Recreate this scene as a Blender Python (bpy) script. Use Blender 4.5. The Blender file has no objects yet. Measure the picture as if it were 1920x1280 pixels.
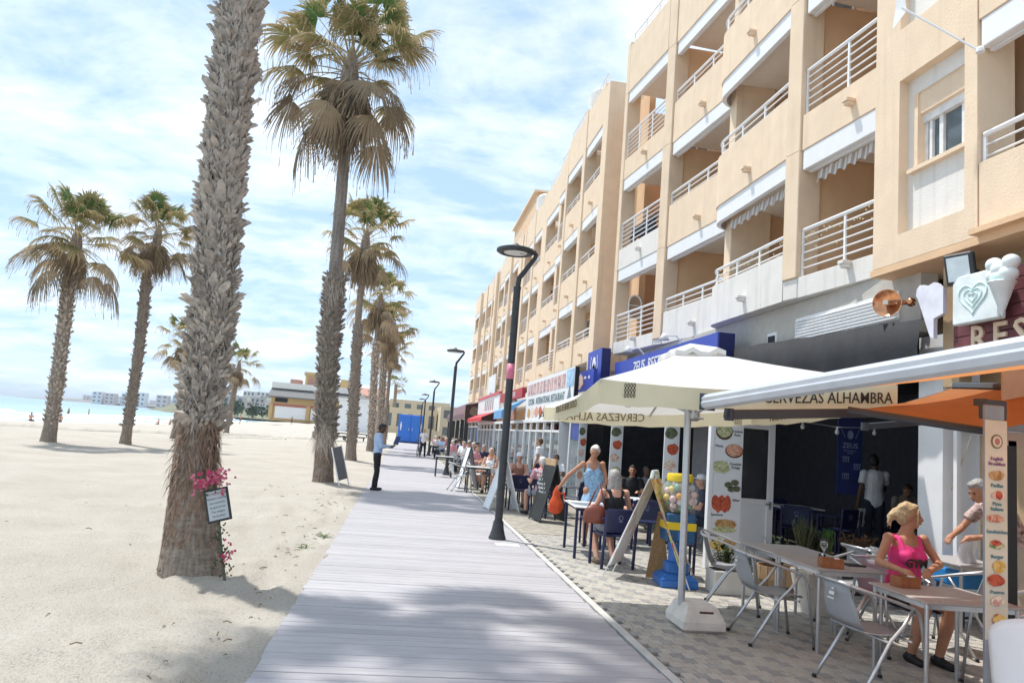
import bpy, bmesh, math, random
import numpy as np
from mathutils import Vector, Matrix, Quaternion
R = math.radians
C = bpy.context.scene.collection
SC = bpy.context.scene

# ------------------------------------------------------------------ camera
PITCH, YAW, ROLL, EYE = R(7.28), R(7.79), math.atan(.081), 1.7
fw = Vector((math.sin(YAW)*math.cos(PITCH), math.cos(YAW)*math.cos(PITCH), math.sin(PITCH)))
r0 = Vector((math.cos(YAW), -math.sin(YAW), 0)); u0 = r0.cross(fw)
rt = r0*math.cos(ROLL) + u0*math.sin(ROLL); up = -r0*math.sin(ROLL) + u0*math.cos(ROLL)
cam = bpy.data.cameras.new('camera'); cob = bpy.data.objects.new('camera', cam); C.objects.link(cob)
cob.matrix_world = Matrix(((rt.x, up.x, -fw.x, 0), (rt.y, up.y, -fw.y, 0), (rt.z, up.z, -fw.z, EYE), (0, 0, 0, 1)))
cam.sensor_width = 36; cam.lens = 26.0; cam.clip_start = .05; cam.clip_end = 20000
SC.camera = cob

# ------------------------------------------------------------------ sun, sky, exposure
SUN_EL, SHX, SHY = R(67), .79, -.61
sd = Vector((SHX*math.cos(SUN_EL), SHY*math.cos(SUN_EL), -math.sin(SUN_EL)))
sl = bpy.data.lights.new('sun', 'SUN'); so = bpy.data.objects.new('sun', sl); C.objects.link(so)
so.rotation_mode = 'QUATERNION'; so.rotation_quaternion = sd.to_track_quat('-Z', 'Y')
sl.energy = 2.05; sl.angle = R(1.4); sl.color = (1, .97, .92)
W = bpy.data.worlds.new('World'); SC.world = W; W.use_nodes = True
nt = W.node_tree; nt.nodes.clear()
def wn(t, **k):
    n = nt.nodes.new(t)
    for a, b in k.items(): setattr(n, a, b)
    return n
L = nt.links.new
sky = wn('ShaderNodeTexSky', sky_type='NISHITA', sun_disc=False, sun_elevation=SUN_EL, sun_rotation=math.atan2(-SHX, -SHY),
         air_density=1.0, dust_density=.6, ozone_density=1.2, altitude=5)
tc = wn('ShaderNodeTexCoord'); sx = wn('ShaderNodeSeparateXYZ'); L(tc.outputs['Generated'], sx.inputs[0])
zz = wn('ShaderNodeMath', operation='MAXIMUM'); L(sx.outputs[2], zz.inputs[0]); zz.inputs[1].default_value = 0
za = wn('ShaderNodeMath', operation='ADD'); L(zz.outputs[0], za.inputs[0]); za.inputs[1].default_value = .22
dx = wn('ShaderNodeMath', operation='DIVIDE'); L(sx.outputs[0], dx.inputs[0]); L(za.outputs[0], dx.inputs[1])
dy = wn('ShaderNodeMath', operation='DIVIDE'); L(sx.outputs[1], dy.inputs[0]); L(za.outputs[0], dy.inputs[1])
cx = wn('ShaderNodeCombineXYZ'); L(dx.outputs[0], cx.inputs[0]); L(dy.outputs[0], cx.inputs[1])
mp = wn('ShaderNodeMapping'); L(cx.outputs[0], mp.inputs[0]); mp.inputs['Rotation'].default_value = (0, 0, R(28)); mp.inputs['Scale'].default_value = (1.0, 1.45, 1)
mp.inputs['Location'].default_value = (3.1, 1.7, 0)
n1 = wn('ShaderNodeTexNoise'); L(mp.outputs[0], n1.inputs['Vector']); n1.inputs['Scale'].default_value = 2.1; n1.inputs['Detail'].default_value = 8; n1.inputs['Roughness'].default_value = .62; n1.inputs['Distortion'].default_value = .35
n2 = wn('ShaderNodeTexNoise'); L(mp.outputs[0], n2.inputs['Vector']); n2.inputs['Scale'].default_value = 7; n2.inputs['Detail'].default_value = 5; n2.inputs['Roughness'].default_value = .6
am = wn('ShaderNodeMath', operation='MULTIPLY_ADD'); L(n2.outputs[0], am.inputs[0]); am.inputs[1].default_value = .30; L(n1.outputs[0], am.inputs[2])
cr = wn('ShaderNodeValToRGB'); L(am.outputs[0], cr.inputs[0])
cr.color_ramp.elements[0].position = .53; cr.color_ramp.elements[0].color = (0, 0, 0, 1)
cr.color_ramp.elements[1].position = .86; cr.color_ramp.elements[1].color = (.95, .95, .95, 1)
# a thin milky veil that thickens towards the horizon
hz = wn('ShaderNodeMapRange'); L(sx.outputs[2], hz.inputs[0]); hz.inputs[1].default_value = 0; hz.inputs[2].default_value = .5; hz.inputs[3].default_value = .85; hz.inputs[4].default_value = .62
mx2 = wn('ShaderNodeMix', data_type='RGBA'); L(hz.outputs[0], mx2.inputs[0]); L(sky.outputs[0], mx2.inputs[6]); mx2.inputs[7].default_value = (4.3, 6.1, 8.2, 1)
mx = wn('ShaderNodeMix', data_type='RGBA'); L(cr.outputs[0], mx.inputs[0]); L(mx2.outputs[2], mx.inputs[6]); mx.inputs[7].default_value = (8.2, 8.7, 9.2, 1)
bg = wn('ShaderNodeBackground'); L(mx.outputs[2], bg.inputs[0]); bg.inputs[1].default_value = .0665
wo = wn('ShaderNodeOutputWorld'); L(bg.outputs[0], wo.inputs[0])
SC.view_settings.view_transform = 'Standard'; SC.view_settings.look = 'None'
SC.view_settings.exposure = 1.2; SC.view_settings.gamma = 1; SC.view_settings.use_curve_mapping = False
SC.cycles.max_bounces = 10; SC.cycles.diffuse_bounces = 6; SC.cycles.transparent_max_bounces = 12; SC.cycles.use_denoising = True

# ------------------------------------------------------------------ materials
MATS = {}
def lerpc(c, f): return tuple(min(1, max(0, v*f)) for v in c)
def mat(name, col=(.5, .5, .5), rough=.7, metal=0, var=.12, vscale=6, bump=0, bscale=60, coat=0, spec=.5, trans=0, alpha=1, emit=None, dirt=0, dcol=(.2, .17, .14), rnd=0, sub=0, streak=0):
    if name in MATS: return MATS[name]
    m = bpy.data.materials.new(name); m.use_nodes = True; t = m.node_tree; N = t.nodes; K = t.links.new
    b = N['Principled BSDF']; b.inputs['Roughness'].default_value = rough; b.inputs['Metallic'].default_value = metal
    b.inputs['Specular IOR Level'].default_value = spec; b.inputs['Coat Weight'].default_value = coat
    if trans: b.inputs['Transmission Weight'].default_value = trans
    if alpha < 1: b.inputs['Alpha'].default_value = alpha
    tcn = N.new('ShaderNodeTexCoord'); out = None
    nz = N.new('ShaderNodeTexNoise'); K(tcn.outputs['Object'], nz.inputs['Vector']); nz.inputs['Scale'].default_value = vscale; nz.inputs['Detail'].default_value = 6
    ramp = N.new('ShaderNodeValToRGB'); K(nz.outputs[0], ramp.inputs[0])
    ramp.color_ramp.elements[0].position = .3; ramp.color_ramp.elements[1].position = .7
    ramp.color_ramp.elements[0].color = (*lerpc(col, 1-var), 1); ramp.color_ramp.elements[1].color = (*lerpc(col, 1+var), 1)
    cur = ramp.outputs[0]
    if dirt:
        n3 = N.new('ShaderNodeTexNoise'); K(tcn.outputs['Object'], n3.inputs['Vector']); n3.inputs['Scale'].default_value = vscale*.35; n3.inputs['Detail'].default_value = 9; n3.inputs['Roughness'].default_value = .7
        mr = N.new('ShaderNodeMapRange'); K(n3.outputs[0], mr.inputs[0]); mr.inputs[1].default_value = .5; mr.inputs[2].default_value = .75; mr.inputs[4].default_value = dirt
        mm = N.new('ShaderNodeMix'); mm.data_type = 'RGBA'; K(mr.outputs[0], mm.inputs[0]); K(cur, mm.inputs[6]); mm.inputs[7].default_value = (*dcol, 1); cur = mm.outputs[2]
    if streak:   # rain streaks running down
        ms_ = N.new('ShaderNodeMapping'); ms_.inputs['Scale'].default_value = (3.2, 3.2, .16); K(tcn.outputs['Object'], ms_.inputs[0]); n5 = N.new('ShaderNodeTexNoise'); K(ms_.outputs[0], n5.inputs['Vector']); n5.inputs['Scale'].default_value = 2.2; n5.inputs['Detail'].default_value = 7
        mr5 = N.new('ShaderNodeMapRange'); K(n5.outputs[0], mr5.inputs[0]); mr5.inputs[1].default_value = .54; mr5.inputs[2].default_value = .78; mr5.inputs[4].default_value = streak
        m5 = N.new('ShaderNodeMix'); m5.data_type = 'RGBA'; K(mr5.outputs[0], m5.inputs[0]); K(cur, m5.inputs[6]); m5.inputs[7].default_value = (*lerpc(dcol, .8), 1); cur = m5.outputs[2]
    if rnd:
        oi = N.new('ShaderNodeObjectInfo'); mr = N.new('ShaderNodeMapRange'); K(oi.outputs['Random'], mr.inputs[0]); mr.inputs[3].default_value = 1-rnd; mr.inputs[4].default_value = 1+rnd
        vm = N.new('ShaderNodeVectorMath'); vm.operation = 'SCALE'; K(cur, vm.inputs[0]); K(mr.outputs[0], vm.inputs['Scale']); cur = vm.outputs[0]
    K(cur, b.inputs['Base Color'])
    if bump:
        nb = N.new('ShaderNodeTexNoise'); K(tcn.outputs['Object'], nb.inputs['Vector']); nb.inputs['Scale'].default_value = bscale; nb.inputs['Detail'].default_value = 4
        bp = N.new('ShaderNodeBump'); bp.inputs['Strength'].default_value = bump; bp.inputs['Distance'].default_value = .01; K(nb.outputs[0], bp.inputs['Height']); K(bp.outputs[0], b.inputs['Normal'])
    if emit: b.inputs['Emission Color'].default_value = (*emit, 1); b.inputs['Emission Strength'].default_value = 1
    if sub:   # thin translucent sheet (cloth, leaf)
        tr = N.new('ShaderNodeBsdfTranslucent'); K(cur, tr.inputs[0]); ms = N.new('ShaderNodeMixShader'); ms.inputs[0].default_value = sub
        K(b.outputs[0], ms.inputs[1]); K(tr.outputs[0], ms.inputs[2]); K(ms.outputs[0], N['Material Output'].inputs[0])
    MATS[name] = m; return m

def attr_mat(name, c0, c1, rough=.75, sub=.25, rnd=.15):   # leaf: colour runs from c0 (root) to c1 (tip) by the stored attribute
    m = bpy.data.materials.new(name); m.use_nodes = True; t = m.node_tree; N = t.nodes; K = t.links.new
    b = N['Principled BSDF']; b.inputs['Roughness'].default_value = rough; b.inputs['Specular IOR Level'].default_value = .25
    at = N.new('ShaderNodeAttribute'); at.attribute_name = 'tip'
    tcn = N.new('ShaderNodeTexCoord'); nz = N.new('ShaderNodeTexNoise'); K(tcn.outputs['Object'], nz.inputs['Vector']); nz.inputs['Scale'].default_value = 9; nz.inputs['Detail'].default_value = 5
    ad = N.new('ShaderNodeMath'); ad.operation = 'MULTIPLY_ADD'; K(nz.outputs[0], ad.inputs[0]); ad.inputs[1].default_value = .9; K(at.outputs['Fac'], ad.inputs[2])
    rp = N.new('ShaderNodeValToRGB'); K(ad.outputs[0], rp.inputs[0]); rp.color_ramp.elements[0].position = .55; rp.color_ramp.elements[1].position = 1.15 if False else 1.0
    rp.color_ramp.elements[0].color = (*c0, 1); rp.color_ramp.elements[1].color = (*c1, 1)
    oi = N.new('ShaderNodeObjectInfo'); mr = N.new('ShaderNodeMapRange'); K(oi.outputs['Random'], mr.inputs[0]); mr.inputs[3].default_value = 1-rnd; mr.inputs[4].default_value = 1+rnd
    vm = N.new('ShaderNodeVectorMath'); vm.operation = 'SCALE'; K(rp.outputs[0], vm.inputs[0]); K(mr.outputs[0], vm.inputs['Scale'])
    K(vm.outputs[0], b.inputs['Base Color'])
    tr = N.new('ShaderNodeBsdfTranslucent'); K(vm.outputs[0], tr.inputs[0]); ms = N.new('ShaderNodeMixShader'); ms.inputs[0].default_value = sub
    K(b.outputs[0], ms.inputs[1]); K(tr.outputs[0], ms.inputs[2]); K(ms.outputs[0], N['Material Output'].inputs[0])
    MATS[name] = m; return m

CREAM = mat('cream_stucco', (.78, .61, .44), .85, var=.05, vscale=2.5, bump=.5, bscale=45, dirt=.12, dcol=(.5, .38, .25), streak=.22)
CREAM_SHADE = mat('shaded_cream_stucco', (.66, .39, .20), .85, var=.05, vscale=2.5, bump=.5, bscale=45, dirt=.1, dcol=(.4, .25, .15))  # cream paint on the shaded side, its darker orange put into the colour
PEACH = mat('peach_stucco', (.72, .48, .29), .85, var=.05, vscale=2.5, bump=.5, bscale=45)
WSTUC = mat('white_stucco', (.74, .71, .66), .85, var=.04, vscale=3, bump=.5, bscale=45, dirt=.15, dcol=(.5, .46, .4), streak=.3)
WMET = mat('white_metal', (.82, .82, .82), .4, var=.02)
WTRIM = mat('white_trim', (.80, .80, .80), .5, var=.03, dirt=.1, dcol=(.55, .53, .5))
CEIL = mat('balcony_ceiling', (.80, .73, .64), .85, var=.03)
GLASS = mat('window_glass', (.10, .13, .15), .06, var=.2, vscale=2, spec=.8)
DARK = mat('dark_interior', (.012, .013, .018), .7, var=.2)
BLACKF = mat('black_fabric', (.012, .013, .016), .75, var=.3, vscale=4, bump=.4, bscale=20)
NAVY = mat('navy_plastic', (.012, .018, .07), .45, var=.1)
BLUE = mat('sign_blue', (.035, .07, .42), .45, var=.05)
DBLUE = mat('dark_blue', (.012, .018, .12), .5, var=.1)
ALU = mat('aluminium', (.52, .53, .54), .32, metal=.75, var=.06, vscale=20)
GREYP = mat('grey_plastic', (.30, .31, .33), .5, var=.05)
TTOP = mat('grey_tabletop', (.40, .375, .36), .45, var=.07, vscale=14)
LAMPM = mat('graphite_paint', (.035, .038, .042), .5, var=.15, vscale=9, dirt=.35, dcol=(.10, .09, .08))
SKIN = mat('skin_tan', (.46, .22, .13), .55, var=.08, vscale=14)
SKINP = mat('skin_pale', (.62, .34, .24), .55, var=.08, vscale=14)
SKIND = mat('skin_dark', (.13, .06, .035), .55, var=.1, vscale=14)
WHITE = mat('white_cloth', (.80, .80, .81), .8, var=.04, vscale=8, bump=.3, bscale=14)
WOOD = mat('caddy_wood', (.30, .11, .035), .5, var=.25, vscale=16)
BLACK = mat('black_rubber', (.012, .012, .013), .6)
CONC = mat('white_concrete', (.66, .62, .56), .85, var=.12, vscale=7, bump=.5, bscale=30, dirt=.35, dcol=(.36, .31, .25))

# ------------------------------------------------------------------ mesh helpers
TMP = bpy.data.scenes.new('workbench')   # modifiers and letters are evaluated here, away from the big scene
def tmp_graph():
    with bpy.context.temp_override(scene=TMP, view_layer=TMP.view_layers[0]): g = bpy.context.evaluated_depsgraph_get(); g.update(); return g
class MB:
    def __init__(s): s.v = []; s.f = []; s.m = []; s.t = None
    def add(s, vs, fs, mi=0):
        o = len(s.v); s.v += [tuple(p) for p in vs]; s.f += [tuple(i+o for i in f) for f in fs]; s.m += [mi]*len(fs)
        if s.t is not None: s.t += [0]*len(vs)
    def box(s, x0, x1, y0, y1, z0, z1, M=None, mi=0):
        vs = [Vector(p) for p in ((x0, y0, z0), (x1, y0, z0), (x1, y1, z0), (x0, y1, z0), (x0, y0, z1), (x1, y0, z1), (x1, y1, z1), (x0, y1, z1))]
        if M is not None: vs = [M @ p for p in vs]
        s.add(vs, [(0, 3, 2, 1), (4, 5, 6, 7), (0, 1, 5, 4), (1, 2, 6, 5), (2, 3, 7, 6), (3, 0, 4, 7)], mi)
    def bbox(s, x0, x1, y0, y1, z0, z1, b=.01, M=None, mi=0):   # chamfered box
        vs = []; fs = []
        X, Y, Z = (x0, x1), (y0, y1), (z0, z1); idx = {}
        for i in (0, 1):
            for j in (0, 1):
                for k in (0, 1):
                    sxn, syn, szn = (1 if i == 0 else -1), (1 if j == 0 else -1), (1 if k == 0 else -1)
                    idx[i, j, k, 0] = len(vs); vs.append(Vector((X[i], Y[j]+syn*b, Z[k]+szn*b)))
                    idx[i, j, k, 1] = len(vs); vs.append(Vector((X[i]+sxn*b, Y[j], Z[k]+szn*b)))
                    idx[i, j, k, 2] = len(vs); vs.append(Vector((X[i]+sxn*b, Y[j]+syn*b, Z[k])))
        def q(*a): fs.append(tuple(idx[t] for t in a))
        q((0,0,0,0),(0,0,1,0),(0,1,1,0),(0,1,0,0)); q((1,0,0,0),(1,1,0,0),(1,1,1,0),(1,0,1,0))
        q((0,0,0,1),(1,0,0,1),(1,0,1,1),(0,0,1,1)); q((0,1,0,1),(0,1,1,1),(1,1,1,1),(1,1,0,1))
        q((0,0,0,2),(0,1,0,2),(1,1,0,2),(1,0,0,2)); q((0,0,1,2),(1,0,1,2),(1,1,1,2),(0,1,1,2))
        for i in (0, 1):
            for j in (0, 1): q((i,j,0,0),(i,j,0,1),(i,j,1,1),(i,j,1,0))
        for i in (0, 1):
            for k in (0, 1): q((i,0,k,0),(i,0,k,2),(i,1,k,2),(i,1,k,0))
        for j in (0, 1):
            for k in (0, 1): q((0,j,k,1),(0,j,k,2),(1,j,k,2),(1,j,k,1))
        for i in (0, 1):
            for j in (0, 1):
                for k in (0, 1): fs.append((idx[i,j,k,0], idx[i,j,k,1], idx[i,j,k,2]))
        if M is not None: vs = [M @ p for p in vs]
        s.add(vs, fs, mi)
    def tube(s, pts, r, seg=8, mi=0, closed=False, caps=True, sx=1):
        pts = [Vector(p) for p in pts]; n = len(pts); rs = r if isinstance(r, (list, tuple)) else [r]*n
        prev = None; vs = []; fs = []
        for i, p in enumerate(pts):
            a = (pts[(i+1) % n] if closed else pts[min(i+1, n-1)]) - (pts[i-1] if (closed or i > 0) else pts[0])
            if a.length < 1e-9: a = Vector((0, 0, 1))
            a.normalize()
            if prev is None:
                prev = a.orthogonal().normalized() if abs(a.z) > .9 else a.cross(Vector((0, 0, 1))).normalized()
            u = (prev - a*prev.dot(a)); u = u.normalized() if u.length > 1e-6 else a.orthogonal().normalized(); prev = u; w = a.cross(u)
            for k in range(seg):
                t = 2*math.pi*k/seg; vs.append(p + u*(math.cos(t)*rs[i]*sx) + w*(math.sin(t)*rs[i]))
        for i in range(n if closed else n-1):
            j = (i+1) % n
            for k in range(seg): fs.append((i*seg+k, i*seg+(k+1) % seg, j*seg+(k+1) % seg, j*seg+k))
        if caps and not closed: fs.append(tuple(range(seg))[::-1]); fs.append(tuple((n-1)*seg+k for k in range(seg)))
        s.add(vs, fs, mi)
    def lathe(s, prof, c=(0, 0, 0), seg=20, mi=0, M=None, sx=1, sy=1):
        vs = []; fs = []; n = len(prof)
        for r, z in prof:
            for k in range(seg):
                t = 2*math.pi*k/seg; p = Vector((r*math.cos(t)*sx, r*math.sin(t)*sy, z))
                vs.append((M @ p if M is not None else p) + Vector(c))
        for i in range(n-1):
            for k in range(seg): fs.append((i*seg+k, i*seg+(k+1) % seg, (i+1)*seg+(k+1) % seg, (i+1)*seg+k))
        fs.append(tuple(range(seg))[::-1]); fs.append(tuple((n-1)*seg+k for k in range(seg)))
        s.add(vs, fs, mi)
    def ell(s, c, rad, seg=14, rings=9, M=None, mi=0):
        c = Vector(c); vs = []; fs = []
        for i in range(rings+1):
            ph = math.pi*i/rings
            for k in range(seg):
                t = 2*math.pi*k/seg; p = Vector((rad[0]*math.sin(ph)*math.cos(t), rad[1]*math.sin(ph)*math.sin(t), -rad[2]*math.cos(ph)))
                vs.append((M @ p if M is not None else p) + c)
        for i in range(rings):
            for k in range(seg): fs.append((i*seg+k, i*seg+(k+1) % seg, (i+1)*seg+(k+1) % seg, (i+1)*seg+k))
        s.add(vs, fs, mi)
    def prism(s, poly, d, O, U, V, Nn, mi=0):   # polygon in (U,V) plane at O, extruded d along Nn
        O, U, V, Nn = Vector(O), Vector(U), Vector(V), Vector(Nn); n = len(poly)
        vs = [O+U*a+V*b for a, b in poly] + [O+U*a+V*b+Nn*d for a, b in poly]
        fs = [tuple(range(n))[::-1], tuple(range(n, 2*n))] + [(i, (i+1) % n, n+(i+1) % n, n+i) for i in range(n)]
        s.add(vs, fs, mi)
    def mesh(s, name, mats, smooth=False):
        me = bpy.data.meshes.new(name); me.from_pydata(s.v, [], s.f)
        for m in (mats if isinstance(mats, (list, tuple)) else [mats]): me.materials.append(m)
        if isinstance(mats, (list, tuple)) and len(mats) > 1: me.polygons.foreach_set('material_index', s.m)
        if s.t is not None:
            a = me.attributes.new('tip', 'FLOAT', 'POINT'); a.data.foreach_set('value', s.t)
        me.polygons.foreach_set('use_smooth', [bool(smooth)]*len(me.polygons))
        bm = bmesh.new(); bm.from_mesh(me); bmesh.ops.recalc_face_normals(bm, faces=bm.faces[:]) if s.t is None else None
        bm.to_mesh(me); bm.free()
        if smooth == 'auto': me.set_sharp_from_angle(angle=R(38))
        me.update(); return me
    def build(s, name, mats, parent=None, smooth=False, world=False, **tags):
        o = bpy.data.objects.new(name, s.mesh(name, mats, smooth)); C.objects.link(o)
        if parent is not None: o.parent = parent
        if world and parent is not None: o.location = -WL(parent)
        return settags(o, **tags)
def WL(o):   # where the parent chain puts its origin (unrotated chains only)
    l = Vector(o.location)
    while o.parent is not None: o = o.parent; l += o.location
    return l
def settags(o, label=None, cat=None, group=None, kind=None):
    if label: o['label'] = label
    if cat: o['category'] = cat
    if group: o['group'] = group
    if kind: o['kind'] = kind
    return o
def thing(name, label, cat, loc=(0, 0, 0), rz=0, group=None):
    o = bpy.data.objects.new(name, None); C.objects.link(o); o.location = loc; o.rotation_euler = (0, 0, rz); o.empty_display_size = .2
    return settags(o, label, cat, group)
def inst(name, me, parent=None, loc=(0, 0, 0), M=None):
    o = bpy.data.objects.new(name, me); C.objects.link(o)
    if parent is not None: o.parent = parent
    if M is not None: o.matrix_local = M
    else: o.location = loc
    return o
def copy_tree(o, label=None, loc=None, rz=None, parent=None):
    c = o.copy(); C.objects.link(c); c.parent = parent
    if label: c['label'] = label
    if loc is not None: c.location = loc
    if rz is not None: c.rotation_euler = (0, 0, rz)
    for ch in o.children: copy_tree(ch, parent=c)
    return c
def Rz(a): return Matrix.Rotation(a, 4, 'Z')
def frame(O, U, V, Nn):   # 4x4 with the three axes as columns
    return Matrix(((U[0], V[0], Nn[0], O[0]), (U[1], V[1], Nn[1], O[1]), (U[2], V[2], Nn[2], O[2]), (0, 0, 0, 1)))
def text(body, size, m, O, U, V, parent=None, name='lettering', align='CENTER', depth=.002, sx=1, bold=0, world=False, spacing=1, **tags):
    cu = bpy.data.curves.new(name, 'FONT'); cu.body = body; cu.size = size; cu.align_x = align; cu.align_y = 'CENTER'; cu.extrude = depth; cu.offset = bold; cu.resolution_u = 2; cu.space_character = spacing
    to = bpy.data.objects.new(name, cu); TMP.collection.objects.link(to); dg = tmp_graph()
    me = bpy.data.meshes.new_from_object(to.evaluated_get(dg)); bpy.data.objects.remove(to); bpy.data.curves.remove(cu)
    U, V = Vector(U).normalized(), Vector(V).normalized(); Nn = U.cross(V)
    O = Vector(O)
    if world and parent is not None: O = O - WL(parent)
    me.transform(frame(O, U*sx, V, Nn)); me.materials.clear(); me.materials.append(m)
    o = bpy.data.objects.new(name, me); C.objects.link(o)
    if parent is not None: o.parent = parent
    return settags(o, **tags)
INK = mat('black_print', (.03, .028, .026), .7); INKW = mat('white_print', (.8, .8, .8), .7); INKB = mat('brown_print', (.22, .16, .08), .7)
rng = random.Random(7)
# ================================================================== SETTING: sand, sea, boardwalk, paving
def vnoise(x, y, seed=0):
    x = np.asarray(x, float); y = np.asarray(y, float); xi = np.floor(x).astype(np.int64); yi = np.floor(y).astype(np.int64); fx = x-xi; fy = y-yi
    def h(a, b):
        n = (a*374761393 + b*668265263 + seed*1274126177) & 0xffffffff
        n = ((n ^ (n >> 13))*1274126177) & 0xffffffff
        return ((n ^ (n >> 16)) & 0xffff)/65535.0
    sx_, sy_ = fx*fx*(3-2*fx), fy*fy*(3-2*fy)
    return (h(xi, yi)*(1-sx_)+h(xi+1, yi)*sx_)*(1-sy_) + (h(xi, yi+1)*(1-sx_)+h(xi+1, yi+1)*sx_)*sy_ - .5
PALMS = dict(a=(-2.05, 8.45), b=(-2.04, 21.4), c=(-2.2, 34.8), d=(-1.9, 48.5), e=(-2.0, 50.5), f=(-1.4, 61), g=(-13.57, 31.4), h=(-11.68, 34.1), i=(-12.78, 44.8), j=(-15.6, 70))
def shore(y): return -30 - np.clip(y-105, 0, None)*.105
def sand_z(x, y, fine=True):
    z = .16*vnoise(x/6, y/6, 1) + .07*vnoise(x/1.9, y/1.9, 2)
    near = np.exp(-np.clip(y-4, 0, None)/26)
    z = z*np.clip((-.8-x)/2.5, .12, 1) + near*(.048*vnoise(x/.55, y/.55, 3) + .036*vnoise(x/.21, y/.21, 4) + .022*vnoise(x/.12, y/.12, 7)*np.exp(-np.clip(y-4, 0, None)/9))
    z = z + 1.75*np.clip((y-70)/110, 0, 1)**1.3*np.clip((x+25)/9, 0, 1)
    t = np.clip((shore(y)+5-x)/9, 0, 4); z = z - .5*t
    for k, (px, py) in PALMS.items():
        z = z + .07*np.exp(-((x-px)**2+(y-py)**2)/.35)
    return z
def axis(a, st, g, end):
    o = [a]
    while abs(o[-1]-a) < end: o.append(o[-1]+st); st *= g
    return o
xs = np.array(axis(-.8, -.06, 1.035, 620)); ys = np.array(axis(1.2, .06, 1.0215, 5200))
X, Y = np.meshgrid(xs, ys); X = X + 0
X[:, 0] += .05*vnoise(ys*3, ys*0+1, 9)+.07*vnoise(ys*11, ys*0+4, 9)
Z = sand_z(X, Y) - .012
dr = np.random.default_rng(5)
for _ in range(1500):      # scuffed footprints
    fx, fy = -1.1-dr.random()**1.3*9, 3.0+dr.random()**1.2*16; a = dr.random()*3.14; sz = .07+.05*dr.random()
    i0, i1 = np.searchsorted(ys, fy-.5), np.searchsorted(ys, fy+.5); sl_ = slice(max(i0, 0), i1)
    ddx, ddy = X[sl_]-fx, Y[sl_]-fy; p, q = ddx*np.cos(a)+ddy*np.sin(a), -ddx*np.sin(a)+ddy*np.cos(a); r2 = (p/sz)**2+(q/(sz*1.8))**2
    Z[sl_] += -.034*np.exp(-r2)+.010*np.exp(-(np.sqrt(r2)-1.7)**2*3)
def gridmesh(X, Y, Z):
    n, m = X.shape; vs = np.stack([X, Y, Z], -1).reshape(-1, 3); i = np.arange(n*m).reshape(n, m)
    f = np.stack([i[:-1, :-1], i[1:, :-1], i[1:, 1:], i[:-1, 1:]], -1).reshape(-1, 4)
    me = bpy.data.meshes.new('sheet'); me.from_pydata(vs.tolist(), [], f.tolist()); me.polygons.foreach_set('use_smooth', [True]*len(me.polygons)); return me
def sand_mat():
    m = bpy.data.materials.new('beach_sand'); m.use_nodes = True; t = m.node_tree; N = t.nodes; K = t.links.new; b = N['Principled BSDF']; b.inputs['Roughness'].default_value = .95; b.inputs['Specular IOR Level'].default_value = .15
    tcn = N.new('ShaderNodeTexCoord')
    def noise(sc, det=8, ro=.6):
        n = N.new('ShaderNodeTexNoise'); K(tcn.outputs['Object'], n.inputs['Vector']); n.inputs['Scale'].default_value = sc; n.inputs['Detail'].default_value = det; n.inputs['Roughness'].default_value = ro; return n.outputs[0]
    r = N.new('ShaderNodeValToRGB'); K(noise(.6), r.inputs[0]); r.color_ramp.elements[0].position = .3; r.color_ramp.elements[1].position = .7
    r.color_ramp.elements[0].color = (.475, .43, .365, 1); r.color_ramp.elements[1].color = (.565, .525, .46, 1)
    r2 = N.new('ShaderNodeValToRGB'); K(noise(38, 6, .75), r2.inputs[0]); r2.color_ramp.elements[0].position = .30; r2.color_ramp.elements[0].color = (.52, .47, .41, 1); r2.color_ramp.elements[1].position = .5; r2.color_ramp.elements[1].color = (1, 1, 1, 1)
    mu = N.new('ShaderNodeMix'); mu.data_type = 'RGBA'; mu.blend_type = 'MULTIPLY'; mu.inputs[0].default_value = .8; K(r.outputs[0], mu.inputs[6]); K(r2.outputs[0], mu.inputs[7])
    K(mu.outputs[2], b.inputs['Base Color'])
    ad = N.new('ShaderNodeMath'); ad.operation = 'ADD'; K(noise(9, 8, .7), ad.inputs[0]); K(noise(60, 4), ad.inputs[1])
    bp = N.new('ShaderNodeBump'); bp.inputs['Strength'].default_value = .85; bp.inputs['Distance'].default_value = .035; K(ad.outputs[0], bp.inputs['Height']); K(bp.outputs[0], b.inputs['Normal']); return m
SAND = sand_mat()
me = gridmesh(X, Y, Z); me.materials.append(SAND); sand = bpy.data.objects.new('sand', me); C.objects.link(sand); sand['kind'] = 'structure'
# the ground everything else stands on
mb = MB(); mb.box(-.9, 900, -30, 6000, -1.2, -.09); mb.build('ground', mat('subsoil', (.33, .29, .23), .9), kind='structure')

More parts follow.
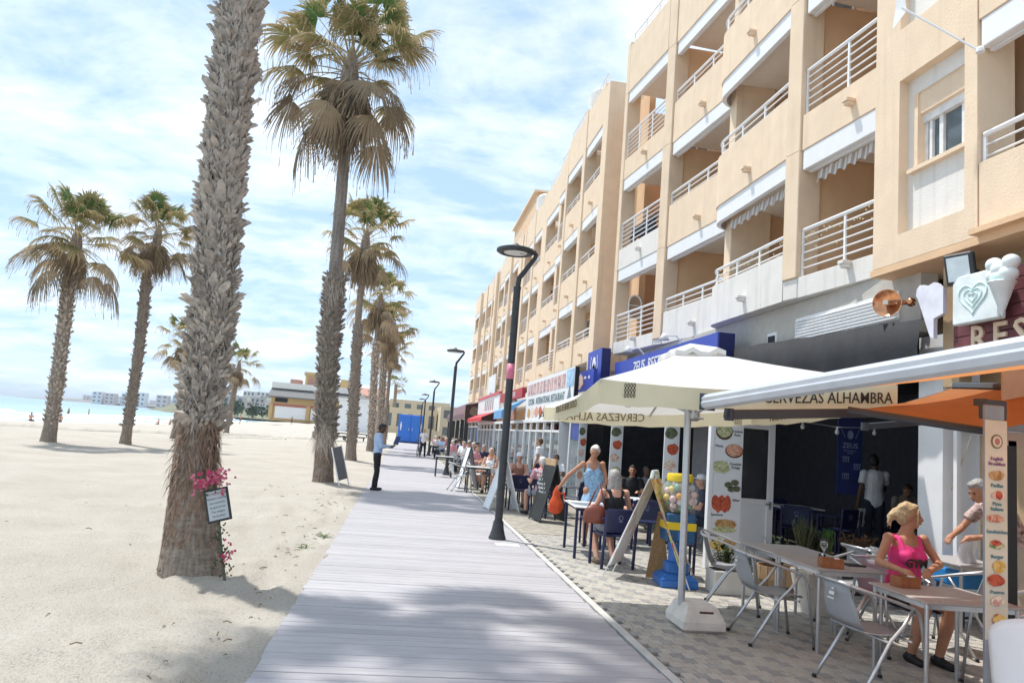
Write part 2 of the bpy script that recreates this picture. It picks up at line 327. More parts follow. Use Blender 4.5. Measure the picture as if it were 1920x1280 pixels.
# sea and surf
def sea_mat():
    m = bpy.data.materials.new('sea_water'); m.use_nodes = True; t = m.node_tree; N = t.nodes; K = t.links.new; b = N['Principled BSDF']; b.inputs['Roughness'].default_value = .22; b.inputs['IOR'].default_value = 1.33
    tcn = N.new('ShaderNodeTexCoord'); sp = N.new('ShaderNodeSeparateXYZ'); K(tcn.outputs['Object'], sp.inputs[0])
    mr = N.new('ShaderNodeMapRange'); K(sp.outputs[0], mr.inputs[0]); mr.inputs[1].default_value = -31; mr.inputs[2].default_value = -130; r = N.new('ShaderNodeValToRGB'); K(mr.outputs[0], r.inputs[0])
    r.color_ramp.elements[0].color = (.42, .53, .50, 1); r.color_ramp.elements[1].color = (.22, .36, .48, 1); e = r.color_ramp.elements.new(.25); e.color = (.32, .47, .51, 1)
    K(r.outputs[0], b.inputs['Base Color'])
    w = N.new('ShaderNodeTexNoise'); mpn = N.new('ShaderNodeMapping'); mpn.inputs['Scale'].default_value = (.35, .1, 1); K(tcn.outputs['Object'], mpn.inputs[0]); K(mpn.outputs[0], w.inputs['Vector']); w.inputs['Scale'].default_value = 1.2; w.inputs['Detail'].default_value = 6
    bp = N.new('ShaderNodeBump'); bp.inputs['Strength'].default_value = .5; bp.inputs['Distance'].default_value = .5; K(w.outputs[0], bp.inputs['Height']); K(bp.outputs[0], b.inputs['Normal']); return m
mb = MB(); mb.add([(-19000, -3000, -.46), (-20, -3000, -.46), (-20, 19000, -.46), (-19000, 19000, -.46)], [(0, 1, 2, 3)])
mb.build('sea', sea_mat(), kind='structure')
mb = MB()
for k, (off, w, a0, a1) in enumerate([(.3, 1.5, 20, 420), (4.5, 1.1, 30, 260), (9, 1.6, 35, 140), (15, .8, 60, 330), (24, 1.3, 45, 120)]):
    y = a0; last = None
    while y < a1:
        st = 1.2+(y-a0)*.02; jit = vnoise(y/7, k*3.1, 5)*3.2+vnoise(y/2.1, k*9, 6)*.9; wd = max(.05, w*(1+1.9*vnoise(y/5, k*7, 8))); xx = float(shore(y))-1.2-off+jit
        p = [(xx-wd, y, -.44+.0), (xx-wd*.4, y, -.40+.18*min(1, k)), (xx, y, -.43)]
        if last: mb.add(last+p, [(0, 1, 4, 3), (1, 2, 5, 4)])
        last = p; y += st
mb.build('surf_foam', mat('foam', (.85, .88, .87), .9), kind='stuff', smooth=True)

# ---------------- boardwalk: 0.145 m composite planks between the sand and the paving
def plank_mat():
    m = bpy.data.materials.new('composite_plank'); m.use_nodes = True; t = m.node_tree; N = t.nodes; K = t.links.new; b = N['Principled BSDF']; b.inputs['Roughness'].default_value = .62; b.inputs['Specular IOR Level'].default_value = .35
    g = N.new('ShaderNodeNewGeometry'); oi = N.new('ShaderNodeObjectInfo'); ad = N.new('ShaderNodeMath'); ad.operation = 'ADD'; K(g.outputs['Random Per Island'], ad.inputs[0]); K(oi.outputs['Random'], ad.inputs[1])
    fr = N.new('ShaderNodeMath'); fr.operation = 'FRACT'; K(ad.outputs[0], fr.inputs[0])
    r = N.new('ShaderNodeValToRGB'); K(fr.outputs[0], r.inputs[0]); r.color_ramp.elements[0].color = (.385, .37, .385, 1); r.color_ramp.elements[1].color = (.455, .44, .46, 1)
    nz = N.new('ShaderNodeTexNoise'); mpn = N.new('ShaderNodeMapping'); mpn.inputs['Scale'].default_value = (1.2, 14, 1); K(g.outputs['Position'], mpn.inputs[0]); K(mpn.outputs[0], nz.inputs['Vector']); nz.inputs['Scale'].default_value = 2; nz.inputs['Detail'].default_value = 7
    r2 = N.new('ShaderNodeValToRGB'); K(nz.outputs[0], r2.inputs[0]); r2.color_ramp.elements[0].position = .3; r2.color_ramp.elements[1].position = .7; r2.color_ramp.elements[0].color = (.86, .86, .86, 1); r2.color_ramp.elements[1].color = (1.06, 1.05, 1.04, 1)
    mu = N.new('ShaderNodeMix'); mu.data_type = 'RGBA'; mu.blend_type = 'MULTIPLY'; mu.inputs[0].default_value = 1; K(r.outputs[0], mu.inputs[6]); K(r2.outputs[0], mu.inputs[7])
    # trodden-in sand and scuffs
    nd = N.new('ShaderNodeTexNoise'); K(g.outputs['Position'], nd.inputs['Vector']); nd.inputs['Scale'].default_value = .9; nd.inputs['Detail'].default_value = 10; nd.inputs['Roughness'].default_value = .72
    mr = N.new('ShaderNodeMapRange'); K(nd.outputs[0], mr.inputs[0]); mr.inputs[1].default_value = .5; mr.inputs[2].default_value = .8; mr.inputs[4].default_value = .45
    mm = N.new('ShaderNodeMix'); mm.data_type = 'RGBA'; K(mr.outputs[0], mm.inputs[0]); K(mu.outputs[2], mm.inputs[6]); mm.inputs[7].default_value = (.55, .51, .48, 1)
    K(mm.outputs[2], b.inputs['Base Color'])
    wv = N.new('ShaderNodeTexWave'); wv.wave_type = 'BANDS'; wv.bands_direction = 'Y'; K(g.outputs['Position'], wv.inputs['Vector']); wv.inputs['Scale'].default_value = 2*3.14159/(.0207*2*3.14159)/6.2832*1.0; wv.inputs['Distortion'].default_value = .2
    bp = N.new('ShaderNodeBump'); bp.inputs['Strength'].default_value = .35; bp.inputs['Distance'].default_value = .004; K(wv.outputs[0], bp.inputs['Height']); K(bp.outputs[0], b.inputs['Normal']); return m
PLANK = plank_mat()
BX0, BX1, PP = -.84, 2.13, .145
mb = MB(); mb.box(BX0-.02, BX1+.02, -3, 86, -.16, -.04); boardwalk = mb.build('boardwalk', mat('plank_gap', (.05, .045, .04), .9), kind='structure')
one = MB(); one.bbox(BX0, BX1, .0055, PP-.0055, -.036, 0, .004); plank_me = one.mesh('plank', PLANK)
rest = MB(); y = -3.0; k = 0
while y < 86:
    dxp = rng.uniform(-.012, .012)
    if 4.2 <= y < 15.5: inst('plank', plank_me, boardwalk, (dxp, y, rng.uniform(-.0015, .0015)))
    else: rest.bbox(BX0+dxp, BX1+dxp, y+.0055, y+PP-.0055, -.036, rng.uniform(-.0015, .0015), .004)
    y += PP
rest.build('planks', PLANK, boardwalk, kind='stuff')
mb = MB()
for i in range(60): mb.bbox(2.155, 2.235, -3+i*1.5+.004, -1.5+i*1.5-.004, -.15, .004, .006)
mb.build('kerb_strip', mat('kerb_stone', (.50, .49, .46), .85, var=.12, vscale=5, bump=.4, rnd=.1), kind='structure')

# ---------------- paving of small blocks with a chequer of dark ones
def block_mat(name, c0, c1):
    m = bpy.data.materials.new(name); m.use_nodes = True; t = m.node_tree; N = t.nodes; K = t.links.new; b = N['Principled BSDF']; b.inputs['Roughness'].default_value = .85
    g = N.new('ShaderNodeNewGeometry'); oi = N.new('ShaderNodeObjectInfo'); ad = N.new('ShaderNodeMath'); ad.operation = 'ADD'; K(g.outputs['Random Per Island'], ad.inputs[0]); K(oi.outputs['Random'], ad.inputs[1]); fr = N.new('ShaderNodeMath'); fr.operation = 'FRACT'; K(ad.outputs[0], fr.inputs[0])
    r = N.new('ShaderNodeValToRGB'); K(fr.outputs[0], r.inputs[0]); r.color_ramp.elements[0].color = (*c0, 1); r.color_ramp.elements[1].color = (*c1, 1)
    nz = N.new('ShaderNodeTexNoise'); K(g.outputs['Position'], nz.inputs['Vector']); nz.inputs['Scale'].default_value = 34; nz.inputs['Detail'].default_value = 8; nz.inputs['Roughness'].default_value = .7
    r2 = N.new('ShaderNodeValToRGB'); K(nz.outputs[0], r2.inputs[0]); r2.color_ramp.elements[0].position = .3; r2.color_ramp.elements[1].position = .7; r2.color_ramp.elements[0].color = (.75, .75, .75, 1); r2.color_ramp.elements[1].color = (1.15, 1.15, 1.15, 1)
    mu = N.new('ShaderNodeMix'); mu.data_type = 'RGBA'; mu.blend_type = 'MULTIPLY'; mu.inputs[0].default_value = 1; K(r.outputs[0], mu.inputs[6]); K(r2.outputs[0], mu.inputs[7])
    n3 = N.new('ShaderNodeTexNoise'); K(g.outputs['Position'], n3.inputs['Vector']); n3.inputs['Scale'].default_value = 1.6; n3.inputs['Detail'].default_value = 9
    mr = N.new('ShaderNodeMapRange'); K(n3.outputs[0], mr.inputs[0]); mr.inputs[1].default_value = .5; mr.inputs[2].default_value = .72; mr.inputs[4].default_value = .5
    mm = N.new('ShaderNodeMix'); mm.data_type = 'RGBA'; K(mr.outputs[0], mm.inputs[0]); K(mu.outputs[2], mm.inputs[6]); mm.inputs[7].default_value = (.46, .435, .39, 1); K(mm.outputs[2], b.inputs['Base Color'])
    bp = N.new('ShaderNodeBump'); bp.inputs['Strength'].default_value = .4; bp.inputs['Distance'].default_value = .004; K(nz.outputs[0], bp.inputs['Height']); K(bp.outputs[0], b.inputs['Normal']); return m
PBE, PDK = block_mat('beige_block', (.385, .355, .305), (.465, .435, .385)), block_mat('dark_block', (.265, .258, .25), (.325, .318, .305))
mb = MB(); mb.box(2.24, 12, -3, 60, -.085, -.03); paving = mb.build('paving', mat('sandy_joint', (.37, .34, .30), .95), kind='structure')
bw, bl = .105, .13
blk = MB(); blk.bbox(-bw/2+.003, bw/2-.003, -bl/2+.003, bl/2-.003, -.03, 0, .004); me_b, me_d = blk.mesh('paver', PBE), blk.mesh('paver', PDK)
cells = []; iy = 0; y = 3.2
while y < 13.4:
    ix = 0; x = 2.30 + (bw/2 if iy % 2 else 0)
    while x < 6.75:
        v = Vector((x, y, 0))-Vector((0, 0, EYE)); zc = v.dot(fw); px = 960+1387*v.dot(rt)/zc; py = 640-1387*v.dot(up)/zc
        cells.append((v.length, 0 < px < 1920 and py < 1285, x, y, (ix+(iy//2)*2+(iy % 2)) % 4 == 0)); ix += 1; x += bw
    iy += 1; y += bl
near = sorted(c for c in cells if c[1])[:300]; nset = set((c[2], c[3]) for c in near)
rb, rd = MB(), MB()
for d, vis, x, y, dk in cells:
    h = rng.uniform(-.003, .002)
    if (x, y) in nset: inst('paver', me_d if dk else me_b, paving, (x, y, h))
    else: (rd if dk else rb).bbox(x-bw/2+.003, x+bw/2-.003, y-bl/2+.003, y+bl/2-.003, -.03, h, .004)
rb.build('beige_pavers', PBE, paving, kind='stuff'); rd.build('dark_pavers', PDK, paving, kind='stuff')
def brickmat():
    m = bpy.data.materials.new('far_paving'); m.use_nodes = True; t = m.node_tree; N = t.nodes; K = t.links.new; b = N['Principled BSDF']; b.inputs['Roughness'].default_value = .85
    g = N.new('ShaderNodeNewGeometry'); br = N.new('ShaderNodeTexBrick'); K(g.outputs['Position'], br.inputs['Vector']); br.inputs['Scale'].default_value = 1; br.inputs['Brick Width'].default_value = .105; br.inputs['Row Height'].default_value = .13; br.inputs['Mortar Size'].default_value = .004
    br.inputs['Color1'].default_value = (.40, .36, .29, 1); br.inputs['Color2'].default_value = (.26, .24, .2, 1); br.inputs['Mortar'].default_value = (.3, .27, .22, 1); K(br.outputs[0], b.inputs['Base Color']); return m
mb = MB(); mb.box(2.245, 12, 13.46, 90, -.03, 0); mb.build('far_paving', brickmat(), paving)

# weeds, twigs and litter in the sand by the boardwalk
LG = mat('weed_green', (.10, .16, .05), .7, var=.3)
for (x, y, lab) in ((-1.0, 11.6, 'small green weed in the sand at the boardwalk edge, the farther one'), (-1.12, 10.4, 'small flattened green weed in the sand by the boardwalk, the nearer one')):
    mb = MB()
    for k in range(16):
        a = rng.uniform(0, 6.28); l = rng.uniform(.08, .2); h = rng.uniform(.01, .07); w = .012
        u = Vector((math.cos(a), math.sin(a), 0)); v = Vector((-u.y, u.x, 0))
        mb.add([v*w*.4, -v*w*.4, u*l*.6+Vector((0, 0, h))-v*w, u*l*.6+Vector((0, 0, h))+v*w, u*l+Vector((0, 0, h*.5))], [(0, 1, 2, 3), (3, 2, 4)])
    o = mb.build('beach_weed', LG, label=lab, cat='weed'); o.location = (x, y, float(sand_z(np.array(x), np.array(y)))+.0)
TW = mat('dry_twig', (.24, .18, .12), .9); mb = MB()
for k in range(110):
    x, y = -.95-abs(rng.gauss(0, .5 if k % 3 else 2.2)), rng.uniform(5.2, 20); a = rng.uniform(0, 3.1); l = rng.uniform(.01, .045); z = float(sand_z(np.array(x), np.array(y)))
    mb.tube([(x-math.cos(a)*l, y-math.sin(a)*l, z), (x, y, z+.012), (x+math.cos(a)*l, y+math.sin(a)*l, z+.002)], rng.uniform(.003, .007), 4)
mb.build('twig_litter', TW, kind='stuff')
mb = MB(); mb.bbox(1.62, 2.0, 11.75, 11.98, 0, .006, .002); mb.build('cover_plate', mat('bright_plate', (.72, .72, .72), .5), label='pale square cover plate set in the boardwalk at the foot of the nearest lamp', cat='cover plate')
# ================================================================== PALMS
LEAFG = attr_mat('fan_leaf_green', (.095, .165, .05), (.42, .34, .17))
LEAFO = attr_mat('fan_leaf_olive', (.22, .21, .085), (.44, .33, .18))
LEAFD = attr_mat('fan_leaf_dead', (.44, .34, .22), (.33, .26, .18), rnd=.3)
BOOT = mat('leaf_base_grey', (.40, .345, .29), .9, var=.3, vscale=11, bump=.7, bscale=45, rnd=.38)
def trunk_mat(name, c, ring, fine):
    m = bpy.data.materials.new(name); m.use_nodes = True; t = m.node_tree; N = t.nodes; K = t.links.new; b = N['Principled BSDF']; b.inputs['Roughness'].default_value = .9; b.inputs['Specular IOR Level'].default_value = .2
    tcn = N.new('ShaderNodeTexCoord'); mpn = N.new('ShaderNodeMapping'); mpn.inputs['Scale'].default_value = (5, 5, 26); K(tcn.outputs['Object'], mpn.inputs[0])
    nz = N.new('ShaderNodeTexNoise'); K(mpn.outputs[0], nz.inputs['Vector']); nz.inputs['Scale'].default_value = ring; nz.inputs['Detail'].default_value = 9; nz.inputs['Roughness'].default_value = .7
    mp2 = N.new('ShaderNodeMapping'); mp2.inputs['Scale'].default_value = (30, 30, 2.2); K(tcn.outputs['Object'], mp2.inputs[0]); nf = N.new('ShaderNodeTexNoise'); K(mp2.outputs[0], nf.inputs['Vector']); nf.inputs['Scale'].default_value = fine; nf.inputs['Detail'].default_value = 6
    ad = N.new('ShaderNodeMath'); ad.operation = 'ADD'; K(nz.outputs[0], ad.inputs[0]); K(nf.outputs[0], ad.inputs[1])
    r = N.new('ShaderNodeValToRGB'); mr = N.new('ShaderNodeMath'); mr.operation = 'MULTIPLY'; mr.inputs[1].default_value = .5; K(ad.outputs[0], mr.inputs[0]); K(mr.outputs[0], r.inputs[0])
    r.color_ramp.elements[0].position = .36; r.color_ramp.elements[1].position = .64; r.color_ramp.elements[0].color = (*lerpc(c, .45), 1); r.color_ramp.elements[1].color = (*lerpc(c, 1.25), 1); K(r.outputs[0], b.inputs['Base Color'])
    bp = N.new('ShaderNodeBump'); bp.inputs['Strength'].default_value = .9; bp.inputs['Distance'].default_value = .03; K(ad.outputs[0], bp.inputs['Height']); K(bp.outputs[0], b.inputs['Normal']); return m
TRK = trunk_mat('palm_trunk_bark', (.32, .265, .215), 1, 1); TRKS = trunk_mat('palm_trunk_smooth', (.30, .265, .235), 1.4, .6)
FIBRE = mat('palm_fibre', (.25, .165, .115), .95, var=.35, vscale=20)

def frond_mesh(elev, L, Rb, nseg, deadness, seed, mats):
    g = random.Random(seed); mb = MB(); mb.t = []
    def quadstrip(rows, tips):
        o = len(mb.v)
        for r in rows: mb.v += [tuple(p) for p in r]
        w = len(rows[0])
        for tv in tips: mb.t += [tv]*w
        for i in range(len(rows)-1):
            for k in range(w-1): mb.f.append((o+i*w+k, o+i*w+k+1, o+(i+1)*w+k+1, o+(i+1)*w+k)); mb.m.append(0)
    # petiole, sagging under its own weight
    p = Vector((.05, 0, 0)); a = elev; pts = []; n = 9; tw = g.uniform(-.25, .25)
    for i in range(n+1):
        pts.append(p.copy()); a2 = a-(i/n)**1.3*R(20+30*deadness)*max(.15, math.cos(a)); p = p+Vector((math.cos(a2), tw*.12*(i/n), math.sin(a2)))*(L/n)
    T = (pts[-1]-pts[-2]).normalized()
    mb2 = MB(); mb2.tube(pts, [.020-.011*i/n for i in range(n+1)], 5); o = len(mb.v); mb.v += mb2.v; mb.t += [.55 if deadness < .5 else .35]*len(mb2.v); mb.f += [tuple(i+o for i in f) for f in mb2.f]; mb.m += [0]*len(mb2.f)
    E_ = pts[-1]; S = T.cross(Vector((0, 0, 1)))
    if S.length < .15: S = Vector((0, 1, 0))
    S.normalize(); S = (S+Vector((0, 0, g.uniform(-.35, .35)))).normalized(); Nn = S.cross(T).normalized(); S = T.cross(Nn)*-1
    spread = R(118 - 35*deadness); dth = 2*spread/nseg
    fold = .25+.75*deadness
    for k in range(nseg):
        th = -spread+(k+.5)*dth+g.uniform(-.02, .02); d = (T*math.cos(th)+S*math.sin(th)); side = (T*-math.sin(th)+S*math.cos(th))
        d = (d - Nn*fold*abs(math.sin(th))*.55 + Nn*.12).normalized()
        ln = Rb*(.78+.22*math.cos(th*.8))*g.uniform(.9, 1.06); st = (0.03, .3, .52, .72, .88, 1.0) if nseg > 24 else (.03, .5, .78, 1.0)
        rows = []; tips = []; hang = g.uniform(.28, .85)*(1+deadness*.8)
        for i, s in enumerate(st):
            pos = E_ + d*ln*s + Vector((0, 0, -1))*ln*hang*max(0, s-.34)**1.9*1.25 - d*ln*max(0, s-.5)**2*hang*.55
            hw = ln*math.tan(dth/2)*min(s, .56)*1.3*(1 if s < .6 else max(.06, (1.02-s)/.42)); rid = Nn*(.022*ln*(1 if k % 2 else -1))*min(1, s*2)
            rows.append([pos-side*hw, pos+rid*.8, pos+side*hw]); tips.append(max(0, s-.25)*1.0+g.uniform(-.05, .1))
        quadstrip(rows, tips)
        if g.random() < .3+.25*deadness:   # loose threads
            q = Vector(rows[-1][1]); l = g.uniform(.12, .42)*Rb*1.2; w = side*.006
            quadstrip([[q-w, q, q+w], [q-w*.7+Vector((g.uniform(-.03, .03), g.uniform(-.03, .03), -l)), q+Vector((0, 0, -l)), q+w*.7+Vector((0, 0, -l))]], [1, 1])
    return mb.mesh('frond', mats)
LIB = {}
def frond_lib(hi):
    if hi in LIB: return LIB[hi]
    n = 38 if hi else 18; out = []
    for e, dead in ((80, 0), (64, 0), (50, 0), (36, .05), (21, .15), (6, .3), (-10, .6), (-34, .9)):
        vs = []
        for v in range(3):
            m = LEAFG if dead < .05 else (LEAFO if dead < .35 else (LEAFO if (dead < .6 and v == 0) else LEAFD))
            if 27 < e < 63 and v == 2: m = LEAFO
            vs.append(frond_mesh(R(e), 1.35+.17*v-(.45 if e > 70 else 0), .90, n, dead, e*7+v+(1000 if hi else 0), m))
        out.append((e, vs))
    LIB[hi] = out; return out
def skirt_lib(hi):
    k = ('s', hi)
    if k not in LIB: LIB[k] = [frond_mesh(R(-62-6*v), .5, .95, 22 if hi else 12, 1, 400+v, LEAFD) for v in range(3)]
    return LIB[k]
def crown(palm, c, scale, seed, hi, nf=36, skirt=22, lean=(0, 0)):
    g = random.Random(seed); lib = frond_lib(hi)
    base = Vector(c)
    for i in range(nf):
        f = (i+.5)/nf; band = min(7, int((f**1.15)*8)); e, vs = lib[band]; az = i*2.39996+g.uniform(-.3, .3); s = scale*g.uniform(.82, 1.12)
        M = Matrix.Translation(base+Vector((0, 0, .35*scale*(1-f)-.35*f*scale))) @ Rz(az) @ Matrix.Rotation(R(g.uniform(-9, 9)), 4, 'Y') @ Matrix.Rotation(R(g.uniform(-20, 20)), 4, 'X') @ Matrix.Diagonal((s, s, s, 1))
        inst('frond', vs[g.randrange(3)], palm, M=M)
    sk = skirt_lib(hi)
    for i in range(skirt):
        az = i*2.39996+g.uniform(-.4, .4); s = scale*g.uniform(.8, 1.15)
        M = Matrix.Translation(base+Vector((0, 0, scale*(.05-.6*i/max(1, skirt))))) @ Rz(az) @ Matrix.Rotation(R(g.uniform(-6, 14)), 4, 'Y') @ Matrix.Diagonal((s, s, s, 1))
        inst('dead_frond', sk[g.randrange(3)], palm, M=M)
    mb = MB(); mb.lathe([(.16*scale, -1.3*scale), (.22*scale, -.8*scale), (.24*scale, -.2*scale), (.16*scale, .25*scale), (.05*scale, .6*scale)], c, 12); mb.build('crown_heart', TRK, palm, smooth=True)
def curve_at(ctrl, z):
    for (z0, x0, y0), (z1, x1, y1) in zip(ctrl, ctrl[1:]):
        if z <= z1: break
    f = (z-z0)/(z1-z0); f = max(0, f)
    return Vector((x0+(x1-x0)*f, y0+(y1-y0)*f, z))
def trunk(palm, ctrl, rad, m, z0, z1, name='trunk', step=.12, seg=22, rough=.012, seed=1):
    mb = MB(); g = random.Random(seed); n = int((z1-z0)/step)+1; vs = []; fs = []
    for i in range(n+1):
        z = z0+(z1-z0)*i/n; c = curve_at(ctrl, z); r = rad(z)*(1+g.uniform(-.02, .02))
        for k in range(seg):
            t = 2*math.pi*k/seg; rr = r+rough*g.uniform(-1, 1); vs.append(c+Vector((math.cos(t)*rr, math.sin(t)*rr, 0)))
    for i in range(n):
        for k in range(seg): fs.append((i*seg+k, i*seg+(k+1) % seg, (i+1)*seg+(k+1) % seg, (i+1)*seg+k))
    mb.add(vs, fs); return mb.build(name, m, palm, smooth=True)
def boot_geo(v, g):
    w, l, o = (.125, .24, .075) if v < 2 else (.10, .19, .055)
    ol = [(-.5, 0), (.5, 0), (.47, .45), (.56, 1.0), (.22, .93), (.02, .66), (-.2, 1.04), (-.52, .9), (-.47, .45)]
    if v == 1: ol = [(-.5, 0), (.5, 0), (.46, .5), (.3, .98), (-.1, 1.06), (-.42, .8), (-.48, .45)]
    if v == 3: ol = [(-.5, 0), (.5, 0), (.5, .5), (.42, 1.1), (.12, .8), (-.3, .85), (-.55, .6)]
    P = []
    for side in (0, 1):
        for a, b in ol: P.append((a*w, .0+o*(b**1.6)*(1.25 if side else 1)+(.016 if side else -.014)-.012*(1-b)-abs(a)**2*.03, b*l))
    n = len(ol); F = [tuple(range(n)), tuple(range(n, 2*n))[::-1]] + [(i, n+i, n+(i+1) % n, (i+1) % n) for i in range(n)]
    return P, F
BG = [boot_geo(v, None) for v in range(4)]
def boots(palm, ctrl, rad, z0, z1, dz, nper, seed, single=0, scale=1, m=BOOT, messy=.25):
    g = random.Random(seed); mes = None
    if single:
        mes = []
        for P, F in BG:
            b = MB(); b.add(P, F); mes.append(b.mesh('leaf_base', m))
    L_ = []; z = z0; row = 0
    while z < z1:
        for k in range(nper):
            t = 2*math.pi*(k+.5*(row % 2))/nper+g.uniform(-.16, .16); zz_ = z+g.uniform(-dz*.5, dz*.5)
            c = curve_at(ctrl, zz_)+Vector((math.cos(t), math.sin(t), 0))*(rad(zz_)-.012)
            s = scale*g.uniform(.75, 1.25)*(1.25 if g.random() < .06 else 1); sk = (20 if row % 2 else -20)+g.gauss(0, 24)
            til = g.gauss(3, 7)-(g.uniform(10, 34) if g.random() < messy*.5 else 0)
            M = Matrix.Translation(c) @ Rz(t-math.pi/2) @ Matrix.Rotation(R(sk), 4, 'Y') @ Matrix.Rotation(R(til), 4, 'X') @ Matrix.Diagonal((s, s, s*g.uniform(.8, 1.2), 1))
            wp = WL(palm)+c; face = (wp-Vector((0, 0, EYE))).dot(Vector((math.cos(t), math.sin(t), 0)))
            L_.append((face > .04*wp.length and True, wp.length, M, g.randrange(4)))
        z += dz; row += 1
    L_.sort(key=lambda q: (q[0], q[1])); mb = MB()
    for i, (bk, d, M, v) in enumerate(L_):
        if i < single: inst('leaf_base', mes[v], palm, M=M)
        else:
            P, F = BG[v]; mb.add([M @ Vector(p) for p in P], F)
    if mb.v: mb.build('leaf_bases', m, palm, kind='stuff')
def fibres(palm, ctrl, rad, z0, z1, n, seed, ln=.22, out=.06, name='fibre_skirt', m=FIBRE, bias=None):
    g = random.Random(seed); mb = MB()
    for i in range(n):
        t = g.uniform(0, 6.283)
        if bias is not None and g.random() < .55: t = bias+g.gauss(0, .6)
        z = g.uniform(z0, z1); c = curve_at(ctrl, z); d = Vector((math.cos(t), math.sin(t), 0)); s = Vector((-d.y, d.x, 0)); p = c+d*rad(z); l = ln*g.uniform(.5, 1.5); o = out*g.uniform(.2, 1.4); w = g.uniform(.003, .011); sl_ = g.gauss(0, .35)*l
        q1 = p+d*o*.7+s*sl_*.4-Vector((0, 0, l*.4)); q2 = p+d*o+s*sl_-Vector((0, 0, l))
        mb.add([p-s*w, p+s*w, q1+s*w, q1-s*w, q2], [(0, 1, 2, 3), (3, 2, 4)])
    mb.build(name, m, palm, kind='stuff')

# nearest palm: its crown stands above the frame and shades the boardwalk
def rel(ctrl, x, y): return [(z, a-x, b-y) for z, a, b in ctrl]
px, py = PALMS['a']; pa = thing('palm_tree', 'thickest nearest palm with shaggy criss-cross leaf bases and the memorial board at its foot', 'palm tree', (px, py, 0), group='palms along the boardwalk')
ctA = rel([(-.3, -2.05, 8.45), (0, -2.05, 8.45), (.6, -2.13, 8.47), (1.5, -2.2, 8.5), (2.5, -2.18, 8.5), (4.5, -2.30, 8.5), (6.5, -2.36, 8.5), (10.5, -2.5, 8.5)], px, py)
def radA(z): return max(.196, .262-.055*max(0, z-.35))+.085*math.exp(-max(0, z)/.25)
trunk(pa, ctA, radA, TRK, -.3, 9.8, seed=3, step=.07, seg=30, rough=.006)
boots(pa, ctA, radA, 1.5, 9.0, .056, 16, 11, single=300, scale=.64, messy=.5)
fibres(pa, ctA, radA, .98, 1.65, 620, 5, ln=.2, out=.06, bias=-.25); fibres(pa, ctA, radA, 1.6, 8.6, 2600, 16, ln=.16, out=.05, name='leaf_base_fibre', m=BOOT); fibres(pa, ctA, radA, .05, 1.0, 1300, 6, ln=.10, out=.008, name='trunk_fibre')
crown(pa, curve_at(ctA, 9.9), 1.0, 21, False, nf=34, skirt=10)

px, py = PALMS['b']; pb = thing('palm_tree', 'tallest palm with a full crown against the sky, menu board leaning at its foot', 'palm tree', (px, py, 0), group='palms along the boardwalk')
ctB = rel([(-.3, -2.0, 21.4), (0, -2.04, 21.4), (1.0, -2.10, 21.4), (3, -2.25, 21.4), (5.8, -2.34, 21.4), (9.95, -2.48, 21.4), (12.4, -2.58, 21.4)], px, py)
def radB(z): return (.25+.06*math.exp(-max(0, z)/.3)) if z < 5.7 else .185-.006*(z-5.7)
trunk(pb, ctB, radB, TRK, -.3, 5.85, seed=4, step=.1); trunk(pb, ctB, radB, TRKS, 5.8, 12, name='upper_trunk', seed=5, rough=.004)
boots(pb, ctB, radB, 1.15, 5.9, .085, 12, 12, scale=.78, messy=1.2)
fibres(pb, ctB, radB, 1.0, 1.7, 260, 7, ln=.5, out=.10, m=BOOT); fibres(pb, ctB, radB, 5.2, 6.0, 200, 8, ln=.4, out=.12, m=BOOT, name='peeling_collar'); fibres(pb, ctB, radB, .1, 1.0, 500, 9, ln=.12, out=.01, name='trunk_fibre')
crown(pb, curve_at(ctB, 12.15), 1.12, 33, True, nf=54, skirt=34)

def simple_palm(key, ctrl, label, r0, rtop, zboot, ztop, cs, seed, nf=38, skirt=18, group='palms along the boardwalk', hi=False):
    px, py = PALMS[key]; p = thing('palm_tree', label, 'palm tree', (px, py, 0), group=group); ct = rel(ctrl, px, py)
    rf = lambda z: ((r0*(1+.35*math.exp(-max(0, z)/.35))) if z < zboot else rtop)
    trunk(p, ct, rf, TRK, -.3, ztop, seed=seed, step=.14, seg=14)
    boots(p, ct, rf, .8, zboot, .11, 9, seed+1, scale=.66, messy=.5)
    crown(p, curve_at(ct, ztop+.1), cs, seed+2, hi, nf, skirt); return p
simple_palm('c', [(-.3, -2.2, 34.8), (0, -2.2, 34.8), (4, -2.40, 34.8), (7, -2.55, 34.8), (10.6, -2.58, 34.8)], 'second palm behind the waiter with a clipboard, bare grey upper trunk and browning crown', .22, .15, 6.2, 10.2, .95, 51, nf=42, skirt=18)
simple_palm('d', [(-.3, -1.9, 48.5), (0, -1.9, 48.5), (6, -2.2, 48.5), (10.4, -2.25, 48.5)], 'palm in the twin pair by the boardwalk whose trunk stands in front', .22, .17, 7.0, 9.7, .98, 61)
simple_palm('e', [(-.3, -1.55, 53), (0, -1.55, 53), (6, -1.75, 53), (11, -1.75, 53)], 'palm in the twin pair by the boardwalk whose trunk stands behind the other', .22, .17, 6.0, 8.6, .9, 66)
simple_palm('f', [(-.3, -1.35, 61), (0, -1.35, 61), (7, -1.5, 61), (8.4, -1.5, 61)], 'slender palm farthest along the boardwalk row beside the blue toilet block', .17, .13, 3.2, 7.9, .82, 71, nf=26)
simple_palm('g', [(-.3, -13.57, 31.4), (0, -13.57, 31.4), (3, -13.6, 31.4), (6, -13.72, 31.4), (9, -13.7, 31.4)], 'leftmost beach palm with a wide drooping crown', .235, .17, 6.6, 8.0, 1.02, 81, nf=42, skirt=6, group='palms out on the open sand', hi=True)
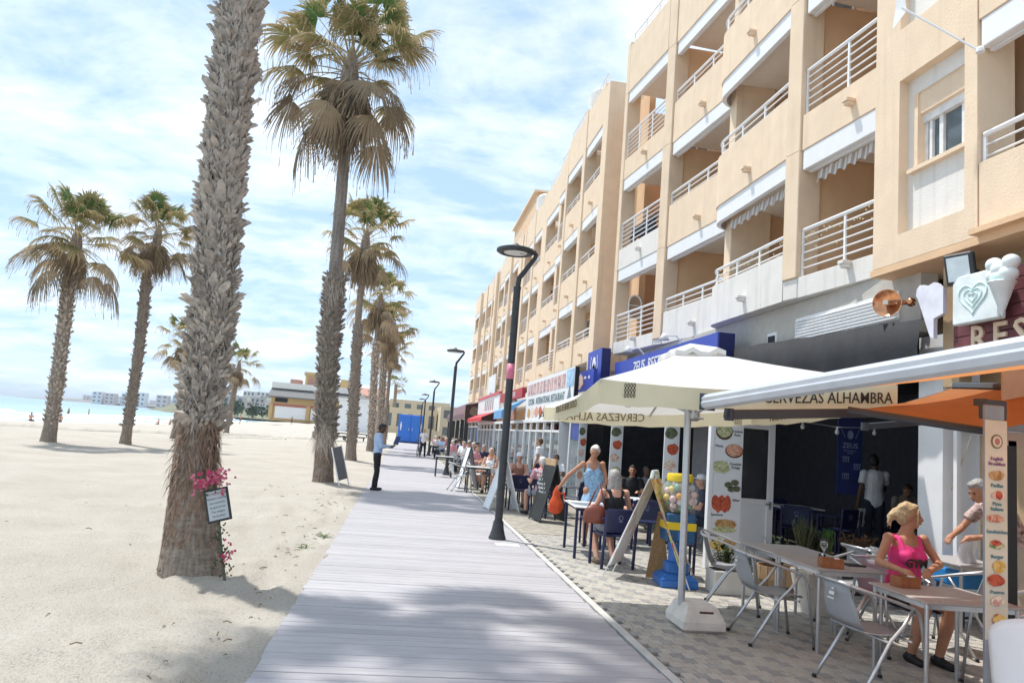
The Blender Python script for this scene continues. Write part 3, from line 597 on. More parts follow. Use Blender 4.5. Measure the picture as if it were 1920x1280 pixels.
simple_palm('h', [(-.3, -11.68, 34.1), (0, -11.68, 34.1), (4, -11.66, 34.1), (7.3, -11.78, 34.1), (10, -11.5, 34.1)], 'beach palm leaning right with a thick brown skirt, second from the left', .20, .16, 7.2, 9.2, .82, 91, nf=42, skirt=18, group='palms out on the open sand', hi=True)
simple_palm('i', [(-.3, -12.78, 44.8), (0, -12.78, 44.8), (2, -12.6, 44.8), (4, -12.7, 44.8), (6.2, -12.95, 44.8)], 'small crooked palm on the sand half hidden by the nearest trunk on its left', .2, .17, 4.6, 5.5, .8, 95, nf=24, skirt=12, group='palms out on the open sand')
simple_palm('j', [(-.3, -15.6, 70), (0, -15.6, 70), (6.6, -15.2, 70)], 'distant small palm peeping out on the right of the nearest trunk', .2, .17, 4.0, 5.9, .95, 99, nf=26, skirt=14, group='palms out on the open sand')

# ================================================================== STREET LAMPS
LENS = mat('lamp_lens', (.75, .74, .70), .35, var=.03)
def lamp(x, y, label, band=False):
    t = thing('street_lamp', label, 'street lamp', (x, y, 0), group='street lamps along the boardwalk')
    mb = MB(); mb.lathe([(.145, 0), (.145, .03), (.13, .06), (.10, .17), (.085, .28), (.08, .30)], seg=20); mb.build('lamp_foot', LAMPM, t, smooth='auto')
    mb = MB(); mb.lathe([(.066, .28), (.066, 1.2), (.062, 4.22), (.068, 4.22), (.068, 4.26), (.04, 4.27)], seg=16); mb.build('pole', LAMPM, t, smooth='auto')
    mb = MB(); mb.tube([(0, 0, 4.2), (.02, 0, 4.42), (.09, 0, 4.52), (.27, 0, 4.80), (.285, 0, 4.86), (.26, 0, 4.90), (.12, 0, 4.90), (0, 0, 4.90)], [.046, .046, .043, .038, .038, .04, .05, .055], 10); mb.build('arm', LAMPM, t, smooth='auto')
    h = MB(); h.lathe([(.02, 4.865), (.21, 4.86), (.235, 4.84), (.30, 4.845), (.335, 4.87), (.33, 4.905), (.25, 4.935), (.10, 4.955), (.07, 4.99), (.035, 5.02), (.012, 5.02)], (-.08, 0, 0), 28); ho = h.build('lamp_head', LAMPM, t, smooth='auto')
    h = MB(); h.lathe([(.01, 4.852), (.205, 4.852), (.205, 4.858), (.01, 4.858)], (-.08, 0, 0), 24); h.build('lens', LENS, ho)
    if band:
        b = MB(); b.lathe([(.0672, 2.66), (.0685, 2.66), (.068, 2.92), (.0672, 2.92)], seg=20); b.build('sticker_band', mat('pink_sticker', (.72, .20, .31), .5, var=.2, vscale=10, dirt=.5, dcol=(.8, .45, .55)), t, smooth=True)
    return t
lamp(1.72, 12.45, 'nearest street lamp with a pink sticker band round its pole', True)
for y, lab in ((29.4, 'second nearest street lamp standing by the boardwalk bench table'), (49.8, 'third street lamp beside the person pushing a bicycle'), (69.5, 'fourth street lamp with its head against the sky near the blue toilet block'), (81, 'farthest street lamp at the corner of the blue toilet block')):
    lamp(1.85, y, lab)
# ================================================================== APARTMENT BUILDINGS
FH = 2.92                       # storey
def fbox(mb, p0, u, n, a0, a1, d0, d1, z0, z1, mi=0, bev=0):
    M = frame((p0[0], p0[1], 0), (u[0], u[1], 0), (-n[0]*-1, -n[1]*-1, 0), (0, 0, 1))
    (mb.bbox(a0, a1, d0, d1, z0, z1, bev, M, mi) if bev else mb.box(a0, a1, d0, d1, z0, z1, M, mi))
def axes(p0, p1):
    u = Vector((p1[0]-p0[0], p1[1]-p0[1])); Ln = u.length; u /= Ln; return u, Vector((-u.y, u.x)), Ln
FRAMEW = mat('door_frame_white', (.74, .74, .73), .45)
SCAL = None
def stripe_mat(name, c0, c1, sc):
    m = bpy.data.materials.new(name); m.use_nodes = True; t = m.node_tree; N = t.nodes; K = t.links.new; b = N['Principled BSDF']; b.inputs['Roughness'].default_value = .85
    g = N.new('ShaderNodeNewGeometry'); w = N.new('ShaderNodeTexWave'); w.bands_direction = 'Y'; K(g.outputs['Position'], w.inputs['Vector']); w.inputs['Scale'].default_value = sc
    r = N.new('ShaderNodeValToRGB'); K(w.outputs[0], r.inputs[0]); r.color_ramp.interpolation = 'CONSTANT'; r.color_ramp.elements[0].color = (*c0, 1); r.color_ramp.elements[1].position = .55; r.color_ramp.elements[1].color = (*c1, 1); K(r.outputs[0], b.inputs['Base Color']); return m
SCAL = stripe_mat('striped_canvas', (.62, .58, .54), (.36, .31, .28), 2.6)
def balcony(B, p0, p1, k, top_z, near, paint, kind, depth=1.35, spout=True, valance=False, round_end=False, door=True, box=True):
    """one balcony of one bay: parapet, soffit slab, awning box, railing, spout, wall behind with its glass door"""
    u, n, Ln = axes(p0, p1); o = FH*k; zt = (4.78 if kind == 'tall' else 5.27)+o; zb = (4.42 if k == 0 else 4.13)+o
    mb = MB()
    if round_end:     # the parapet curves back into the wall at its far end
        pts = [(a, 0.) for a in np.linspace(0, Ln-.05, 6)]+[(Ln-.05+.62*math.sin(t), -.62*(1-math.cos(t))) for t in np.linspace(.2, 1.75, 9)]
        vs = []; fs = []
        for a, d in pts:
            i_ = .14
            for dd, z in ((d, zb), (d, zt), (d-i_, zt), (d-i_, zb)):
                q = Vector(p0)+u*a+n*dd; vs.append((q.x, q.y, z))
        for i in range(len(pts)-1):
            for j in range(4): fs.append((i*4+j, i*4+(j+1) % 4, i*4+4+(j+1) % 4, i*4+4+j))
        fs += [(0, 1, 2, 3), tuple(len(vs)-4+j for j in (3, 2, 1, 0))]
        mb.add(vs, fs); par = mb.build('parapet', paint, B, world=True, smooth='auto')
        sl = MB(); poly = [(a, d-.01) for a, d in pts]+[(Ln+.55, -depth), (0, -depth)]; sl.prism(poly, .13, (p0[0], p0[1], zb+.004), (u.x, u.y, 0), (n.x, n.y, 0), (0, 0, 1)); sl.build('soffit', CEIL if k else WSTUC, B, world=True)
        bx = MB()
        if k:
            for i in range(len(pts)-1):
                (a, d), (a2, d2) = pts[i], pts[i+1]; q, q2 = Vector(p0)+u*a+n*(d-.03), Vector(p0)+u*a2+n*(d2-.03); w, w2 = Vector(p0)+u*a+n*(d-.13), Vector(p0)+u*a2+n*(d2-.13)
                bx.add([(q.x, q.y, zb-.36), (q2.x, q2.y, zb-.36), (q2.x, q2.y, zb-.003), (q.x, q.y, zb-.003), (w.x, w.y, zb-.36), (w2.x, w2.y, zb-.36)], [(0, 1, 2, 3), (0, 4, 5, 1)])
            bx.build('awning_box', WTRIM, B, world=True)
    else:
        fbox(mb, p0, u, n, 0, Ln, -.14, 0, zb, zt, bev=.008); par = mb.build('parapet', paint, B, world=True)
        sl = MB(); fbox(sl, p0, u, n, 0, Ln, -depth, -.143, zb+.004, zb+.14); sl.build('soffit', CEIL if k else WSTUC, B, world=True)
        if k and box:
            bx = MB(); fbox(bx, p0, u, n, .02, Ln-.02, -.13, -.015, zb-.36, zb-.003, bev=.01); fbox(bx, p0, u, n, .02, Ln-.02, -.20, -.135, zb-.38, zb-.33); bx.build('awning_box', WTRIM, B, world=True)
    if valance:
        vb = MB(); N_ = 40
        vs = []
        for i in range(N_+1):
            a = .15+(Ln-.3)*i/N_; h = .20+.03*math.cos(i*math.pi/2.5)
            q = Vector(p0)+u*a-n*(.22+.015*math.sin(i*1.3)); vs += [(q.x, q.y, zb-.385), (q.x+n.x*.03, q.y+n.y*.03, zb-.385-h)]
        vb.add(vs, [(2*i, 2*i+1, 2*i+3, 2*i+2) for i in range(N_)]); vb.build('awning_valance', SCAL, B, world=True)
    # railing
    zr = 5.62+o
    a0, a1 = (.06, Ln-.02); rl = MB()
    def pt(a, d, z): q = Vector(p0)+u*a+n*d; return (q.x, q.y, z)
    ends = [(a0, -.07), (a1, -.07)]
    path = [pt(a0, -.07, zr-.06), pt(a0+.07, -.07, zr), pt(a1, -.07, zr)]
    if round_end: path = [pt(a0, -.07, zr)]+[pt(a, d-.07, zr) for a, d in [(Ln-.05, 0.)]+[(Ln-.05+.62*math.sin(t), -.62*(1-math.cos(t))) for t in np.linspace(.2, 1.6, 7)]]
    rl.tube(path, .032, 8 if near else 6)
    np_ = max(2, int(round(Ln/1.05))+1)
    for i in range(np_):
        a = a0+(a1-a0)*i/(np_-1) if not (kind == 'tall') else a0+.0+(a1-a0-.0)*i/(np_-1)
        fbox(rl, p0, u, n, a-.022, a+.022, -.085, -.055, zt, zr-.02)
    rail = rl.build('railing', WMET, B, world=True, smooth='auto')
    z = zr-.14; bars = []
    while z > zt+.04:
        bars.append(z); z -= .135
    if near:
        for z in bars:
            b = MB(); b.tube([pt(a0, -.07, z), pt(a1, -.07, z)] if not round_end else [(q[0], q[1], z) for q in path], .014, 6); b.build('bar', WMET, rail, world=True, smooth=True)
    else:
        b = MB()
        for z in bars: b.tube([pt(a0, -.07, z), pt(a1, -.07, z)], .016, 4)
        if bars: b.build('bars', WMET, rail, world=True, kind='stuff')
    if spout:
        sp = MB(); a = Ln*(.42 if not round_end else .5); fbox(sp, p0, u, n, a-.07, a+.07, -.01, .16, zb+.30, zb+.36, bev=.008); fbox(sp, p0, u, n, a-.05, a+.05, .0, .13, zb+.25, zb+.30); sp.build('drain_spout', paint, B, world=True)
    if door:
        wl = MB(); fbox(wl, p0, u, n, 0, Ln, -depth-.12, -depth, zb+.14, zb+2.95); wo_ = wl.build('balcony_wall', PEACH, B, world=True)
        d0 = Ln*.35; d1 = min(Ln-.2, d0+1.5)
        dm = MB()
        for (x0, x1, z0, z1) in ((d0, d0+.06, 0, 2.1), (d1-.06, d1, 0, 2.1), ((d0+d1)/2-.03, (d0+d1)/2+.03, 0, 2.1), (d0, d1, 2.1, 2.17)): fbox(dm, p0, u, n, x0, x1, -depth+.003, -depth+.05, zb+.142+z0, zb+.142+z1)
        dm.build('door_frame', FRAMEW, wo_, world=True); gm = MB(); fbox(gm, p0, u, n, d0+.06, d1-.06, -depth+.004, -depth+.02, zb+.142, zb+2.24); gm.build('pane', GLASS, wo_, world=True)
def column(B, p0, p1, z0, z1, m=CREAM, depth=.42, out=.025, name='column'):
    u, n, Ln = axes(p0, p1); mb = MB(); fbox(mb, p0, u, n, 0, Ln, -depth, out, z0, z1, bev=.012); return mb.build(name, m, B, world=True)
def pwall(B, p0, p1, d0, d1, z0, z1, m=PEACH, name='wall'):
    u, n, Ln = axes(p0, p1); mb = MB(); fbox(mb, p0, u, n, 0, Ln, d0, d1, z0, z1); return mb.build(name, m, B, world=True)
def roof_parapet(B, p0, p1, z, paint=CREAM, h=1.6, rail=True, near=False):
    u, n, Ln = axes(p0, p1); mb = MB(); fbox(mb, p0, u, n, 0, Ln, -.15, .02, z, z+h, bev=.01); mb.build('roof_parapet', paint, B, world=True)
    bx = MB(); fbox(bx, p0, u, n, .02, Ln-.02, -.13, -.01, z-.36, z-.003); bx.build('awning_box', WTRIM, B, world=True)
    sl = MB(); fbox(sl, p0, u, n, 0, Ln, -1.6, -.153, z+.004, z+.15); sl.build('soffit', CEIL, B, world=True)
    if rail:
        rl = MB()
        def pt(a, zz): q = Vector(p0)+u*a-n*.07; return (q.x, q.y, zz)
        for zz in (z+h+.38, z+h+.24, z+h+.11): rl.tube([pt(.03, zz), pt(Ln-.03, zz)], .026 if zz > z+h+.3 else .014, 6)
        for i in range(int(Ln/1.2)+2): a = .03+(Ln-.06)*i/(int(Ln/1.2)+1); fbox(rl, p0, u, n, a-.02, a+.02, -.085, -.055, z+h, z+h+.38)
        rl.build('railing', WMET, B, world=True, smooth='auto')
NF = 3
ZR = 4.13+FH*NF      # underside of the roof band
# ---- the near building: curved balcony stack, window column on its right
B1 = thing('apartment_building', 'nearest cream apartment building with the curved balcony stack, window column and two striped valances', 'apartment building', (6.5, 5, 0), group='apartment buildings along the promenade')
bays = dict(b1=((6.62, 9.36), (6.43, 11.62)), b2=((6.36, 12.02), (6.34, 14.95)), b3=((6.76, 15.45), (6.52, 18.62)), b4=((6.40, 19.02), (6.12, 21.85)), b0=((6.42, 4.2), (6.30, 7.42)))
for k in range(NF):
    lo = WSTUC if k == 0 else CREAM
    balcony(B1, *bays['b1'], k, 0, True, lo, 'tall', valance=(k == 1), depth=1.95)
    balcony(B1, *bays['b2'], k, 0, True, lo if k != 2 else CREAM, 'short', valance=(k == 1), round_end=True, depth=1.95)
    balcony(B1, *bays['b3'], k, 0, True, WSTUC if k == 0 else CREAM, 'short', depth=1.95)
    balcony(B1, *bays['b4'], k, 0, True, WSTUC if k in (0, 1) else CREAM, 'tall', depth=1.95)
    balcony(B1, *bays['b0'], k, 0, True, CREAM, 'short' if k == 0 else 'tall', depth=1.95, spout=False)
    # the column that carries bays 1 and 2 stands in front of the balustrades, storey by storey
    zb = (4.78 if k == 0 else 4.13)+FH*k
    column(B1, (6.42, 11.63), (6.365, 12.01), zb, 4.13+FH*(k+1), out=.03)
    column(B1, (6.50, 18.63), (6.41, 19.01), zb-.2*(k == 0), 4.13+FH*(k+1), out=.03)
    column(B1, (6.13, 21.86), (6.10, 22.1), zb-.3*(k == 0), 4.13+FH*(k+1), out=.03, m=CREAM)
    if k == 0: column(B1, (6.42, 11.625), (6.365, 12.015), 4.425, 4.778, m=WSTUC, out=-.004, name='parapet'); column(B1, (6.50, 18.625), (6.41, 19.015), 4.425, 4.575, m=WSTUC, out=-.004, name='parapet')
    # curved end of bay 2: the wall under the next curve
    column(B1, (6.72, 15.05), (6.74, 15.42), zb, 4.13+FH*(k+1), m=CREAM, depth=.9, out=0, name='wall_return')
    for (q0, q1) in (((8.02, 9.4), (8.0, 9.48)), ((7.9, 11.78), (7.9, 11.86)), ((7.85, 15.2), (7.85, 15.28)), ((7.9, 18.78), (7.9, 18.86))):
        pwall(B1, q0, q1, -.42, 1.04, zb+.14 if k else 4.56, 4.13+FH*(k+1), PEACH, 'party_wall')
for a in ('b1', 'b3', 'b4', 'b0'): roof_parapet(B1, *bays[a], ZR, CREAM)
roof_parapet(B1, (6.36, 12.02), (6.34, 15.4), ZR, CREAM)
for q in (((6.42, 11.63), (6.365, 12.01)), ((6.50, 18.63), (6.41, 19.01)), ((6.13, 21.86), (6.10, 22.1))): column(B1, *q, ZR, ZR+1.75, out=.03)
pwall(B1, (6.9, 22.1), (6.9, 23.6), -.2, 0, 4.3, ZR+.4, PEACH, 'recess_wall')
pwall(B1, (8.75, 4), (8.75, 22.2), -3, -.2, 4.3, ZR+.3, PEACH, 'inner_wall')
# soffit of the first floor over the shops
# soffit of the first floor over the shops (butted behind the balcony slabs)
pwall(B1, (8.1, 3), (8.1, 22.2), -.1, .33, 4.30, 4.41, WSTUC, 'ground_soffit')
# window column
WX = 6.28
wc0, wc1 = (WX+.02, 7.44), (WX, 9.34)
uw, nw, Lw = axes(wc0, wc1)
def wbox(mb, a0, a1, d0, d1, z0, z1, mi=0): fbox(mb, wc0, uw, nw, a0, a1, d0, d1, z0, z1, mi)
for k in range(-1, NF):
    o = FH*k
    mb = MB(); wbox(mb, 0, .20, -.5, 0, 4.78+o if k >= 0 else 4.40, 4.78+FH+o); wbox(mb, Lw-.52, Lw, -.5, 0, 4.78+o if k >= 0 else 4.40, 4.78+FH+o)
    if k >= 0: wbox(mb, .2, Lw-.52, -.5, 0, 6.95+o, 4.78+FH+o)
    else: wbox(mb, .2, Lw-.52, -.5, 0, 4.40, 4.78+FH+o)
    mb.build('wall', CREAM, B1, world=True)
    if k < 0: continue
    mb = MB(); wbox(mb, .2, Lw-.52, -.5, -.14, 4.78+o, 5.64+o); wbox(mb, .2, Lw-.52, -.5, -.14, 6.72+o, 6.95+o); wbox(mb, Lw-.62, Lw-.52, -.5, -.14, 5.64+o, 6.72+o); mb.build('recess_panel', WSTUC, B1, world=True)
    mb = MB(); wbox(mb, .2, Lw-.60, -.45, -.06, 5.60+o, 5.655+o); mb.build('window_sill', CREAM, B1, world=True)
    mb = MB(); wbox(mb, .2, Lw-.62, -.30, -.17, 6.42+o, 6.72+o); wbox(mb, Lw-.70, Lw-.62, -.45, -.142, 5.655+o, 6.72+o); mb.build('window_reveal', CREAM, B1, world=True)
    mb = MB(); wbox(mb, .2, Lw-.70, -.33, -.22, 6.30+o, 6.42+o)
    for a0, a1 in ((.2, .25), (.44, .54), (.86, .93), (Lw-.76, Lw-.70), (Lw-.84, Lw-.79)): wbox(mb, a0, a1, -.33, -.25, 5.655+o, 6.30+o)
    wbox(mb, .2, Lw-.7, -.32, -.26, 5.655+o, 5.70+o); wf = mb.build('window_frame', FRAMEW, B1, world=True)
    mb = MB(); wbox(mb, .2, Lw-.7, -.31, -.29, 5.66+o, 6.30+o); mb.build('pane', GLASS, wf, world=True)
pwall(B1, (6.9, 7.5), (6.9, 9.3), -1.5, -.2, 4.3, ZR+.4, PEACH, 'inner_wall'); roof_parapet(B1, wc0, wc1, ZR+.66, CREAM)
mb = MB(); wbox(mb, -3.2, Lw+.05, -1.8, .0, 4.30, 4.395); mb.build('soffit', PEACH, B1, world=True)
mb = MB(); wbox(mb, -3.2, 0, -.6, .12, 4.395, 4.46); mb.build('soffit', PEACH, B1, world=True)

# ---- ground floor of the near building: louvre, blue fascia, pier and wall by the bar
GWX = 6.62
mb = MB(); mb.box(GWX, GWX+.25, 8.8, 22, 3.5, 4.415); mb.build('shop_lintel', mat('grey_stucco', (.50, .47, .42), .85, var=.06, bump=.4), B1, world=True)
lv = MB(); lv.box(GWX-.03, GWX, 9.20, 11.95, 3.72, 4.12); lou = lv.build('louvre', WTRIM, B1, world=True)
for i in range(7):
    b = MB(); M = Matrix.Translation((GWX-.035, 10.57, 3.755+.052*i)) @ Matrix.Rotation(R(-35), 4, 'Y'); b.box(-.028, .028, -1.35, 1.35, -.004, .004, M); b.build('slat', WTRIM, lou, world=True)
mb = MB(); mb.box(GWX-.03, GWX, 12.6, 12.95, 3.72, 3.98); mb.box(GWX-.05, GWX-.03, 12.66, 12.89, 3.78, 3.92, mi=1); mb.build('vent', [WTRIM, DARK], B1, world=True)
TANW = mat('tan_render', (.45, .32, .19), .85, var=.08, vscale=3, bump=.5, dirt=.3, dcol=(.3, .2, .12))
DADO = mat('stone_dado', (.30, .24, .17), .8, var=.35, vscale=5, bump=.6, bscale=9)
mb = MB(); mb.box(6.85, 7.1, 3.2, 8.05, 1.12, 4.30); mb.build('shop_wall', TANW, B1, world=True)
mb = MB(); mb.box(6.83, 7.1, 3.2, 8.05, 0, 1.12); mb.build('stone_dado', DADO, B1, world=True)
mb = MB(); mb.box(GWX-.06, GWX+.5, 8.30, 8.74, 0, 3.4); mb.box(GWX-.03, GWX+.02, 8.10, 8.16, 0, 3.4); mb.build('white_pier', WTRIM, B1, world=True)
# open dark restaurant interior
RIN = mat('restaurant_wall', (.04, .042, .055), .8, var=.2); RFL = mat('restaurant_floor', (.10, .085, .07), .5, var=.2, vscale=3)  # near-black walls put the shade of the deep room into their colour
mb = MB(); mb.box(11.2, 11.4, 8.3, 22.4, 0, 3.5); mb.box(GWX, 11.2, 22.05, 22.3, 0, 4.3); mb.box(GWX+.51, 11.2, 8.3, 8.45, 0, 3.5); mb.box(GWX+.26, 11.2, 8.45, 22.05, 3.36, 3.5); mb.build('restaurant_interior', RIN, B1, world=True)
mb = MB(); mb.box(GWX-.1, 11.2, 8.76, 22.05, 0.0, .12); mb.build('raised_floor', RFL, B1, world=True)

# ---- further buildings down the promenade
def block(label, x, y0, y1, bays_, roofz=0, tower=None, front=None, loc=None, nf=NF, side=PEACH):
    B = thing('apartment_building', label, 'apartment building', (x, y0, 0), group='apartment buildings along the promenade')
    zr = 4.13+FH*nf
    for (a, b, xa, xb, kind, paints, rnd) in bays_:
        for k in range(nf): balcony(B, (xa, a), (xb, b), k, 0, False, paints[k % len(paints)], kind, depth=1.2, round_end=rnd, spout=(k > 0 or True))
        roof_parapet(B, (xa, a), (xb, b), zr, CREAM, h=1.5)
    ys_ = [(y0, bays_[0][0])]+[(bays_[i][1], bays_[i+1][0]) for i in range(len(bays_)-1)]+[(bays_[-1][1], y1)]
    for i, (a, b) in enumerate(ys_):
        xa = x if (i in (0, len(ys_)-1)) else bays_[i][2]
        column(B, (xa, a), (xa, b), 4.1 if i in (0, len(ys_)-1) else 4.4, zr+(1.25 if i in (0, len(ys_)-1) else 1.6), depth=1.4 if i in (0, len(ys_)-1) else .4, out=.05, m=CREAM)
    mb = MB(); mb.box(x+1.3, x+11, y0, y1, 0, zr+.3); mb.build('wall', side, B, world=True)
    mb = MB(); mb.box(x+.02, x+1.29, y0+.01, y0+.25, 4.12, zr+.6); mb.build('side_wall', CREAM_SHADE, B, world=True)
    mb = MB(); mb.box(x+.1, x+1.3, y0+.3, y1-.3, 3.4, 4.1); mb.build('shop_lintel', WSTUC, B, world=True)
    return B, zr
def tank(B, x, y, z, r, h, name='stair_drum'):
    mb = MB(); mb.lathe([(r, z), (r, z+h-.15), (r-.12, z+h), (.05, z+h)], (x, y, 0), 24); mb.build(name, WSTUC, B, world=True, smooth='auto')
P4 = [CREAM]*4
B2, z2 = block('second cream apartment building, with a shade-tinted orange side wall and a white roof drum', 5.98, 23.62, 30.3, [(24.3, 26.8, 5.98, 5.98, 'short', P4, False), (27.25, 29.95, 5.98, 5.96, 'short', P4, False)])
tank(B2, 7.4, 29.3, z2, .9, 3.6); tank(B2, 7.0, 25.2, z2-.5, .6, 1.9)
B3, z3 = block('third cream apartment building, behind the head of the nearest street lamp', 6.36, 30.35, 44.2, [(30.9, 32.9, 6.2, 6.2, 'tall', P4, False), (33.4, 36.6, 6.36, 6.34, 'short', P4, True), (37.9, 40.2, 6.38, 6.36, 'short', P4, False), (40.7, 43.4, 6.36, 6.36, 'tall', P4, False)])
tank(B3, 7.6, 43, z3, .9, 3.4)
B4, z4 = block('fourth cream apartment building with a tall slatted roof tower', 6.3, 44.25, 55.5, [(45.6, 48.4, 6.3, 6.3, 'short', P4, False), (49, 51.6, 6.2, 6.2, 'tall', P4, False), (52.2, 55, 6.3, 6.3, 'short', P4, False)])
mb = MB(); mb.box(7.0, 11.5, 45.0, 54.5, z4+.3, z4+4.3); tw = mb.build('roof_tower', PEACH, B4, world=True)
for i in range(15):
    b = MB(); b.box(7.0, 11.5, 44.93, 44.997, z4+.5+i*.26, z4+.64+i*.26); b.build('slat', mat('tower_slat', (.55, .36, .2), .8), tw, world=True)
mb = MB(); mb.box(6.8, 11.7, 44.8, 54.7, z4+4.3, z4+4.42); mb.build('tower_roof', CREAM, B4, world=True)
B5, z5 = block('farthest cream apartment building of the row with rounded balconies against the sky', 6.1, 55.55, 72.5, [(56.4, 59.4, 6.3, 6.3, 'short', P4, False), (60, 63, 6.3, 6.25, 'tall', P4, False), (63.6, 66.6, 6.2, 6.2, 'short', P4, False), (67.2, 71.4, 6.0, 5.95, 'short', P4, True)])
mb = MB(); mb.box(7.2, 12, 60, 71, z5+.3, z5+1.9); mb.build('penthouse', CREAM, B5, world=True)
# ================================================================== SHOPFRONTS, SIGNS AND FITTINGS ON THE BUILDINGS
def pw(B): return dict(world=True)
def food(name, c0, c1, sc=40):
    if name in MATS: return MATS[name]
    m = bpy.data.materials.new(name); m.use_nodes = True; t = m.node_tree; N = t.nodes; K = t.links.new; b = N['Principled BSDF']; b.inputs['Roughness'].default_value = .6
    g = N.new('ShaderNodeNewGeometry'); v = N.new('ShaderNodeTexVoronoi'); K(g.outputs['Position'], v.inputs['Vector']); v.inputs['Scale'].default_value = sc
    nz = N.new('ShaderNodeTexNoise'); K(g.outputs['Position'], nz.inputs['Vector']); nz.inputs['Scale'].default_value = sc*1.3; ad = N.new('ShaderNodeMath'); ad.operation = 'ADD'; sp = N.new('ShaderNodeSeparateXYZ'); K(v.outputs['Color'], sp.inputs[0]); K(sp.outputs[0], ad.inputs[0]); K(nz.outputs[0], ad.inputs[1])
    r = N.new('ShaderNodeValToRGB'); mu = N.new('ShaderNodeMath'); mu.operation = 'MULTIPLY'; mu.inputs[1].default_value = .66; K(ad.outputs[0], mu.inputs[0]); K(mu.outputs[0], r.inputs[0])
    r.color_ramp.elements[0].position = .2; r.color_ramp.elements[0].color = (*c0, 1); r.color_ramp.elements[1].position = .8; r.color_ramp.elements[1].color = (*c1, 1); K(r.outputs[0], b.inputs['Base Color']); MATS[name] = m; return m
SALAD = food('print_salad', (.10, .20, .04), (.62, .60, .35)); PIZZA = food('print_pizza', (.45, .06, .03), (.75, .45, .30)); DOLMA = food('print_dolma', (.05, .06, .03), (.16, .17, .09), 25)
WING = food('print_wings', (.30, .02, .01), (.60, .12, .05)); BREAD = food('print_bread', (.30, .13, .04), (.62, .38, .16), 25); FRIES = food('print_fries', (.60, .30, .03), (.80, .58, .18)); PLATE = mat('print_plate', (.10, .05, .03), .6); PASTEL = food('print_pastel', (.55, .20, .18), (.85, .75, .6), 30)
PHOTO = food('print_photos', (.05, .05, .09), (.70, .45, .42), 9); BOARDW = mat('board_white', (.78, .79, .80), .5, var=.03)
def disc(parent, name, O, U, V, ru, rv, m, h=.003, n=20, wob=0, seed=0):
    g = random.Random(seed); mb = MB(); poly = [(math.cos(2*math.pi*i/n)*ru*(1+wob*g.uniform(-1, 1)), math.sin(2*math.pi*i/n)*rv*(1+wob*g.uniform(-1, 1))) for i in range(n)]
    U, V = Vector(U), Vector(V); mb.prism(poly, h, O, U, V, U.cross(V)); return mb.build(name, m, parent, world=True)
def emblem(parent, O, U, V, s, m, name='emblem'):   # interlaced lattice of the beer brand
    U, V = Vector(U), Vector(V); Nn = U.cross(V); mb = MB(); O = Vector(O)
    for i in range(4):
        for sg in (1, -1):
            pts = []
            for k in range(13):
                t = k/12; a = (i-1.5)/2.0*s+sg*math.sin(t*math.pi*3)*s*.16; pts.append(O+U*a*.86+V*(t-.5)*2*s+Nn*(.002+.001*sg))
            mb.tube(pts, s*.055, 4)
    return mb.build(name, m, parent, world=True)
XU, ZU, YD = (1, 0, 0), (0, 0, 1), (0, -1, 0)

# --- terrace pavilion of the corner restaurant
T = thing('terrace_pavilion', 'white framed open terrace with an added dark roof, picture strips on its posts', 'terrace', (4.6, 10.7, 0))
mb = MB(); mb.box(4.55, 6.5, 10.9, 21.3, 2.36, 2.50); mb.build('roof', BLACKF, T, world=True)  # unseen roof, added to keep the terrace inside dark
mb = MB(); mb.box(4.56, 4.66, 10.8, 21.3, 2.22, 2.355); mb.build('header', DARK, T, world=True)
for i, (y, sw) in enumerate(((12.45, .27), (15.8, .27), (18.9, .20), (20.2, .1), (21.2, .3))):
    mb = MB(); mb.bbox(4.57, 4.65, y-.04, y+.04, 0, 2.22, .006); p = mb.build('post', WTRIM, T, world=True)
    mb = MB(); mb.box(4.62-sw/2, 4.62+sw/2, y-.075, y-.05, .55, 2.22); s = mb.build('picture_strip', BOARDW, p, world=True)
for y, sw in ((12.45, .27), (15.8, .27), (18.9, .2)):
    for k, m in enumerate((DOLMA, WING, PASTEL, SALAD, PIZZA)): disc(T, 'food_picture', (4.62+.02*((k % 2)*2-1), y-.077, 1.98-.28*k), XU, ZU, sw*.4, .10, m, n=14, wob=.15, seed=k)
mb = MB(); mb.box(4.60, 4.62, 18.95, 20.15, .2, 1.75); mb.build('glass_screen', mat('terrace_glass', (.35, .42, .45), .1, alpha=.45), T, world=True)
mb = MB(); mb.box(4.595, 4.625, 18.95, 20.15, 1.75, 2.21); mb.build('blue_panel', mat('blue_panel', (.03, .06, .28), .5), T, world=True)
mb = MB(); mb.box(5.9, 6.05, 13.2, 14.6, .0, 2.36); mb.build('inner_panel', mat('dim_panel', (.16, .16, .17), .7), T, world=True)

M_ = thing('menu_board', 'tall white food picture board beside the white restaurant door', 'menu board', (4.86, 10.75, 0))
mb = MB(); mb.bbox(4.60, 4.66, 10.70, 10.80, 0, 2.3, .004); mb.build('frame_post', WTRIM, M_, world=True)
mb = MB(); mb.box(4.66, 5.13, 10.72, 10.76, .12, 2.28); mb.build('panel', BOARDW, M_, world=True)
yb = 10.718
disc(M_, 'food_picture', (4.82, yb, 2.03), XU, ZU, .135, .125, PLATE); disc(M_, 'food_picture', (4.82, yb-.003, 2.05), XU, ZU, .12, .105, SALAD, wob=.06)
disc(M_, 'food_picture', (4.99, yb, 1.75), XU, ZU, .145, .105, PLATE); disc(M_, 'food_picture', (4.99, yb-.003, 1.76), XU, ZU, .13, .09, PIZZA, wob=.04)
disc(M_, 'food_picture', (4.80, yb, 1.50), XU, ZU, .13, .10, SALAD, wob=.14, seed=4)
for dx_, dz_ in ((0, 0), (.1, .04), (.05, -.06), (.13, -.05)): disc(M_, 'food_picture', (4.92+dx_, yb-.003*(dx_ > .06), 1.24+dz_), XU, ZU, .065, .045, DOLMA, n=12, seed=3)
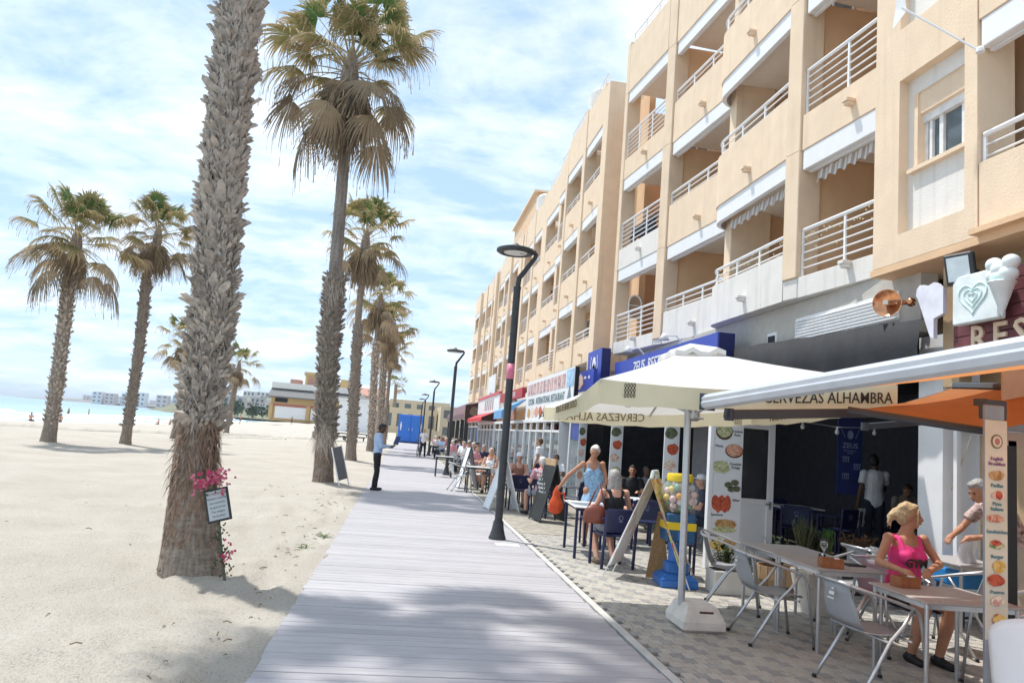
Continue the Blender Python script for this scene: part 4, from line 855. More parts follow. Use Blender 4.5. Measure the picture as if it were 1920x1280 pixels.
for i in range(5): disc(M_, 'food_picture', (4.72+.05*i, yb-.001*(i % 3), .97-.03*(i % 2)), XU, ZU, .055, .115, WING, n=10, wob=.12, seed=i)
disc(M_, 'food_picture', (4.90, yb, .66), XU, ZU, .19, .075, BREAD, n=8, seed=1, wob=.1); disc(M_, 'food_picture', (4.88, yb-.003, .58), XU, ZU, .18, .045, SALAD, n=9, wob=.1)
disc(M_, 'food_picture', (4.79, yb, .36), XU, ZU, .12, .09, FRIES, n=9, wob=.25, seed=2); disc(M_, 'food_picture', (4.98, yb-.003, .40), XU, ZU, .11, .05, BREAD, n=12); disc(M_, 'food_picture', (4.97, yb, .32), XU, ZU, .13, .07, SALAD, n=11, wob=.2)
for s, x, z in (('Ensalada\nRusa', 5.03, 2.02), ('Pizzas', 4.75, 1.81), ('Ensalada\nGriega', 5.02, 1.53), ('Alitas', 5.05, 1.02), ('Sandwich', 4.76, .79), ('Burger', 4.74, .49)): text(s, .052, INK, (x, yb-.002, z), XU, ZU, M_, world=True)

D = thing('restaurant_door', 'white half glazed restaurant door standing open beside the food picture board', 'door', (5.5, 11.3, 0))
mb = MB(); M0 = None
for a in ((5.17, 5.25, .12, 2.24), (5.82, 5.93, .12, 2.24), (5.25, 5.82, 2.13, 2.24), (5.25, 5.82, .12, .2), (5.25, 5.82, .93, 1.03)): mb.bbox(a[0], a[1], 11.25, 11.31, a[2], a[3], .006)
mb.build('frame', WTRIM, D, world=True); mb = MB(); mb.box(5.25, 5.82, 11.27, 11.295, .2, .93); mb.build('lower_panel', BOARDW, D, world=True)
mb = MB(); mb.box(5.25, 5.82, 11.27, 11.29, 1.03, 2.13); mb.build('pane', mat('door_glass', (.03, .032, .036), .12, var=.3, vscale=2), D, world=True)
mb = MB(); mb.box(5.85, 5.89, 11.235, 11.25, .88, 1.0); mb.tube([(5.87, 11.22, .96), (5.78, 11.21, .96)], .012, 6); mb.build('handle', ALU, D, world=True)

Zb = thing('hanging_banner', 'dark blue hanging banner lettered ZEUS in the dark restaurant entrance', 'banner', (8.03, 12.5, 1.2))
mb = MB(); mb.box(7.79, 8.27, 12.5, 12.52, 1.15, 2.52); mb.build('cloth', mat('banner_blue', (.035, .055, .24), .7), Zb, world=True)
PB = mat('pale_blue_print', (.35, .42, .62), .7)
text('ZEUS', .13, PB, (8.03, 12.497, 2.02), XU, ZU, Zb, world=True, bold=.002); text('RESTAURANT\nGREEK', .04, PB, (8.03, 12.497, 1.91), XU, ZU, Zb, world=True)
disc(Zb, 'emblem', (8.03, 12.497, 2.22), XU, ZU, .06, .08, PB, n=12)
for sg in (-1, 1):
    mb = MB()
    for i in range(4): mb.box(8.03+sg*(.11+.02*i)-.012, 8.03+sg*(.11+.02*i)+.012, 12.494, 12.498, 2.17+.04*i, 2.19+.04*i)
    mb.build('emblem', PB, Zb, world=True)
mb = MB()
for x, z in ((7.89, 1.72), (8.11, 1.60), (7.89, 1.42)):
    for i in range(4): mb.box(x+.035*i, x+.035*i+.012, 12.494, 12.498, z, z+.09)
    mb.box(x-.01, x+.13, 12.494, 12.498, z+.09, z+.105)
mb.build('temple_print', PB, Zb, world=True)

# --- black drape over the restaurant front, string bulbs
mb = MB(); vs = []; n = 34
for i in range(n+1):
    y = 8.3+6.55*i/n; zt = 3.60+.035*(y-8.5); xw = 6.36+.03*math.sin(i*1.1)-.02*math.sin(i*.37)
    vs += [(6.44, y, zt), (xw-.10, y, zt-.03), (xw-.16, y, 3.2), (xw-.13+.02*math.sin(i*2.3), y, 2.86)]
mb.add(vs, [(4*i+j, 4*i+j+1, 4*i+5+j, 4*i+4+j) for i in range(n) for j in range(3)])
mb.build('black_drape', BLACKF, smooth=True, label='black fabric drape hung along the restaurant front under the white louvre', cat='drape')
mb = MB(); mb.box(4.7, 6.2, 8.9, 10.85, 2.62, 2.68); mb.build('dark_canopy', BLACKF, label='flat black canopy over the restaurant entrance behind the white parasol', cat='canopy')
sb = thing('string_light', 'string of clear bulbs hanging across the dark restaurant entrance', 'string lights', (6.3, 11.2, 2.1))
mb = MB(); pts = [(6.0, 11.2, 2.38), (6.36, 11.2, 2.31), (6.96, 11.2, 2.27), (7.5, 11.2, 2.30), (8.2, 11.2, 2.4)]; mb.tube(pts, .008, 5); mb.build('cable', mat('grey_cable', (.35, .35, .34), .6), sb, world=True)
for x, z in ((6.36, 2.31), (6.96, 2.27), (7.62, 2.31)):
    mb = MB(); mb.lathe([(.012, 0), (.016, -.03), (.02, -.045), (.034, -.075), (.03, -.105), (.012, -.12)], (x, 11.2, z), 12); mb.build('bulb', mat('frosted_bulb', (.7, .7, .66), .3), sb, world=True, smooth=True)

# --- blue restaurant fascia and blade sign with the bearded head
F = thing('shop_sign', 'long blue fascia sign over the restaurant with a dark end and white lettering', 'sign', (6.2, 17, 3.4))
mb = MB(); mb.box(5.95, 6.3, 13.72, 20.9, 3.46, 4.06); mb.build('board', BLUE, F, world=True); mb = MB(); mb.box(5.96, 6.29, 13.68, 13.717, 3.47, 4.05); mb.build('end_cap', DBLUE, F, world=True)
text('ZEUS  RESTAURANT', .42, WHITE, (5.945, 17.2, 3.76), YD, ZU, F, world=True, depth=.01)
for y in (15.9, 18.6):
    fl = thing('flood_light', 'small white flood lamp on a bracket over the blue fascia, '+('nearer one' if y < 17 else 'farther one'), 'flood lamp', (5.9, y, 4.1), group='flood lamps over the blue fascia')
    mb = MB(); mb.tube([(6.1, y, 4.06), (5.9, y, 4.25), (5.65, y, 4.22)], .018, 6); mb.build('bracket', WMET, fl, world=True); mb = MB(); mb.lathe([(.03, .1), (.06, .05), (.13, -.06), (.11, -.06)], (5.62, y, 4.18), 12); mb.build('shade', WMET, fl, world=True, smooth=True)
Bl = thing('blade_sign', 'blue box sign with a white bearded head in a laurel, beside the shade-tinted side wall', 'sign', (5.9, 22, 3.5))
mb = MB(); mb.box(5.62, 5.9, 21.25, 22.9, 3.55, 4.52); mb.build('box', BLUE, Bl, world=True); mb = MB(); mb.box(5.63, 5.89, 21.21, 21.247, 3.56, 4.51); mb.build('end_cap', DBLUE, Bl, world=True)
bx_ = 5.612
disc(Bl, 'head_print', (bx_, 22.07, 4.10), YD, ZU, .20, .22, WHITE, n=14, wob=.12, seed=2); disc(Bl, 'head_print', (bx_, 22.07, 3.88), YD, ZU, .17, .24, WHITE, n=12, wob=.2, seed=3)
for sg in (-1, 1):
    for i in range(7):
        a = R(-60+22*i); disc(Bl, 'laurel_leaf', (bx_, 22.07+sg*(.34+.06*math.cos(a)), 4.0+.30*math.sin(a)), YD, ZU, .035, .065, WHITE, n=8)
Fb = thing('shop_sign', 'blue food picture sign with burgers and white birds left of the blue box sign', 'sign', (5.7, 23.5, 3.3))
mb = MB(); mb.box(5.35, 5.45, 21.0, 25.2, 3.25, 3.86); mb.build('board', BLUE, Fb, world=True)
for i, (y, m) in enumerate(((24.6, BREAD), (23.9, WING), (23.2, FRIES), (22.6, PASTEL))): disc(Fb, 'food_picture', (5.345, y, 3.5+.06*(i % 2)), YD, ZU, .42, .22, m, n=12, wob=.2, seed=i)
for y in (21.5, 22.0, 24.9): disc(Fb, 'bird_print', (5.345, y, 3.65), YD, ZU, .16, .06, WHITE, n=5, wob=.5, seed=int(y*10))

# --- row of shopfronts farther along
WS = thing('shop_sign', 'big white sign wall with photo strips and INTERNATIONAL RESTAURANT lettering, right of the nearest lamp', 'sign', (5, 26, 2.4))
mb = MB(); mb.box(4.96, 5.1, 21.75, 30.4, 2.42, 3.95); mb.build('board', BOARDW, WS, world=True); mb = MB(); mb.box(4.97, 5.09, 21.69, 21.747, 2.43, 3.94); mb.build('end_cap', DARK, WS, world=True)
for i in range(11): mb = MB(); mb.box(4.95, 4.958, 23.0+.66*i, 23.5+.66*i, 3.38, 3.82); mb.build('photo', PHOTO, WS, world=True)
mb = MB(); mb.box(4.95, 4.958, 21.8, 22.8, 3.36, 3.9); mb.build('sky_photo', mat('print_sky', (.35, .55, .75), .6, var=.3), WS, world=True)
text('COCINA   INTERNATIONAL RESTAURANT', .36, mat('grey_print', (.16, .22, .25), .6), (4.953, 26.4, 3.1), YD, ZU, WS, world=True, bold=.006)
for i in range(8): disc(WS, 'food_picture', (4.953, 23.6+.85*i, 2.68), YD, ZU, .36, .2, (WING, PIZZA, PASTEL, BREAD)[i % 4], n=10, wob=.2, seed=i)
prism_ = MB(); prism_.prism([(-.3, -.2), (.3, -.2), (0, .28)], .006, (4.953, 22.3, 3.15), YD, ZU, (-1, 0, 0)); prism_.build('triangle_logo', mat('grey_print'  , (.1, .1, .1)), WS, world=True)
RED = mat('sign_red', (.42, .02, .03), .5); REDA = mat('awning_red', (.60, .04, .05), .7)
def front(label, x, y0, y1, nposts, z=2.3, inner=DARK, wall=None, ped=None):
    f = thing('shop', label, 'shop', (x, y0, 0), group='shop fronts along the promenade')
    for i in range(nposts):
        y = y0+(y1-y0)*i/(nposts-1); mb = MB(); mb.bbox(x-.05, x+.05, y-.05, y+.05, 0, z, .008); mb.build('post', WTRIM, f, world=True)
        if i < nposts-1:
            mb = MB(); g_ = (y1-y0)/(nposts-1); mb.box(x+.02, x+.04, y+.06, y+g_-.06, .1, z-.35); mb.build('pane', GLASS, f, world=True)
            mb = MB(); mb.box(x-.03, x+.05, y+.05, y+g_-.05, z-.35, z-.28); mb.build('transom', WTRIM, f, world=True)
    mb = MB(); mb.box(x-.08, x+1.5, y0-.1, y1+.1, z, z+.12); mb.build('header', WTRIM, f, world=True)
    mb = MB(); mb.box(x+1.0, x+1.5, y0, y1, 0, z); mb.build('inner_wall', inner, f, world=True)  # default near-black paints in the shade inside the shop
    return f
f = front('white glazed shop front with dark red curtains inside, under the white sign wall', 5.0, 21.9, 30.4, 7)
for i, y in enumerate((22.6, 24.0, 26.5, 28.0)): mb = MB(); mb.box(5.5, 5.58, y, y+.5, .2, 2.2); mb.build('curtain', mat('curtain_red', (.22, .01, .02), .8) if i % 2 == 0 else WSTUC, f, world=True)
RS = thing('shop_sign', 'red sign band lettered PIZZA STEAK behind the nearest lamp pole', 'sign', (4.9, 34, 3.3))
mb = MB(); mb.box(4.85, 5.0, 31.0, 38.2, 3.38, 3.80); mb.build('board', RED, RS, world=True); text('PIZZA   STEAK', .34, WHITE, (4.845, 34, 3.58), YD, ZU, RS, world=True)
mb = MB(); mb.box(4.9, 5.0, 33.2, 37, 2.45, 3.36); mb.build('photo_panel', food('print_dark', (.10, .04, .03), (.50, .25, .18), 6), RS, world=True)
mb = MB(); mb.prism([(0, 0), (1.0, .55), (1.0, .5), (.02, -.35), (0, -.35)], 2.6, (4.0, 30.7, 2.75), XU, ZU, (0, 1, 0)); mb.build('shop_awning', mat('awning_blue', (.16, .36, .62), .7), label='pale blue awning left of the big white sign wall', cat='awning')
front('white shop front behind the nearest lamp pole', 5.0, 30.6, 40.5, 6, inner=PEACH)
PW = thing('shop_sign', 'white panel sign with thin red top line, above the red scalloped awning', 'sign', (4.9, 42, 2.9))
mb = MB(); mb.box(4.85, 4.98, 38.5, 49.5, 2.95, 3.85); mb.build('board', BOARDW, PW, world=True); mb = MB(); mb.box(4.80, 4.98, 38.5, 49.5, 3.853, 4.0); mb.build('top_band', mat('pink_red', (.6, .12, .14), .6), PW, world=True)
for i in range(5): mb = MB(); mb.box(4.84, 4.848, 41+.95*i, 41.5+.95*i, 3.1, 3.7); mb.build('panel_print', mat('grey_photo', (.3, .28, .28), .6, var=.5), PW, world=True)
RA = thing('shop_awning', 'red scalloped awning under the white panel sign', 'awning', (4.6, 44, 2.3)); vs = []; n = 36; mb = MB()
for i in range(n+1): y = 40.5+8.8*i/n; vs += [(4.85, y, 2.92), (4.2, y, 2.62), (4.18+.05*math.sin(i*1.57), y, 2.62-.26-.05*math.cos(i*1.57))]
mb.add(vs, [(3*i+j, 3*i+j+1, 3*i+4+j, 3*i+3+j) for i in range(n) for j in range(2)]); mb.build('canvas', REDA, RA, world=True)
front('white shop front under the red scalloped awning', 5.0, 41, 49.5, 6, inner=PEACH)
BR = thing('terrace_canopy', 'dark brown canopy with a sloping roof left of the red awning', 'canopy', (4.4, 52, 0)); BRN = mat('brown_canvas', (.055, .022, .020), .7)
mb = MB(); mb.prism([(0, 0), (0, .95), (1.2, 1.25), (2.2, 1.25), (2.2, 0)], .1, (4.1, 50.6, 2.62), XU, ZU, (0, 1, 0)); mb.build('front_board', BRN, BR, world=True)
mb = MB(); mb.add([(4.08, 50.7, 3.0), (4.08, 71, 3.0), (4.6, 71, 3.85), (4.6, 50.7, 3.85), (4.08, 50.7, 2.62), (4.08, 71, 2.62)], [(0, 1, 2, 3), (4, 5, 1, 0)]); mb.build('roof_canvas', mat('mauve_canvas', (.16, .085, .09), .7), BR, world=True)
disc(BR, 'tree_emblem', (4.75, 50.59, 3.2), XU, ZU, .32, .3, mat('dim_gold', (.2, .15, .1), .6), n=14, wob=.3)
for y in (50.8, 54.5, 59, 64, 70): mb = MB(); mb.bbox(4.15, 4.42, y, y+.25, 0, 2.62, .01); mb.build('post', LAMPM, BR, world=True)
front('glazed terrace front under the dark brown canopy', 5.2, 51, 71, 8, z=2.5, inner=TANW)
text('JULIANS', .35, mat('grey_print'), (5.95, 52.6, 4.55), YD, ZU, name='window_lettering', label='dark lettering on a white balcony banner above the brown canopy', cat='lettering')
mb = MB(); mb.box(5.98, 6.02, 50.5, 54.8, 4.2, 5.9); mb.build('balcony_banner', BOARDW, label='white banner hung on a balcony left of the nearest lamp pole', cat='banner')

# --- fittings by the wooden ice cream sign
WS2 = thing('wooden_sign', 'dark red wooden sign board with cream letters RES, at the right edge', 'sign', (6.4, 6.5, 2.9)); WP = mat('red_wood', (.16, .045, .05), .6, var=.35, vscale=5, rnd=.2)
for i in range(8): mb = MB(); mb.bbox(6.34, 6.40, 4.6, 7.86, 2.86+.137*i, 2.99+.137*i, .006); mb.build('plank', WP, WS2, world=True)
text('RESTAURANTE', .42, mat('cream_letter', (.78, .60, .42), .6), (6.335, 7.58, 3.20), YD, ZU, WS2, align='LEFT', world=True, depth=.02, bold=.006, spacing=1.35)
IB = thing('ice_cream_sign', 'white ice cream board with a heart swirl and scooped cone on the wooden sign', 'sign', (6.2, 7.3, 3.4)); AQ = mat('aqua_print', (.55, .72, .70), .6)
mb = MB(); mb.bbox(6.16, 6.26, 6.98, 7.66, 3.37, 3.93, .015); mb.build('board', mat('board_mint', (.74, .80, .79), .45), IB, world=True)
for s in (1, .62, .3):
    mb = MB(); pts = [(6.158, 7.34-s*.21*(16*math.sin(t)**3)/16*1.0, 3.66+s*.19*(13*math.cos(t)-5*math.cos(2*t)-2*math.cos(3*t)-math.cos(4*t))/16) for t in np.linspace(0, 2*math.pi, 30)[:-1]]; mb.tube(pts, .012, 5, closed=True); mb.build('heart_swirl', AQ, IB, world=True, smooth=True)
cn = MB(); cn.lathe([(.01, 3.36), (.12, 3.70), (.14, 3.72), (.13, 3.73)], (6.10, 6.86, 0), 14); co = cn.build('cone', mat('board_mint'), IB, world=True, smooth='auto')
for k, (dy_, dz_, r_) in enumerate(((-.08, 3.80, .10), (.08, 3.80, .10), (0, 3.86, .11), (-.12, 3.92, .09), (.10, 3.93, .09), (0, 3.76, .12))):
    s = MB(); s.ell((6.10, 6.86+dy_, dz_), (r_, r_, r_*.9), 14, 9); s.build('scoop', (AQ if k == 5 else mat('board_mint')), IB, world=True, smooth=True)
CS = MB(); CS.prism([(0, .66), (.05, .70), (.12, .69), (.17, .66), (.22, .67), (.30, .69), (.36, .66), (.42, .60), (.46, .60), (.46, .28), (.30, .24), (.30, 0), (.24, .02), (.02, .52), (-.02, .58)], .05, (6.27, 8.34, 3.28), YD, ZU, (-1, 0, 0))
CS.build('cone_sign', mat('lavender_white', (.72, .71, .78), .5), label='blank white cone shaped ice cream sign next to the wooden sign', cat='sign')
mb = MB(); mb.bbox(6.42, 6.6, 7.87, 8.14, 2.7, 4.2, .01); mb.build('wall_pilaster', TANW, B1, world=True)
FL = thing('flood_light', 'large square flood light with a white glass front above the wooden sign', 'flood light', (6.3, 7.6, 3.85))
Mf = Matrix.Translation((6.18, 7.56, 4.03)) @ Matrix.Rotation(R(18), 4, 'Z') @ Matrix.Rotation(R(-12), 4, 'Y')
mb = MB(); mb.bbox(-.03, .05, -.17, .17, -.18, .18, .015, Mf); mb.build('housing', LAMPM, FL, world=True); mb = MB(); mb.box(-.036, -.031, -.13, .13, -.14, .14, Mf); mb.build('glass', mat('flood_glass', (.70, .78, .80), .15), FL, world=True)
mb = MB(); mb.tube([(6.22, 7.5, 3.85), (6.33, 7.45, 3.80)], .02, 6); mb.build('bracket', LAMPM, FL, world=True)
HD = thing('heater_dish', 'round copper reflector dish on a short wall arm under the soffit', 'heater', (6.4, 8.8, 3.8)); COP = mat('copper', (.62, .30, .16), .22, metal=1, var=.25, vscale=8)
Md = Matrix.Translation((6.22, 8.92, 3.86)) @ Vector((-.75, -.6, -.05)).to_track_quat('Z', 'Y').to_matrix().to_4x4()
mb = MB(); mb.lathe([(.02, -.07), (.10, -.06), (.17, -.02), (.185, .02), (.175, .02), (.10, -.04), (.02, -.05)], M=Md, seg=28); mb.build('dish', COP, HD, world=True, smooth='auto')
mb = MB(); mb.box(-.03, .03, -.03, .03, .0, .08, Md); mb.build('emitter', mat('pale_ceramic', (.75, .68, .55), .5), HD, world=True); mb = MB(); mb.tube([(6.26, 8.95, 3.86), (6.4, 8.78, 3.86)], .03, 8); mb.ell((6.42, 8.72, 3.86), (.06, .06, .06)); mb.build('arm', COP, HD, world=True, smooth=True)
FP = thing('flag_pole', 'white flag pole slanting out from the window column with a white pennant', 'flag pole', (6.28, 7.36, 6.6))
mb = MB(); mb.tube([(6.26, 7.36, 6.62), (5.62, 7.86, 7.35)], .014, 8); mb.build('pole', WMET, FP, world=True); mb = MB(); mb.lathe([(.05, -.02), (.05, .02), (.025, .05)], (6.27, 7.36, 6.62), 12); mb.build('socket', WMET, FP, world=True)
mb = MB(); mb.add([(5.66, 7.83, 7.30), (5.60, 7.88, 7.95), (5.62, 7.99, 7.4), (5.60, 8.02, 7.15)], [(0, 1, 2), (0, 2, 3)]); mb.build('pennant', WHITE, FP, world=True)
# fairy lights twined round the first floor balustrades of the near building
mb = MB(); fl_m = mat('fairy_bulb', (.85, .74, .45), .3)
for (a, b, n) in ((bays['b1'][0], bays['b1'][1], 34), (bays['b2'][0], bays['b2'][1], 40)):
    for i in range(n):
        f_ = (i+.5)/n; x, y = a[0]+(b[0]-a[0])*f_+.03, a[1]+(b[1]-a[1])*f_; z = 5.50+.06*math.sin(i*.9)-.10*(i % 4)*rng.random(); mb.ell((x, y, z), (.012, .012, .014), 6, 4)
mb.build('fairy_lights', fl_m, B1, world=True, kind='stuff')
mb = MB(); ar = [(-.20, -.35), (.20, -.35), (.20, .12)]+[(.20*math.cos(t), .12+.24*math.sin(t)) for t in np.linspace(.2, 2.95, 8)]+[(-.20, .12)]
AM = thing('arched_mirror', 'white arched mirror frame on the side wall of the lowest left balcony', 'mirror', (6.75, 21.7, 5.5))
mb.tube([(6.72+a*1.0, 21.80, 5.95+b) for a, b in ar], .025, 6, closed=True); mb.tube([(6.52, 21.80, 6.0), (6.92, 21.80, 6.0)], .015, 5); mb.build('frame', WMET, AM, world=True)
mb = MB(); mb.prism(ar, .01, (6.72, 21.83, 5.95), XU, ZU, (0, -1, 0)); mb.build('glass', mat('mirror_tan', (.40, .28, .2), .2), AM, world=True)
# ================================================================== PARASOL AND AWNINGS
PAR = mat('parasol_canvas', (.78, .765, .73), .85, var=.03, vscale=3, bump=.25, bscale=7, sub=.28)
P = thing('parasol', 'big white square beer parasol lettered CERVEZAS ALHAMBRA on a white concrete block', 'parasol', (2.9, 7.2, 0))
NL, FLc, FRc, NR = Vector((1.52, 5.75, 2.01)), Vector((1.62, 8.6, 1.92)), Vector((4.22, 8.62, 2.07)), Vector((4.14, 5.78, 2.225)); VAL = {0: .20, 1: .15, 2: .19, 3: .2}
cor = [NL, FLc, FRc, NR]; top = [c+Vector((0, 0, VAL[i])) for i, c in enumerate(cor)]; apex = Vector((2.83, 7.2, 2.73)); half = .14
pc = MB(); n = 8
for i in range(4):
    a, b = top[i], top[(i+1) % 4]; rows = []
    for r in range(n+1):
        f = half+(1-half)*r/n; row = []
        for k in range(n+1):
            g_ = k/n; e = a.lerp(b, g_); p = apex.lerp(e, f); sag = .10*math.sin(math.pi*g_)*f*f*(1)+.03*math.sin(math.pi*f); p = p-Vector((0, 0, sag*.8)); row.append(p)
        rows.append(row)
    o = [p for row in rows for p in row]; pc.add(o, [(r*(n+1)+k, r*(n+1)+k+1, (r+1)*(n+1)+k+1, (r+1)*(n+1)+k) for r in range(n) for k in range(n)])
pc.build('canopy', PAR, P, world=True, smooth='auto')
va = MB()
for i in range(4):
    a, b = top[i], top[(i+1) % 4]; c, d = cor[i], cor[(i+1) % 4]; vs = []
    for k in range(17):
        g_ = k/16; e = a.lerp(b, g_)-Vector((0, 0, .08*math.sin(math.pi*g_))); q = c.lerp(d, g_)-Vector((0, 0, .05*math.sin(math.pi*g_)-.008*math.sin(k*2.1))); vs += [e, q]
    va.add(vs, [(2*k, 2*k+1, 2*k+3, 2*k+2) for k in range(16)])
va.build('valance', mat('parasol_valance', (.80, .73, .52), .85, var=.04, sub=.4), P, world=True, smooth=True)  # yellow of light coming through the cloth is put into this colour
cp = MB(); hc = [apex+(t-apex)*.2+Vector((0, 0, .045)) for t in top]; vs = [apex+Vector((0, 0, .06))]
for i in range(4):
    for k in range(6): e = hc[i].lerp(hc[(i+1) % 4], k/6); vs.append(e-Vector((0, 0, .03*math.sin(k*2+i))))
m_ = len(vs)-1; vs += [v-Vector((0, 0, .05)) for v in vs[1:]]; cp.add(vs, [(0, 1+k, 1+(k+1) % m_) for k in range(m_)]+[(1+k, 1+(k+1) % m_, 1+m_+(k+1) % m_, 1+m_+k) for k in range(m_)]); cp.build('top_cap', PAR, P, world=True)
mb = MB(); mb.tube([(2.86, 7.18, .2), (2.83, 7.2, 2.74)], .036, 14); mb.build('pole', ALU, P, world=True, smooth='auto')
mb = MB(); mb.lathe([(.04, 2.0), (.065, 2.02), (.065, 2.10), (.04, 2.12)], (2.9, 7.2, 0), 16); mb.tube([(2.98, 7.14, 2.03), (2.86, 7.11, 2.03)], .012, 6); mb.build('hub', ALU, P, world=True, smooth='auto')
for i in range(8):
    e = top[i//2] if i % 2 == 0 else (top[i//2].lerp(top[(i//2+1) % 4], .5)-Vector((0, 0, .07))); mb = MB(); mb.tube([apex-Vector((0, 0, .04)), apex.lerp(e, .5)-Vector((0, 0, .05)), e-Vector((0, 0, .02))], .014, 6); rb_ = mb.build('rib', ALU, P, world=True)
    mb = MB(); mb.tube([Vector((2.9, 7.2, 2.06)), apex.lerp(e, .45)-Vector((0, 0, .06))], .011, 6); mb.build('strut', ALU, rb_, world=True)
nU = (NR-NL).normalized(); text('CERVEZAS ALHAMBRA', .135, INK, NL.lerp(NR, .755)+Vector((0, -.014, .055)), nU, ZU, P, world=True, bold=.0004, sx=.86)
emblem(P, NL.lerp(NR, .095)+Vector((0, -.012, .11)), nU, ZU, .058, INK)
fU = (FLc-FRc).normalized(); text('CERVEZAS ALHAMBRA', .135, INKB, FLc.lerp(FRc, .225)+Vector((0, -.02, .05)), fU, ZU, P, world=True, depth=.004, sx=.95)
emblem(P, FLc.lerp(FRc, .93)+Vector((0, -.02, .06)), (1, 0, 0), ZU, .06, INKB)
rU = (FRc-NR).normalized(); text('CERVEZAS ALHAMBRA', .12, INKB, NR.lerp(FRc, .62)+Vector((-.02, 0, .05)), rU, ZU, P, world=True, depth=.004, sx=.9)
lU = (NL-FLc).normalized(); text('SOLO SE BEBE SOLO', .10, INKB, FLc.lerp(NL, .52)+Vector((-.015, 0, .06)), lU, ZU, P, world=True, depth=.003, sx=1.2)
mb = MB(); mb.tube([(2.42, 7.9, 2.12), (2.42, 7.9, 2.18)], .03, 8); mb.build('clip', ALU, P, world=True)
base = MB(); b0, t0 = (.21, .24), (.15, .18); c0 = Vector((3.02, 7.14, 0)); vs = []
for (hx, hy), z in (((.17, .20), 0), (b0, .03), (b0, .10), (t0, .23), ((.13, .16), .245)):
    for sx_, sy_ in ((-1, -1), (1, -1), (1, 1), (-1, 1)): vs.append((3.0+sx_*hx, 7.16+sy_*hy, z))
base.add(vs, [(3, 2, 1, 0)]+[(4*r+k, 4*r+(k+1) % 4, 4*r+4+(k+1) % 4, 4*r+4+k) for r in range(4) for k in range(4)]+[(16, 17, 18, 19)])
bs = base.build('base_block', CONC, P, world=True); mb = MB(); mb.box(2.96, 3.10, 6.955, 6.985, .165, .195); mb.build('grip_slot', mat('rust_slot', (.10, .05, .03), .8), bs, world=True)

# ---- near awning: pale aluminium front bar, orange canvas, folding arm
OR = mat('orange_canvas', (.62, .25, .09), .8, var=.05, sub=.6); BARM = mat('pale_blue_aluminium', (.55, .575, .61), .38, metal=.3, var=.05, vscale=6, dirt=.2, dcol=(.4, .42, .44))
ARMG = mat('arm_grey', (.045, .055, .07), .5, var=.1)
A1 = thing('awning', 'nearest orange awning with a pale aluminium front bar reaching in from the right', 'awning', (2.4, 4, 2.1))
a, b = Vector((2.32, 5.6, 2.045)), Vector((2.53, 1.9, 2.215)); d = (b-a).normalized(); upv = Vector((0, 0, 1)); sdv = d.cross(upv).normalized()
prof = [(0, 0), (.035, -.012), (.10, -.0), (.11, .03), (.11, .10), (.06, .112), (.02, .105), (-.008, .075), (-.004, .05), (-.012, .035)]
mb = MB(); mb.prism([(-x, z) for x, z in prof], (b-a).length, a, sdv if sdv.x < 0 else -sdv, upv, d); mb.build('front_bar', BARM, A1, world=True)
mb = MB(); mb.prism([(-x, z) for x, z in [(-.016, -.016), (.115, -.016), (.115, .115), (-.016, .115)]], .012, a-d*.012, sdv if sdv.x < 0 else -sdv, upv, d); mb.build('end_cap', ARMG, A1, world=True)
wa, wb = Vector((6.3, 5.85, 2.87)), Vector((6.3, 2.0, 2.97)); mb = MB(); vs = []
for i in range(9):
    for j in range(7):
        p = (a+Vector((.10, 0, .08))).lerp(b+Vector((.10, 0, .08)), j/6).lerp(wa.lerp(wb, j/6), i/8); p.z -= .05*math.sin(math.pi*i/8); vs.append(p)
mb.add(vs, [(i*7+j, i*7+j+1, (i+1)*7+j+1, (i+1)*7+j) for i in range(8) for j in range(6)]); mb.build('canvas', OR, A1, world=True, smooth=True)
mb = MB(); mb.bbox(6.2, 6.34, 2.0, 5.9, 2.81, 3.01, .02); mb.build('cassette', ARMG, A1, world=True)
def arm(parent, pts, w=.035, h=.05):
    for i in range(len(pts)-1):
        mb = MB(); p, q = Vector(pts[i]), Vector(pts[i+1]); ax = (q-p).normalized(); Mx = frame(p, ax, ax.cross(Vector((0, 0, 1))).normalized(), ax.cross(Vector((0, 0, 1))).normalized().cross(ax)*-1)
        mb.bbox(0, (q-p).length, -w/2, w/2, -h/2, h/2, .006, Mx); mb.build('folding_arm', ARMG, parent, world=True)
        k = MB(); k.lathe([(w*.75, -h*.62), (w*.75, h*.62)], p, 10); k.build('arm_joint', ARMG, parent, world=True)
arm(A1, [(2.47, 5.42, 2.0), (4.01, 5.70, 2.15), (6.25, 7.4, 2.68)], .05, .075)
mb = MB(); mb.tube([(2.42, 5.36, 2.04), (2.42, 5.38, 1.98), (2.5, 5.42, 1.975)], .016, 8); mb.build('bracket', ARMG, A1, world=True)
A2 = thing('awning', 'second orange awning under the first, its underside glowing above the woman in pink', 'awning', (5, 8, 2.2))
fa, fb = Vector((3.505, 5.5, 2.125)), Vector((4.28, 4.97, 2.02)); wa, wb = Vector((4.84, 6.0, 2.45)), Vector((5.6, 5.1, 2.44)); mb = MB(); vs = []
for i in range(7):
    for j in range(6):
        p = fa.lerp(fb, j/5).lerp(wa.lerp(wb, j/5), i/6); p.z -= .04*math.sin(math.pi*i/6); vs.append(p)
mb.add(vs, [(i*6+j, i*6+j+1, (i+1)*6+j+1, (i+1)*6+j) for i in range(6) for j in range(5)]); mb.build('canvas', OR, A2, world=True, smooth=True)
mb = MB(); mb.tube([fa, fb], .03, 8); mb.build('front_bar', ARMG, A2, world=True); mb = MB(); mb.tube([wa, wb], .05, 8); mb.build('cassette', ARMG, A2, world=True)
arm(A2, [(4.32, 6.5, 2.06), (5.04, 6.5, 2.17), (5.4, 6.5, 2.41)], .045, .06)
